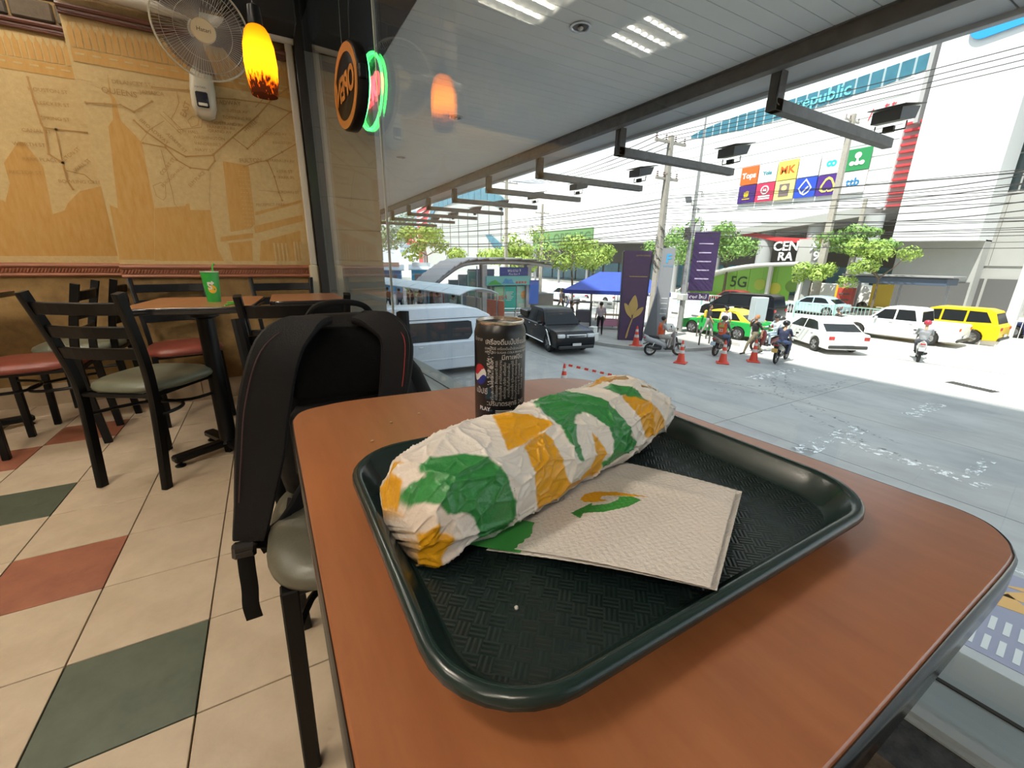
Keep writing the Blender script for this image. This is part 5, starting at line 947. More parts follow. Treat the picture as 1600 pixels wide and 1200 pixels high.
person('pedestrian in black T-shirt and khaki trousers crossing between the motorcycles', (18.1, 10.35, G), (-.8, .55), 'stride', (.018, .018, .02), (.16, .14, .09), hair=(.35, .14, .04), arms={'elr': (.10, -.28, 1.20), 'wrr': (.16, -.16, 1.42), 'handr': (.13, -.12, 1.50)}, vox=.014)
person('person with yellow rucksack standing beside the green taxi', (20.3, 14.2, G), (.5, -.9), 'walk', (.04, .04, .045), (.25, .24, .22), bag=(.65, .45, .05))
person('person in white shirt standing between taxi and traffic pole', (20.1, 13.1, G), (.6, .8), 'stand', (.62, .62, .60), (.05, .05, .07))
person('person in pale pink shirt and black trousers under the blue tent', (14.75, 16.5, SWZ), (.5, .85), 'stand', (.48, .38, .40), (.012, .012, .014), hair=(.02, .012, .01))
person('person in dark clothes at the tent corner near the black pickup', (13.7, 17.6, SWZ), (.8, -.6), 'stand', (.03, .025, .028), (.06, .055, .06))
person('person carrying a dark rucksack past the tree', (18.9, 25.6, SWZ), (-.5, .85), 'walk', (.10, .10, .11), (.03, .03, .04), bag=(.02, .02, .02), vox=.022)
person('person in white shirt and blue jeans walking past the tree', (19.15, 24.9, SWZ), (-.5, .85), 'walk', (.60, .60, .60), JEAN, vox=.022)
for k, (x, y, tp_, bt, lb) in enumerate(((7.15, 29.8, (.60, .62, .62), (.04, .04, .05), 'pedestrian in white shirt with dark shoulder bag nearest the stone pier'), (7.57, 28.4, (.36, .48, .70), (.04, .05, .09), 'pedestrian in light blue shirt on the covered walkway'), (7.91, 27.0, (.07, .05, .045), (.30, .22, .14), 'pedestrian in dark top and tan trousers on the covered walkway'), (8.3, 26.2, (.50, .46, .42), (.12, .11, .11), 'pedestrian in cream shirt with raised arm on the covered walkway'), (8.73, 24.2, (.42, .37, .36), (.22, .20, .20), 'pedestrian in beige shirt walking alone on the covered walkway'), (9.1, 22.6, (.48, .53, .48), (.20, .24, .25), 'pedestrian in pale green top near the walkway arch'))):
    person(lb, (x, y, G + .22), (-.12, .99), 'walk', tp_, bt, vox=.022, bag=(.03, .03, .04) if k == 0 else None)
# ------------------------------------------------------------------ cones and barrier tape
m_cone = mat('cone_orange', (.62, .045, .02), .5); m_cw = mat('cone_white_band', (.62, .58, .55), .5)
def cone(label, x, y, z=G, s=1.0):
    r = empty('traffic_cone', (x, y, z), random.random(), label, 'traffic cone', 'traffic cones'); r.scale = (s,) * 3
    MB().box((0, 0, .02), (.46, .46, .04), .012).build('base', m_cone, r); MB().lathe([(.17, .04), (.155, .06), (.03, .90), (.022, .91)], 24).build('cone_body', m_cone, r, smooth=True)
    for z0, z1 in ((.40, .52), (.66, .76)): f = lambda z: .155 - .125 * (z - .06) / .84 + .003; MB().lathe([(f(z0), z0), (f(z1), z1)], 24, cap=False).build('reflective_band', m_cw, r, smooth=True)
cone('orange traffic cone at the foot of the purple monolith', 14.35, 13.55, SWZ); cone('orange traffic cone in front of the silver scooter', 13.85, 10.65); cone('orange traffic cone in front of the dark scooter', 15.35, 9.85); cone('weathered traffic cone beside the crossing pedestrian', 16.75, 9.45); cone('small traffic cone holding the red and white tape behind the can', 7.55, 9.9, G, .9)
t = MB()
for k in range(16):
    t.use(m_cone if k % 2 else m_cw); p0 = Vector((7.55, 9.9, G + .80)).lerp(Vector((9.3, 9.0, G + .35)), k / 16); p1 = Vector((7.55, 9.9, G + .80)).lerp(Vector((9.3, 9.0, G + .35)), (k + 1) / 16); t.bar(p0, p1, .006, .07)
tag(t.build('barrier_tape'), 'red and white striped barrier tape hanging from the small cone', 'tape')
# ------------------------------------------------------------------ signs, tent, poles on the pavement
m_purple = mat('monolith_purple', (.085, .045, .105), .45, var=(.07, .036, .085), vscale=3); m_gold = mat('gold_print', (.50, .32, .10), .4); m_pyl = mat('pylon_grey', (.26, .265, .28), .4)
mono = empty('sign_monolith', (15.25, 14.85, SWZ), math.atan2(.62, -.78) + math.pi, 'tall dark purple sign monolith with golden lotus bud', 'sign')
W2, H2 = .62, 4.2
MB().rings([[(-W2 * k, -.22, z), (W2 * k, -.22, z), (W2 * k, .22, z), (-W2 * k, .22, z)] for k, z in ((.92, 0), (.94, 1.4), (1.0, 2.8), (1.06, 4.12))] + [[(-W2 * .98, -.2, 4.2), (W2 * .98, -.2, 4.2), (W2 * .98, .2, 4.2), (-W2 * .98, .2, 4.2)]]).build('sign_body', m_purple, mono, smooth=20)
for s in (-1, 1): MB().rings([[(s * (W2 * k + .012), -.235, z), (s * (W2 * k + .012), .235, z), (s * (W2 * k - .03), .235, z), (s * (W2 * k - .03), -.235, z)] for k, z in ((.92, 0), (.94, 1.4), (1.0, 2.8), (1.06, 4.15))]).build('side_panel', mat('monolith_dark', (.022, .016, .028), .4), mono)
FMn = frame_matrix((0, -.232, 0), (1, 0, 0), (0, 0, 1)); bud = MB()
def petal(pts): P_ = [(p.x, p.y) for p in smooth_path([(x, y, 0) for x, y in pts], 5)]; bud.prism(P_, 0, .012, FMn)
petal([(-.02, 1.05), (-.30, 1.35), (-.42, 1.78), (-.22, 1.68), (-.06, 1.38), (-.02, 1.05)]); petal([(.02, 1.05), (.06, 1.30), (.24, 1.52), (.48, 1.62), (.36, 1.28), (.02, 1.05)]); petal([(0, 1.22), (-.20, 1.62), (-.16, 1.85), (.05, 2.18), (.20, 1.80), (.20, 1.55), (0, 1.22)])
petal([(-.02, 1.04), (.03, 1.04), (-.08, .6), (-.16, .15), (-.24, .15), (-.14, .62), (-.02, 1.04)])
bud.build('lotus_print', m_gold, mono); MB().span((-.30, -.236, 3.02), (.52, -.230, 3.05)).build('gold_rule', m_gold, mono); lettering('lettering', 'EASTIN GRAND', .09, m_gold, frame_matrix((.25, -.236, 3.98), (1, 0, 0), (0, 0, 1)), mono)
py = empty('sign_pylon', (16.85, 14.55, SWZ), math.atan2(.66, -.75) + math.pi, 'tall grey folded metal pylon with blue letter F', 'sign')
MB().rings([[(x0, -.14, z), (x1, -.14, z), (x1, .14, z), (x0, .14, z)] for x0, x1, z in ((-.72, .36, 0), (-.26, .36, 2.25), (-.16, .40, 4.35))]).build('pylon_body', m_pyl, py)
MB().add([(-.72, -.145, 0), (-.02, -.145, 0), (-.22, -.145, 2.25), (-.26, -.145, 2.25), (-.72, -.15, 0), (-.02, -.15, 0), (-.22, -.15, 2.25), (-.26, -.15, 2.25)], [(4, 5, 6, 7), (0, 3, 2, 1), (0, 1, 5, 4), (1, 2, 6, 5), (2, 3, 7, 6), (3, 0, 4, 7)]).build('fold_panel', mat('pylon_dark', (.16, .165, .18), .4), py)
lettering('logo_letter', 'F', .55, mat('logo_blue', (.05, .35, .65), .4), frame_matrix((.12, -.148, 3.85), (1, 0, 0), (0, 0, 1)), py, bold=.012); lettering('lettering', 'FORTUNE', .10, MATS['logo_blue'], frame_matrix((.12, -.148, 3.52), (1, 0, 0), (0, 0, 1)), py)
for k in range(4): MB().box((.14, -.146, 2.0 - k * .25), (.30, .006, .05)).build('text_bar', mat('pylon_text', (.55, .55, .56), .5), py)
tent = empty('canopy_tent', (18.4, 19.3, SWZ), math.atan2(-.73, .68), 'bright blue pop-up canopy tent over the street stall', 'tent'); m_tent = mat('tent_blue', (.025, .07, .42), .5, var=(.02, .055, .34), vscale=2); tw, td, ez, pz = 3.0, 1.55, 2.08, 3.1
for nm, q in (('roof_panel', [(-tw, -td, ez), (tw, -td, ez), (1.1, 0, pz), (-1.1, 0, pz)]), ('roof_panel', [(tw, td, ez), (-tw, td, ez), (-1.1, 0, pz), (1.1, 0, pz)]), ('roof_panel', [(-tw, td, ez), (-tw, -td, ez), (-1.1, 0, pz)]), ('roof_panel', [(tw, -td, ez), (tw, td, ez), (1.1, 0, pz)])):
    n = len(q); o = MB().add(q + [(x, y, z - .02) for x, y, z in q], [tuple(range(n)), tuple(range(n, 2 * n))[::-1]] + [(i, n + i, n + (i + 1) % n, (i + 1) % n) for i in range(n)]).build(nm, m_tent, tent)
for (x0, y0), (x1, y1) in (((-tw, -td), (tw, -td)), ((tw, -td), (tw, td)), ((tw, td), (-tw, td)), ((-tw, td), (-tw, -td))): MB().bar((x0, y0, ez - .11), (x1, y1, ez - .11), .02, .22, up=(0, 0, 1)).build('valance', mat('tent_dark_blue', (.015, .035, .22), .5), tent)
for x in (-tw + .05, 0, tw - .05):
    for y in (-td + .05, td - .05): MB().bar((x, y, -.13), (x, y, ez), .035, .035).build('tent_leg', m_steel, tent)
lettering('lettering', 'TENGKA', .20, mat('tent_print', (.6, .62, .66), .5), frame_matrix((2.2, -td - .013, ez - .11), (1, 0, 0), (0, 0, 1)), tent, bold=.004)
for k, (x, y, w_, d_, h_, m_, lb) in enumerate(((16.6, 17.9, 1.2, .5, .85, mat('stall_wood', (.32, .22, .14), .7), 'wooden trestle counter under the blue tent'), (15.6, 18.9, .9, .6, 1.5, mat('stall_dark', (.05, .045, .05), .6), 'dark covered goods rack under the tent by the pickup'))):
    r = empty('stall_counter', (x, y, SWZ), -.8, lb, 'stall'); MB().box((0, 0, h_ - .03), (w_, d_, .06), .01).build('counter_top', m_, r)
    for sx in (-1, 1):
        for sy in (-1, 1): MB().bar((sx * (w_ / 2 - .05), sy * (d_ / 2 - .05), 0), (sx * (w_ / 2 - .05), sy * (d_ / 2 - .05), h_ - .05), .05, .05).build('leg', m_, r)
    MB().box((0, 0, h_ * .45), (w_ * .9, d_ * .9, h_ * .45), .03).build('goods_shelf', mat('goods_%d' % k, ((.55, .25, .35), (.10, .09, .11))[k], .7), r)
r = empty('banner_stand', (16.55, 16.1, SWZ), math.atan2(.62, -.78) + math.pi, 'narrow pink and white roll-up banner between monolith and pylon', 'banner'); MB().span((-.16, -.01, .4), (.16, .01, 2.0)).build('banner_sheet', mat('banner_pink', (.65, .12, .32), .6), r)
for z in (.6, 1.0, 1.5): MB().span((-.13, -.016, z), (.13, -.010, z + .22)).build('banner_patch', mat('banner_white', (.7, .66, .66), .6), r)
MB().box((0, 0, .2), (.36, .3, .4), .02).build('stand_base', mat('banner_base', (.6, .6, .6), .5), r)
for k, (x, y, z, s, lb) in enumerate(((13.3, 15.35, SWZ, .40, 'lower white foam box on the pavement by the monolith'), (13.3, 15.35, SWZ + .40, .30, 'upper white foam box stacked on the pavement'))):
    r = empty('foam_box', (x, y, z), .3, lb, 'box', 'white foam boxes'); MB().box((0, 0, s * .42), (s * 1.2, s, s * .84), .02).build('box_body', mat('white_foam', (.72, .72, .70), .7), r); MB().box((0, 0, s * .92), (s * 1.24, s * 1.04, s * .16), .02).build('box_lid', MATS['white_foam'], r)
ch_ = empty('folded_chair', (13.2, 16.2, SWZ), .5, 'heap of folded steel chairs beside the pickup', 'chair')
for k in range(5): MB().tube([(-.3 + k * .12, -.25, .02), (.25 + k * .06, .25, .62 - k * .05)], .015, 6).build('chair_tube', m_chrome, ch_)
MB().box((0, 0, .2), (.5, .4, .03), .01, (.5, .2, 0)).build('chair_seat', mat('worn_seat', (.30, .26, .24), .6), ch_)
# --- bollards and meter box
for k, (x, y) in enumerate(((19.0, 13.3), (17.2, 12.35), (19.2, 14.0), (18.0, 12.4))):
    r = empty('bollard', (x, y, SWZ), 0, ['nearest the taxi front', 'at the kerb corner', 'farthest along the kerb', 'nearest the dark scooter'][k] + ', thin dark steel bollard', 'bollard', 'kerb bollards'); MB().lathe([(.035, 0), (.035, .85), (.02, .88)], 12).build('post', m_steel, r, smooth=True); MB().lathe([(.038, .6), (.038, .72)], 12, cap=False).build('band', m_cw, r)
r = empty('utility_cabinet', (19.95, 11.45, G), -.5, 'pale grey electrical cabinet on a post in front of the black people carrier', 'cabinet'); MB().lathe([(.16, 0), (.16, 1.2)], 14).build('post', mat('post_pale', (.6, .58, .56), .6), r); MB().box((0, 0, 1.75), (.60, .45, 1.15), .03).build('cabinet_body', mat('cabinet_grey', (.40, .46, .48), .5), r); MB().box((-.31, 0, 1.75), (.02, .36, 1.0), .01).build('cabinet_door', mat('cabinet_door_grey', (.46, .52, .53), .5), r)
# --- poles
m_pole = mat('pole_concrete', (.42, .39, .34), .8, var=(.34, .31, .27), vscale=6); m_wire_b = mat('cable_black', (.02, .02, .022), .6); m_ins = mat('insulator_brown', (.10, .04, .03), .3)
def upole(label, x, y, h, r0=.17, z=G, arms=((.97, 2.2), (.80, 1.6)), clutter=True, mt=None):
    r = empty('utility_pole', (x, y, z), 0, label, 'utility pole', 'utility poles')
    MB().rings([[(s * rr * a_, t * rr * a_, zz) for s, t in ((-1, -1), (1, -1), (1, 1), (-1, 1))] for zz, rr in ((0, r0), (h, r0 * .62)) for a_ in (1,)]).build('pole_shaft', mt or m_pole, r)
    for f, w_ in arms:
        q = MB().box((0, 0, h * f), (w_, .10, .12), .01); o = q.build('cross_arm', mt or m_pole, r)
        for k in range(4):
            for n_ in range(3): MB().lathe([(.02, n_ * .09), (.065, .02 + n_ * .09), (.03, .06 + n_ * .09)], 10, Matrix.Translation((-w_ / 2 + .1 + k * (w_ - .2) / 3, 0, h * f + .06))).build('insulator', m_ins, o)
    if clutter:
        q = MB()
        for k in range(26): a = random.random() * 6.28; zz = h * random.uniform(.38, .58); q.tube(smooth_path([(.18 * math.cos(a), .18 * math.sin(a), zz), (.26 * math.cos(a + 1), .24 * math.sin(a + 1), zz - .2), (.2 * math.cos(a + 2), .2 * math.sin(a + 2), zz - .5)], 3), .012, 4)
        q.build('cable_tangle', m_wire_b, r)['kind'] = 'stuff'
    return r
upole('concrete utility pole with cross-arms rising behind the purple monolith', 18.3, 16.3, 9.7, .17, SWZ)
upole('concrete utility pole in front of the company sign boards', 41.0, 18.9, 15.0, .26, G, ((.97, 2.2),), False)
upole('slim concrete pole right of the company sign boards', 43.0, 17.6, 9.0, .18, G, (), False)
upole('pale concrete pole leaning beside the grey office block', 35.2, 6.3, 11.5, .23, G, ((.97, 2.0),), False, mat('pole_pale', (.62, .60, .56), .8))
upole('utility pole with double cross-arms before the curved white roof', 26.0, 47.0, 13.0, .2, G, ((.97, 3.0), (.88, 2.6), (.76, 1.8)), False); upole('second utility pole up the road before the curved roof', 30.5, 46.0, 10.5, .17, G, ((.9, 2.0),), False)
lp = empty('lamp_pole', (20.0, 15.75, G), 0, 'grey steel pole with cameras and floodlight carrying the purple banner', 'pole')
MB().lathe([(.15, 0), (.14, 3.0), (.10, 5.0), (.085, 7.2), (.03, 11.5)], 16).build('pole_shaft', mat('galvanised', (.36, .36, .36), .45, metal=.5), lp, smooth=True)
MB().box((-.05, .0, 2.0), (.5, .4, .34), .03).build('junction_box', mat('junction_grey', (.55, .54, .52), .5), lp); MB().box((.45, -.45, 1.9), (.02, .02, .02)).build('bracket', m_steel, lp)
ban = MB().span((.18, -.04, 2.35), (1.42, .04, 5.4), .01).build('banner', mat('banner_purple', (.035, .016, .075), .5), lp)
for k in range(5): MB().box((.8, -.045, 4.8 - k * .45), (.7 - .1 * (k % 2), .01, .06)).build('text_bar', mat('banner_text', (.45, .38, .55), .5), ban)
sgn = MB().span((.18, -.03, 1.85), (1.3, .03, 2.25), .01).build('street_sign', mat('sign_dark_purple', (.05, .025, .09), .4), lp); lettering('lettering', '๙๑๔ ใหม่', .26, mat('sign_white', (.8, .8, .8), .5), frame_matrix((.74, -.035, 2.03), (1, 0, 0), (0, 0, 1)), sgn)
for o in (ban, sgn): o.rotation_euler = (0, 0, -.85)
MB().box((-.30, .2, 7.0), (.55, .30, .06), .01, (0, .5, .5)).build('floodlight_head', mat('flood_grey', (.40, .40, .38), .4), lp)
for k, (dx, dz) in enumerate(((.35, 6.6), (.5, 7.4), (-.2, 6.9), (.3, 5.9))): MB().bar((0, 0, dz), (dx, 0, dz), .03, .03).build('bracket_arm', m_steel, lp); MB().box((dx, 0, dz - .12), (.12, .10, .22), .02).build('camera', mat('camera_white', (.6, .6, .58), .4), lp)
for dx, dz, s in ((-.32, 5.3, (.24, .2, .62)), (.30, 5.5, (.34, .22, .60)), (.55, 5.8, (.14, .12, .8))): MB().box((dx, 0, dz), s, .02).build('equipment_box', MATS['camera_white'] if dx > 0 else m_steel, lp)
# --- overhead cables
def wire(p0, p1, sag, r=.014, lb='thin black cable in the bundle strung above the traffic toward the office block'):
    p0, p1 = Vector(p0), Vector(p1); c = (p0 + p1) / 2; n = 18
    pts = [p0.lerp(p1, k / n) - c - Vector((0, 0, sag * 4 * (k / n) * (1 - k / n))) for k in range(n + 1)]
    o = MB().tube(pts, r, 5).build('overhead_cable', m_wire_b); o.location = c; return tag(o, lb, 'cable', 'overhead cables')
ORD = ['lowest'] + [n + ' lowest' for n in 'second third fourth fifth sixth seventh eighth ninth tenth eleventh twelfth thirteenth fourteenth fifteenth'.split()]
for k in range(15):
    z = 2.1 + k * .16 + random.uniform(-.07, .07); x = 18.5 + random.uniform(-.25, .25)
    wire((x, 16.3, z), (24 + random.uniform(-.4, .4), -14, z + random.uniform(-.2, .9)), random.uniform(.2, .8), .011, ORD[k] + ' cable of the bundle leaving the concrete pole toward the office block'); 
for k in range(10):
    z = 2.2 + k * .22; wire((18.4, 16.3, z), (15.5 + random.uniform(-.4, .4), 62, z + 1.0 + random.uniform(-.3, .3)), random.uniform(.3, .9), .02, ORD[k] + ' cable running up the road from the concrete pole')
for k in range(4): wire((17.3 + k * .62, 16.3, 6.9), (23 + k * .6, -16, 8.4), .5, .014, ['first', 'second', 'third', 'fourth'][k] + ' high wire from the pole-top insulators toward the mall'); wire((17.3 + k * .62, 16.3, 6.9), (26 + k * .8, 47, 10.0), .7, .02, ['first', 'second', 'third', 'fourth'][k] + ' high wire from the pole-top insulators up the road')
for k in range(5): wire((41, 18.9, 4.5 + k * .5), (35.2, 6.3, 4.0 + k * .45), .3, .03, ['lowest', 'second lowest', 'middle', 'second highest', 'highest'][k] + ' cable between the sign-board pole and the pale leaning pole')
# ------------------------------------------------------------------ trees
def leaf_mat(nm, c, c2): return mat(nm, c, .6, var=c2, vscale=1.3)
m_leaf = [leaf_mat('leaf_yellow_green', (.36, .48, .09), (.19, .32, .05)), leaf_mat('leaf_mid_green', (.22, .38, .09), (.12, .24, .05)), leaf_mat('leaf_grey_green', (.22, .31, .18), (.13, .21, .12))]
m_bark = mat('bark', (.12, .09, .065), .9)
def tree(label, x, y, z, h, rx, rz, kind=0, n=1500, trunk=None, lean=0.0, name='tree', leaf=.30):
    r = empty(name, (x, y, z), random.random() * 6, label, 'tree', 'street trees'); th = trunk if trunk else h - rz * 1.4; c = Vector((lean, 0, h - rz))
    MB().tube(smooth_path([(0, 0, 0), (lean * .2, .05, th * .5), (lean * .7, 0, th)], 4), [.13 * (1 - .5 * k / 8) * max(.7, h / 7) for k in range(9)], 8).build('trunk', m_bark, r, smooth=True)
    for k in range(5): a = k * 1.257 + random.random(); MB().tube([(lean * .7, 0, th - .1), (lean + rx * .4 * math.cos(a), rx * .4 * math.sin(a), (th + c.z) / 2 + .1), (lean + rx * .7 * math.cos(a), rx * .7 * math.sin(a), c.z + rz * .2)], [.06, .04, .02], 6).build('branch', m_bark, r)
    rng = np.random.default_rng(int(x * 10 + y * 7)); lobes = [(Vector((rng.normal() * rx * .48, rng.normal() * rx * .48, rng.uniform(-.6, .75) * rz)), rng.uniform(.30, .5)) for _ in range(11)]
    b = MB()
    for k in range(n):
        lc, lr = lobes[k % 11]; d = Vector(rng.normal(size=3)).normalized(); p = c + lc + Vector((d.x * rx, d.y * rx, d.z * rz)) * lr * rng.uniform(.65, 1.05)
        u = Vector(rng.normal(size=3)).normalized(); v = d.cross(u).normalized() * leaf * rng.uniform(.5, 1); u = (u - d * u.dot(d) * .6).normalized() * leaf * rng.uniform(.5, 1)
        b.add([p - u * .5, p + v * .22, p + u * .5, p - v * .22], [(0, 1, 2, 3)])
    b.build('crown', m_leaf[kind], r)['kind'] = 'stuff'
tree('bright yellow-green street tree left of the blue tent', 19.8, 25.5, SWZ, 6.2, 2.4, 1.7, 0, 2600, 3.6, -.8, leaf=.34)
tree('smaller rounded tree rising behind the blue tent', 23.0, 27.0, G, 5.2, 1.7, 1.2, 0, 1600, leaf=.34)
tree('broad tree behind the purple banner', 39.0, 31.0, G, 8.2, 3.0, 2.5, 1, 2200, leaf=.5); tree('tree between the purple banner and the concrete columns', 41.5, 27.8, G, 7.6, 2.6, 2.3, 1, 2000, leaf=.5)
tree('broad tree under the white block edge', 43.5, 17.6, G, 7.0, 2.8, 1.3, 1, 2400, 4.6, leaf=.5); tree('small yellow-green tree before the bus shelter', 39.5, 14.2, G, 5.6, 1.9, 1.4, 0, 1800, 3.0, leaf=.42); tree('low bushy tree beside the bus shelter', 39.4, 18.6, G, 4.6, 1.7, 1.3, 0, 1500, leaf=.42)
for k, (x, y, h, rx, kd, lb) in enumerate(((14.0, 75.0, 12, 6.0, 2, 'grey-green tree far up the road next to the stone pier'), (22.0, 88.0, 13, 6.5, 2, 'tall grey-green tree far up the road'), (21.0, 62.0, 8.5, 4.2, 0, 'yellow-green tree far up the road behind the station roof'), (34.0, 60.0, 8, 4.2, 0, 'bright tree far up the road between the tent and the hoarding'), (27.0, 44.0, 6, 2.6, 0, 'bright tree behind the white queueing cars'))): tree(lb, x, y, G, h, rx, h * .34, kd, 1500, leaf=.9)
# ------------------------------------------------------------------ railing and kerb wall along the median
m_rail2 = mat('railing_teal', (.30, .50, .46), .5); m_rail3 = mat('railing_white', (.70, .72, .70), .5); m_wallw = mat('median_wall_white', (.72, .70, .66), .8)
for k in range(13):
    y0 = 27 - k * 2.6; r = empty('street_railing', (33.6, y0, G), 0, '%s %s median railing panel' % (['first', 'second', 'third', 'fourth', 'fifth', 'sixth', 'seventh', 'eighth', 'ninth', 'tenth', 'eleventh', 'twelfth', 'last'][k], 'white' if k in (3, 7, 8) else 'teal'), 'railing', 'median railing panels'); mm = m_rail3 if k in (3, 7, 8) else m_rail2
    r['label'] = r['label'] + ' counting from the far end'
    for z in (.25, 1.15): MB().bar((0, -2.5, z), (0, 0, z), .05, .05).build('rail', mm, r)
    for s in (0, -2.5): MB().bar((0, s, 0), (0, s, 1.25), .06, .06).build('post', mm, r)
    for q in range(11): MB().bar((0, -.2 - q * .21, .25), (0, -.2 - q * .21, 1.15), .025, .025).build('picket', mm, r)
mw = MB().span((31.2, -30, G), (31.5, 40, G + .28), .02).build('wall_median', m_wallw, kind='structure')
mw2 = MB().span((25.2, 12.8, G), (25.6, 40, G + .55), .03).build('wall_barrier', m_wallw, kind='structure')
for k in range(15): MB().box((25.19, 13.6 + k * 1.7, G + .36), (.03, .55, .10)).build('slot', mat('slot_dark', (.12, .12, .12), .8), mw2)
# ------------------------------------------------------------------ underground station entrance with arched roof
m_stl = mat('station_steel', (.30, .31, .33), .4, metal=.4); m_sglass = mat('station_glass', (.10, .13, .14), .1)
stn = empty('station_entrance', (13.85, 28.0, G), 0, 'underground station entrance with arched steel roof and tall posters', 'station')
arc = [(-4.7, 1.4), (-4.0, 2.05), (-3.0, 2.8), (-1.8, 3.45), (0, 3.62), (3.4, 3.62), (6.1, 3.35)]; ap = [(p.x, p.y) for p in smooth_path([(x, z, 0) for x, z in arc], 5)]
for y in (0, 3.2): MB().tube([(x, y, z + .05) for x, z in ap], .16, 10).build('arch_beam', m_stl, stn, smooth=True)
for i in range(0, len(ap) - 2, 2): (x0, z0), (x1, z1) = ap[i], ap[i + 2]; MB().add([(x0, -.5, z0 + .22), (x1, -.5, z1 + .30), (x1, 3.6, z1 + .30), (x0, 3.6, z0 + .22), (x0, -.5, z0 + .30), (x1, -.5, z1 + .38), (x1, 3.6, z1 + .38), (x0, 3.6, z0 + .30)], [(0, 1, 2, 3), (7, 6, 5, 4), (0, 4, 5, 1), (1, 5, 6, 2), (2, 6, 7, 3), (3, 7, 4, 0)]).build('roof_panel', m_stl, stn)
for k in range(6):
    x0 = -3.6 + k * .72; MB().span((x0 + .03, .02, -.0), (x0 + .69, .06, min(3.2, 1.75 + (k + 1) * .36))).build('glass_pane', m_sglass, stn); MB().bar((x0, .0, 0), (x0, .0, min(3.4, 1.9 + (k + 1) * .3)), .06, .06).build('mullion', m_stl, stn)
for x in (-.2, 3.55): MB().span((x - .2, -.2, 0), (x + .2, .3, 3.5), .02).build('column', mat('station_column', (.33, .32, .31), .6), stn)
MB().span((1.0, -.28, 2.72), (3.4, -.2, 3.35)).build('name_board', mat('station_navy', (.03, .05, .20), .4), stn); lettering('lettering', 'พระราม 9', .30, m_cw, frame_matrix((2.2, -.29, 3.1), (1, 0, 0), (0, 0, 1)), stn); lettering('lettering', 'Phra Ram 9', .2, m_cw, frame_matrix((2.2, -.29, 2.85), (1, 0, 0), (0, 0, 1)), stn)
tb = MB().span((-.1, -.26, 2.05), (3.6, -.2, 2.72)).build('advert_banner', mat('advert_teal', (.16, .42, .40), .4), stn); MB().prism([(0, 2.1), (1.2, 2.1), (.6, 2.45), (.3, 2.35)], 0, .01, frame_matrix((0, -.265, 0), (1, 0, 0), (0, 0, 1))).build('advert_hill', mat('advert_green', (.08, .33, .07), .4), tb); MB().prism([(1.2, 2.2), (2.2, 2.15), (2.0, 2.5), (1.7, 2.42), (1.5, 2.55)], 0, .01, frame_matrix((0, -.265, 0), (1, 0, 0), (0, 0, 1))).build('advert_lake', mat('advert_blue', (.08, .25, .45), .4), tb)
for k in range(4): MB().ball((2.45 + k * .25, -.27, 2.25), (.10, .02, .09), 10, 6).build('advert_figure', mat('advert_red', (.55, .10, .08), .4), tb)
for k, (x0, c_) in enumerate(((.45, (.25, .50, .30)), (1.55, (.05, .42, .33)), (2.65, (.32, .55, .45)))):
    pn = MB().span((x0, .05, -.1), (x0 + 1.05, .11, 1.95), .01).build('poster_panel', mat('poster_%d' % k, c_, .35), stn); MB().bar((x0 - .03, .04, -.1), (x0 - .03, .04, 2.0), .06, .06).build('poster_frame', m_stl, stn)
    if k == 0: lettering('lettering', 'FRESH', .42, mat('poster_red', (.65, .06, .05), .4), frame_matrix((x0 + .75, .04, 1.1), (1, 0, .12), (-.12, 0, 1)), pn, bold=.01)
    if k == 1:
        for q in range(6): MB().span((x0 + .15, .04, 1.5 - q * .12), (x0 + .8 - .1 * (q % 3), .05, 1.55 - q * .12)).build('poster_text', m_cw, pn)
    if k == 2: MB().ball((x0 + .6, .04, 1.3), (.25, .02, .32), 12, 8).build('poster_shape', mat('poster_orange', (.65, .30, .10), .4), pn); MB().box((x0 + .5, .045, .4), (.7, .02, .5), .01).build('poster_shape', mat('poster_light', (.55, .6, .5), .4), pn)
MB().span((3.6, -.3, .6), (4.4, -.2, 2.4)).build('blue_sign', mat('station_blue', (.04, .10, .38), .4), stn); MB().span((4.0, .2, 0), (6.2, 2.2, 1.3), .03).build('vent_block', mat('vent_grey', (.16, .15, .14), .7), stn)
MB().span((-3.7, 3.6, -.05), (6, 3.8, 2.0)).build('rear_wall', mat('station_rear_grey', (.10, .11, .11), .7), stn)  # plain dark grey wall closing the entrance at the rear
# --- covered walkway with parked stalls
cw = empty('covered_walkway', (8.0, 25.6, G), 0, 'low walkway canopy with pale blue roof and arched end by the pedestrians', 'canopy'); m_lb = mat('walkway_roof', (.50, .62, .70), .4)
A, B = Vector((-1.0, 9.0, 0)), Vector((.82, -7.1, 0)); dd = (B - A).normalized(); sd = Vector((dd.y, -dd.x, 0))
def arcring(p, w_=1.1, zb=2.25, hh=.28): return [tuple(p + sd * w_ * t + Vector((0, 0, zb + hh * (1 - t * t)))) for t in (-1, -.6, -.2, .2, .6, 1)] + [tuple(p + sd * w_ * t + Vector((0, 0, zb - .05 + hh * (1 - t * t)))) for t in (1, .6, .2, -.2, -.6, -1)]
for k in range(8): MB().rings([arcring(A.lerp(B, k / 8 + .002)), arcring(A.lerp(B, (k + 1) / 8 - .002))]).build('roof_panel', m_lb, cw)
wp = [A + sd * 1.25, A - sd * 1.25, B - sd * 1.25, B + sd * 1.25]; MB().prism([(p.x, p.y) for p in wp], 0, .22).build('platform', m_pave, cw)
for k in range(9):
    for s in (-1, 1): p = A.lerp(B, k / 8) + sd * s; MB().bar(p + Vector((0, 0, .22)), p + Vector((0, 0, 2.25)), .06, .06).build('post', m_stl, cw)
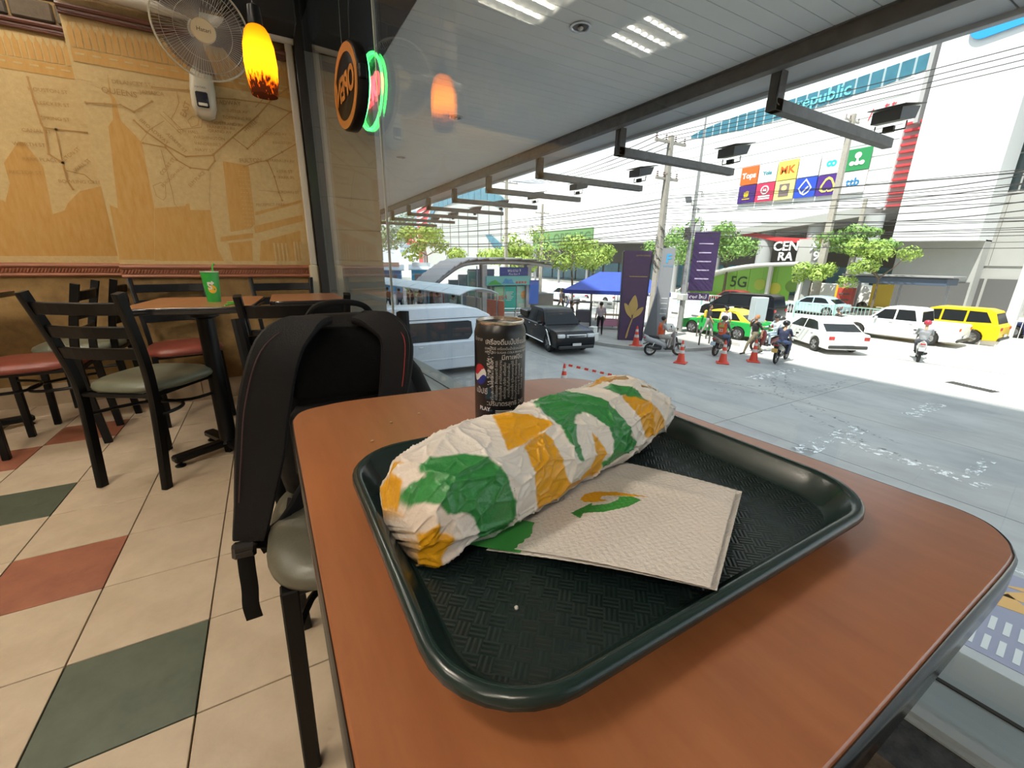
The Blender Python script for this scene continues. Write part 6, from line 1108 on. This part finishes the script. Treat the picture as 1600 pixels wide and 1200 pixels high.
for k in range(5):
    p = A.lerp(B, .42 + k * .13) - sd * 1.05; MB().bar(p + Vector((0, 0, 1.35)), p + dd * 1.5 + Vector((0, 0, 1.35)), .06, 1.1).build('poster_panel', mat('walk_poster_%d' % k, ((.12, .28, .40), (.30, .12, .10), (.22, .32, .24), (.42, .36, .30), (.55, .14, .07))[k], .5), cw)
hedge = empty('hedge', (12.6, 38.5, G), -.45, 'clipped green hedge behind the walkway pedestrians', 'hedge'); b = MB()
for k in range(900): p = Vector((random.uniform(-1.6, 1.6), random.uniform(-.4, .4), random.uniform(.4, 1.5))); u = Vector((random.gauss(0, 1), random.gauss(0, 1), random.gauss(0, 1))).normalized() * .12; v = Vector((random.gauss(0, 1), random.gauss(0, 1), random.gauss(0, 1))).normalized() * .07; b.add([p - u, p + v, p + u, p - v], [(0, 1, 2, 3)])
b.build('foliage', m_leaf[1], hedge)['kind'] = 'stuff'; MB().box((0, 0, .2), (3.2, .8, .4), .03).build('planter', m_kerb, hedge)
for k in range(3):
    r = empty('guard_rail', (11.6 + k * .95, 21.6 - k * .2, G), -.2, ['first', 'second', 'third'][k] + ' silver crowd barrier behind the drinks can, counting from the van', 'railing', 'silver crowd barriers')
    for z in (.35, .6, .85, 1.1): MB().tube(smooth_path([(0, 0, z - .15 * (k == 0)), (.12, 0, z), (.9, 0, z)], 4), .03, 8).build('rail', m_chrome, r, smooth=True)
    for x in (.1, .88): MB().tube([(x, 0, 0), (x, 0, 1.1)], .03, 8).build('post', m_chrome, r)
# --- market booths far up the road
for k, (x, y, w_, c_, lb) in enumerate(((8.9, 47.0, 2.6, (.04, .33, .60), 'bright blue kiosk nearest the stone pier'), (12.2, 50.0, 3.0, (.10, .30, .55), 'blue and grey kiosk up the road'), (16.8, 52.0, 2.4, (.03, .38, .62), 'turquoise kiosk up the road beside the station roof'))):
    r = empty('kiosk', (x, y, G), -.3, lb, 'kiosk', 'kiosks up the road'); MB().box((0, 0, 1.5), (w_, 2.2, 3.0), .05).build('kiosk_body', mat('kiosk_%d' % k, c_, .5), r); MB().box((0, -1.2, 2.9), (w_ * 1.25, 1.6, .12), .03, (.35, 0, 0)).build('awning', m_lb, r); MB().box((0, -1.12, 1.5), (w_ * .7, .04, 1.2), .01).build('hatch', mat('kiosk_hatch', (.25, .20, .20), .5), r); MB().box((0, -1.13, 3.2), (w_ * .9, .06, .5), .01).build('signboard', mat('kiosk_sign_%d' % k, ((.1, .4, .7), (.5, .3, .25), (.55, .6, .65))[k], .5), r)
# ------------------------------------------------------------------ the mall across the road
def yz_slab(b, poly, x0, x1): return b.prism([(y, z) for y, z in poly], -x1, -x0, Matrix(((0, 0, -1, 0), (1, 0, 0, 0), (0, 1, 0, 0), (0, 0, 0, 1))))
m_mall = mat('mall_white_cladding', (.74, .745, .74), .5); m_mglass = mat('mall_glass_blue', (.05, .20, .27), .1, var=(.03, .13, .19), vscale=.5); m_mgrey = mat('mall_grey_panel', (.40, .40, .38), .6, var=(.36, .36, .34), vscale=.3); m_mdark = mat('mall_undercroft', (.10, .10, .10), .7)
MALL_MAIN = [(92, 4.4), (79.31, 4.0), (64.01, 4.46), (48.39, 4.01), (36.14, 4.11), (29.22, 4.82), (22.97, 5.46), (18.42, 6.21), (17.69, 19.2), (18.23, 25.1), (32.37, 21.73), (41.78, 19.8), (57.02, 17.63), (75.17, 15.9), (92, 14.0)]
BAND_T = [(41.41, 16.73), (39.41, 17.15), (36.83, 17.38), (34.45, 17.52), (29.53, 17.52), (25.4, 17.58), (21.43, 17.79), (18.08, 17.96)]
BAND_B = [(41.37, 16.5), (39.24, 16.12), (36.6, 16.04), (34.15, 15.83), (29.23, 15.98), (25.11, 16.16), (21.14, 16.43), (18.09, 16.76)]
REDBAND = [(34.77, 4.44), (30.51, 4.25), (27.91, 3.88), (25.83, 3.48), (21.62, 3.17)]
mall = empty('shopping_mall', (50, 40, G), 0, 'huge white shopping mall with sloping glass band across the road', 'building')
def loc(poly): return [(y - 40, z - G) for y, z in poly]
yz_slab(MB(), loc(MALL_MAIN), 0, 14).build('main_facade', m_mall, mall)
for k in range(9):                                              # horizontal cladding joints on the long facade
    z0 = 7.2 + k * 1.15; MB().span((-.03, -21, z0 - G), (.0, 10 + k * 1.0, z0 + .04 - G)).build('cladding_joint', mat('joint_grey', (.50, .50, .49), .6), mall)
NB = 22
def lerp_band(P, t):
    ys = [p[0] for p in P][::-1]; zs = [p[1] for p in P][::-1]; y = 41.3 + (18.1 - 41.3) * t; return y, float(np.interp(y, ys, zs))
for k in range(NB):
    (ya, za), (yb, zb) = lerp_band(BAND_T, k / NB + .004), lerp_band(BAND_T, (k + 1) / NB - .004); (_, zc), (_, zd) = lerp_band(BAND_B, (k + 1) / NB - .004), lerp_band(BAND_B, k / NB + .004)
    yz_slab(MB(), loc([(ya, za), (yb, zb), (yb, zc), (ya, zd)]), -.06, .0).build('window_pane', m_mglass, mall)
pts = [lerp_band(BAND_T, k / 20) for k in range(21)]; ptb = [lerp_band(BAND_B, k / 20) for k in range(21)]
yz_slab(MB(), loc(pts + ptb[::-1]), -.02, .0).build('window_frame', mat('mall_frame', (.35, .45, .48), .4), mall)
lettering('lettering', 'starrepublic', 1.5, mat('mall_letter_cyan', (.16, .55, .62), .4), frame_matrix((-.12, 27.2 - 40, 16.85 - G), (0, -1, .02), (0, .02, 1)), mall, bold=.02, extrude=.03)
yz_slab(MB(), loc([(18.85, 12.9), (17.55, 12.9), (17.55, 5.9), (18.9, 5.9)]), -.10, 0).build('stair_recess', mat('recess_grey', (.42, .36, .36), .6), mall)
m_redl = mat('red_louvre', (.62, .05, .06), .5)
for k in range(13): MB().span((-.35, 17.58 - 40, 6.1 + k * .55 - G), (-.10, 18.70 - 40, 6.28 + k * .55 - G)).build('louvre', m_redl, mall)
MB().span((-.9, 17.72 - 40, 12.6 - G), (0, 18.02 - 40, 26 - G)).build('corner_strip', mat('strip_grey', (.42, .41, .41), .6), mall)
for k, (y, z) in enumerate(((21.6, 14.2), (20.5, 14.6), (20.0, 14.6))): lettering('lettering', 't' if k else '/', 1.3, m_redl, frame_matrix((-.05, y - 40, z - G), (0, -1, 0), (0, .3, 1)), mall)
# undercroft: soffit, columns, red ribbon, big lettering
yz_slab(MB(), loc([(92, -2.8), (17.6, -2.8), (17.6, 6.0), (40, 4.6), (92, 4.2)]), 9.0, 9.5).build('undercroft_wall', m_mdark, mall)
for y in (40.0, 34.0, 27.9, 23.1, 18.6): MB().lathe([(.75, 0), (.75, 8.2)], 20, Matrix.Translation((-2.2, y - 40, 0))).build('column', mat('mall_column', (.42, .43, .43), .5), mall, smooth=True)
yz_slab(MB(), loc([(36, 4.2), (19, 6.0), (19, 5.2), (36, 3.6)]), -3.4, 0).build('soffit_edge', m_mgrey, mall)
rb = MB(); rp = smooth_path([(-2.9, y - 40, z - G) for y, z in REDBAND], 4); ribbon(rb, rp, (0, 0, 1), .45, .2); rb.build('red_ribbon', m_redl, mall)
for s, y, z, sz in (('CEN', 24.7, 2.75, 1.25), ('AL', 21.65, 2.75, 1.25), ('RA', 24.6, 1.75, 1.15), ('9', 21.75, 1.8, 1.15)): lettering('lettering', s, sz, mat('letter_white', (.8, .8, .8), .4), frame_matrix((-4.1, y - 40, z - G), (0, -1, 0), (0, 0, 1)), mall, bold=.02, extrude=.05)
MB().span((-4.0, 22.2 - 40, 3.0), (-3.2, 23.6 - 40, 6.2)).build('sign_pier', mat('pier_grey', (.46, .45, .43), .5), mall)
for k in range(16): MB().span((8.9, 18 + k * 4.4 - 40, 0), (9.0, 21.9 + k * 4.4 - 40, 3.6)).build('shop_window', m_mglass, mall)
# white tower block with the blue letter, dark glazed office block to its side
blk = empty('tower_block', (48, 15, G), 0, 'blank white tower block carrying a huge blue letter', 'building')
yz_slab(MB(), [(2.02, 3.1 - G), (-3.35, 3.0 - G), (-3.35, 34 - G), (2.02, 34 - G)], 0, 3.3).build('block_wall', m_mall, blk)
def rring(w_, h_, r_, t_): return rrect(w_, h_, r_, 6), rrect(w_ - 2 * t_, h_ - 2 * t_, max(.1, r_ - t_), 6)
o_, i_ = rring(3.6, 4.4, .8, .62); b = MB(); M_ = frame_matrix((-.12, -1.25, 19.35 - G), (0, -1, .08), (0, .12, 1))
b.rings([[tuple(M_ @ Vector((x, y, 0))) for x, y in o_], [tuple(M_ @ Vector((x, y, .12))) for x, y in o_], [tuple(M_ @ Vector((x, y, .12))) for x, y in i_], [tuple(M_ @ Vector((x, y, 0))) for x, y in i_]], True, False, False, loop=True); b.build('blue_letter', mat('letter_blue', (.02, .30, .72), .4), blk)
yz_slab(MB(), [(2.02, 0), (-3.35, 0), (-3.35, 5.9), (2.02, 5.9)], 1.8, 3.3).build('block_base', m_mgrey, blk); MB().span((1.7, -3.2, .2), (1.8, 1.9, 2.6)).build('shop_window', m_mdark, blk)
off = empty('office_block', (51.5, 2.0, G), 0, 'grey office block with dark gridded glazing beside the white tower', 'building')
MB().span((.3, -22, 0), (12, 12.2, 38)).build('block_wall', m_mgrey, off)
for r_ in range(11):
    for c_ in range(10): MB().span((.22, 12.1 - (c_ + 1) * 1.45 + .06, 9.6 + r_ * 1.35 + .06), (.30, 12.1 - c_ * 1.45 - .06, 9.6 + (r_ + 1) * 1.35 - .06)).build('pane', mat('office_glass', (.02, .035, .04), .12), off)
for r_ in range(3):
    for c_ in range(6): MB().span((.2, 12.1 - (c_ + 1) * 2.6 + .02, 3.9 + r_ * 1.85 + .02), (.3, 12.1 - c_ * 2.6 - .02, 3.9 + (r_ + 1) * 1.85 - .02)).build('panel', m_mgrey, off)
for c_ in range(6): MB().span((.18, 12.0 - (c_ + 1) * 2.6 + .1, .4), (.3, 12.0 - c_ * 2.6 - .1, 2.9)).build('shop_window', m_mdark, off)
for k in range(2):
    r = empty('bus_shelter', (42.0, 13.8 - k * 9.5, G), 0, ['bus shelter with dark blue fascia behind the small yellow-green tree', 'bus shelter with dark blue fascia at the picture edge'][k], 'bus shelter', 'bus shelters'); MB().box((0, 0, 2.75), (2.2, 6.0, .5), .03).build('fascia', mat('shelter_navy', (.06, .09, .14), .5), r); MB().box((0, 0, 3.1), (2.6, 6.6, .12), .02).build('roof', mat('shelter_roof', (.25, .25, .25), .5), r)
    for y in (-2.7, 0, 2.7): MB().bar((.7, y, 0), (.7, y, 2.6), .16, .16).build('post', m_stl, r)
    MB().box((.8, 0, .5), (.4, 4.8, .08), .02).build('bench', mat('bench_yellow', (.55, .40, .08), .5), r); MB().box((.95, 1.2, 1.5), (.06, 1.4, 1.8), .01).build('advert_panel', mat('shelter_advert', (.65, .45, .05), .5), r)
r = empty('vendor_stand', (42.5, 17.3, G), 0, 'red and yellow vendor stand by the bus shelter', 'stall'); MB().box((0, 0, 1.0), (.8, 1.2, 2.0), .03).build('stand_body', mat('vendor_red', (.5, .06, .05), .5), r); MB().box((-.42, .5, 1.1), (.06, .16, 2.2), .01).build('stand_edge', mat('vendor_yellow', (.7, .45, .03), .5), r)
for k in range(3): MB().box((-.41, -.1, .5 + k * .5), (.03, .8, .12), .01).build('shelf', m_mdark, r)
# second station entrance, wrapped in a green advertisement
st2 = empty('station_entrance', (42, 26, G), 0, 'station entrance across the road wrapped in a lime green 5G advert', 'station'); m_lime = mat('advert_lime', (.20, .45, .06), .4)
arc2 = [(6.8, .55), (5.5, 1.4), (3.9, 2.35), (1.8, 3.0), (0, 3.35), (-2.1, 3.62), (-5.6, 3.8)]
ribbon_b = MB(); ribbon(ribbon_b, smooth_path([(-.1, y, z + .12) for y, z in arc2], 4), (1, 0, 0), 3.4, .28); ribbon_b.build('arched_roof', mat('station_white', (.62, .62, .60), .5), st2)
def roof_z(y): return float(np.interp(y, [a[0] for a in arc2][::-1], [a[1] for a in arc2][::-1]))
for k in range(8): ya, yb = 6.3 - k * 1.35, 6.3 - (k + 1) * 1.35 + .05; yz_slab(MB(), [(ya, .1), (yb, .1), (yb, roof_z(yb) - .05), (ya, roof_z(ya) - .05)], 0, .08).build('advert_panel', m_lime, st2)
lettering('lettering', '5G', 1.5, mat('advert_ink', (.02, .05, .02), .5), frame_matrix((-.03, .6, 2.0), (0, -1, 0), (0, 0, 1)), st2, bold=.02); lettering('lettering', 'NETWORK', .7, mat('advert_yellow', (.75, .60, .05), .5), frame_matrix((-.6, 3.0, .25), (0, -1, 0), (0, 0, 1)), st2, bold=.01)
for k in range(3): MB().ball((-.02, -1.6 - k * 1.5, 1.9 - .3 * (k % 2)), (.03, .6, .55), 14, 10).build('advert_shape', mat('advert_shape_%d' % k, ((.33, .42, .05), (.50, .48, .06), (.12, .25, .04))[k], .4), st2)
for y in (-2.6, -5.4): MB().bar((-.3, y, 0), (-.3, y, 3.7), .3, .3).build('column', MATS['station_white'], st2)
MB().box((-1.2, 0, -.05 + .3), (.3, 13, .6), .02).build('base_wall', m_wallw, st2)
w3 = empty('box_lorry', (45.7, 19.0, G), 0, 'white box lorry stopped between the station entrance and bus shelter', 'lorry'); MB().box((0, .6, 1.35), (1.7, 3.2, 1.6), .05).build('cargo_box', m_wallw, w3); MB().rings([[(-.9, y, .5), (.9, y, .5), (.9 - .08 * (z - .5), y, z), (-.9 + .08 * (z - .5), y, z)] for y, z in ((-1.25, 2.2), (-2.2, 2.1), (-2.9, 1.2))]).build('cab', m_wallw, w3)
for y in (-2.2, 1.7):
    for s in (-1, 1): MB().lathe([(.2, -.1), (.4, -.1), (.4, .1), (.2, .1)], 18, Matrix.Translation((s * .85, y, .4)) @ Matrix.Rotation(math.pi / 2, 4, 'Y')).build('wheel', m_tyre, w3)
# company sign boards: two rows of six
bw, bh = 2.11, 1.96; white = (.76, .76, .74)
boards = [[('orange', (.80, .13, .02), 'Tops', white), ('white', white, 'Yole', (.05, .25, .30)), ('yellow', (.80, .62, .12), 'MK', (.60, .12, .02)), ('white', white, '', white), ('white', white, '8', (.02, .50, .50)), ('green', (.02, .25, .08), 'o', white)],
          [('dark purple', (.05, .015, .16), 'hand', (.75, .50, .02)), ('crimson', (.60, .03, .09), 'ring', white), ('pale yellow', (.76, .66, .25), 'square', (.18, .14, .14)), ('royal blue', (.02, .07, .50), 'drop', white), ('violet', (.07, .02, .22), 'tri', (.75, .62, .15)), ('white', white, 'ttb', (.02, .18, .40))]]
texts = {(0, 0): 'orange sign board lettered Tops', (0, 1): 'white sign board with small dark teal lettering', (0, 2): 'yellow sign board lettered MK', (0, 3): 'blank white sign board in the upper row', (0, 4): 'white sign board with a turquoise figure of eight', (0, 5): 'green sign board with white round figure', (1, 0): 'dark purple sign board with yellow hand mark', (1, 1): 'crimson sign board with white ring emblem', (1, 2): 'pale yellow sign board with a dark square emblem', (1, 3): 'royal blue sign board with white diamond drop emblem', (1, 4): 'violet sign board with rounded yellow triangle emblem', (1, 5): 'white sign board lettered ttb'}
for r_ in range(2):
    for c_ in range(6):
        nm, col, tx_, ink = boards[r_][c_]; y = 33.35 - (c_ + .5) * bw; z = 10.72 - r_ * bh - (c_ * .03)
        rt = empty('sign_board', (49.85, y, z - bh / 2), 0, texts[(r_, c_)], 'sign', 'company sign boards on the mall'); MB().span((-.15, -bw / 2 + .05, .05), (0, bw / 2 - .05, bh - .03), .01).build('board', mat('board_' + nm.replace(' ', '_'), col, .5), rt)
        mi = mat('board_ink_%d_%d' % (r_, c_), ink, .5); F_ = frame_matrix((-.17, 0, bh / 2), (0, -1, 0), (0, 0, 1)); b = MB()
        if tx_ in ('Tops', 'Yole', 'MK', '8', 'ttb'): lettering('lettering', tx_, {'Tops': .8, 'Yole': .5, 'MK': 1.05, '8': 1.2, 'ttb': .95}[tx_], mi, F_ if tx_ != '8' else F_ @ Matrix.Rotation(math.pi / 2, 4, 'Z') @ Matrix.Translation((0, 0, 0)), rt, bold=.03); continue
        if tx_ == 'o': b.prism([(.28 * math.cos(a * .5), .35 + .28 * math.sin(a * .5)) for a in range(12)], 0, .02, F_); [b.prism([(x + .22 * math.cos(a * .6), -.30 + .2 * math.sin(a * .6)) for a in range(10)], 0, .02, F_) for x in (-.4, 0, .4)]; b.prism([(-.1, -.3), (.1, -.3), (.08, .2), (-.08, .2)], 0, .021, F_)
        elif tx_ == 'hand': b.prism([(-.25, -.3), (.2, -.3), (.3, .05), (.1, .0), (-.3, .05)], 0, .02, F_); [b.prism([(x, 0), (x + .09, 0), (x + .11, .35 - abs(x) * .4), (x + .02, .37 - abs(x) * .4)], 0, .021, F_) for x in (-.27, -.12, .03, .18)]; b.prism([(-.45, -.55), (.45, -.55), (.45, -.46), (-.45, -.46)], 0, .02, F_)
        elif tx_ == 'ring': b.rings([[tuple(F_ @ Vector((q * math.cos(a * .3142), .25 + q * math.sin(a * .3142), zz))) for a in range(20)] for q, zz in ((.46, 0), (.46, .02), (.33, .02), (.33, 0))], True, False, False, loop=True); b.prism([(-.2, .08), (.2, .08), (.12, .42), (0, .2), (-.12, .42)], 0, .02, F_); [b.prism([(-.65, zz), (.65, zz), (.65, zz + .16), (-.65, zz + .16)], 0, .02, F_) for zz in (-.48, -.72)]
        elif tx_ == 'square': b.prism([(-.52, -.62), (.52, -.62), (.52, .62), (-.52, .62)], 0, .02, F_); MB().prism([(.3 * math.cos(a * .5236), .2 + .28 * math.sin(a * .5236)) for a in range(12)], 0, .03, F_).build('emblem_dot', mat('emblem_tan', (.65, .52, .25), .5), rt)
        elif tx_ == 'drop': b.rings([[tuple(F_ @ Vector((x * q, y * q - .05, zz))) for x, y in ((0, 1.0), (.42, .45), (.72, .0), (.40, -.52), (0, -.75), (-.40, -.52), (-.72, .0), (-.42, .45))] for q, zz in ((.92, 0), (.92, .02), (.72, .02), (.72, 0))], True, False, False, loop=True); b.prism([(-.12, -.5), (.35, .05), (.25, .15), (-.22, -.38)], 0, .02, F_)
        elif tx_ == 'tri': b.rings([[tuple(F_ @ Vector((x * q, y * q - .1, zz))) for x, y in ((0, 1.0), (.35, .8), (.72, .1), (.8, -.35), (.5, -.6), (.1, -.6), (0, -.4), (-.1, -.6), (-.5, -.6), (-.8, -.35), (-.72, .1), (-.35, .8))] for q, zz in ((.88, 0), (.88, .02), (.64, .02), (.64, 0))], True, False, False, loop=True)
        if b.v: b.build('emblem', mi, rt)
# hoarding with large lettering and distant blocks up the road
r = empty('billboard', (47, 65, G), 0, 'long green hoarding with dark lettering under the mall edge', 'billboard'); MB().span((0, -8.9, 6.0), (.4, 9, 9.2), .02).build('hoarding', mat('hoarding_green', (.13, .27, .10), .5), r); lettering('lettering', 'NO.1 OPEN 5G', 2.6, mat('hoarding_ink', (.06, .13, .05), .5), frame_matrix((-.02, 0, 7.6), (0, -1, 0), (0, 0, 1)), r, bold=.03)
for y in (-8, 0, 8): MB().bar((.2, y, 0), (.2, y, 6.1), .3, .3).build('post', m_stl, r)
dome = empty('mall_annex', (58, 118, G), 0, 'curved white mall wing with blue glazed crown far up the road', 'building')
prof = [(-22, 0), (-20, 12), (-14, 19), (-4, 23.5), (8, 25), (26, 25.6), (44, 24.5), (52, 16), (55, 0)]
yz_slab(MB(), [(p.x, p.y) for p in smooth_path([(y, z, 0) for y, z in prof[::-1]], 4)], 0, 20).build('wing_wall', mat('wing_white_dimmed', (.40, .42, .41), .5), dome)  # white wall greyed in its colour to imitate oblique sunlight
for k in range(16): ya = -20 + k * 4.4; za = float(np.interp(ya, [p[0] for p in prof], [p[1] for p in prof])); zb_ = float(np.interp(ya + 4.2, [p[0] for p in prof], [p[1] for p in prof])); yz_slab(MB(), [(ya, za - 3.4), (ya + 4.2, zb_ - 3.4), (ya + 4.2, zb_ - .2), (ya, za - .2)], -.3, 0).build('window_pane', m_mglass, dome)
for k in range(9): MB().span((-.2, -18 + k * 7.5, 3 + k * .5), (0, -17.9 + k * 7.5, 19)).build('cladding_joint', mat('wing_joint', (.25, .26, .26), .6), dome)
yz_slab(MB(), [(-18, 5), (-10, 5), (-1, 11), (-4, 11)], -.3, 0).build('window_slope', m_mglass, dome)
strp = empty('striped_tower', (74, 200, G), 0, 'red tower wall with white diagonal stripes far up the road', 'building'); MB().span((0, 0, 0), (12, 32, 33)).build('tower_wall', mat('tower_red', (.58, .06, .08), .5), strp)
for k in range(7): yz_slab(MB(), [(0, 17 + k * 2.4), (32, 14 + k * 2.4), (32, 15.1 + k * 2.4), (0, 18 + k * 2.0)], -.3, 0).build('stripe', m_mall, strp)
tw_ = empty('office_tower', (112, 340, G), 0, 'pale blue banded high-rise farthest up the road', 'building'); MB().span((0, 0, 0), (30, 66, 50)).build('tower_wall', mat('tower_pale', (.50, .56, .60), .6), tw_)
for k in range(9): MB().span((-.5, 1, 10 + k * 4.2), (0, 65, 12.2 + k * 4.2)).build('window_band', mat('tower_glass', (.16, .26, .33), .2), tw_)
r = empty('billboard', (70, 212, G), 0, 'red rectangular billboard far up the road before the striped tower', 'billboard'); MB().span((0, -25, 11.5), (1, 28, 18.5)).build('hoarding', mat('hoarding_red', (.62, .05, .07), .5), r); lettering('lettering', 'Tops', 6, mat('letter_white', (.8, .8, .8), .4), frame_matrix((-.1, 12, 15), (0, -1, 0), (0, 0, 1)), r, bold=.08); MB().span((-.2, -22, 12.5), (0, -12, 17.5)).build('hoarding_patch', mat('patch_orange', (.60, .28, .03), .5), r); MB().bar((.5, 0, 0), (.5, 0, 11.5), 1.2, 1.2).build('post', m_stl, r)
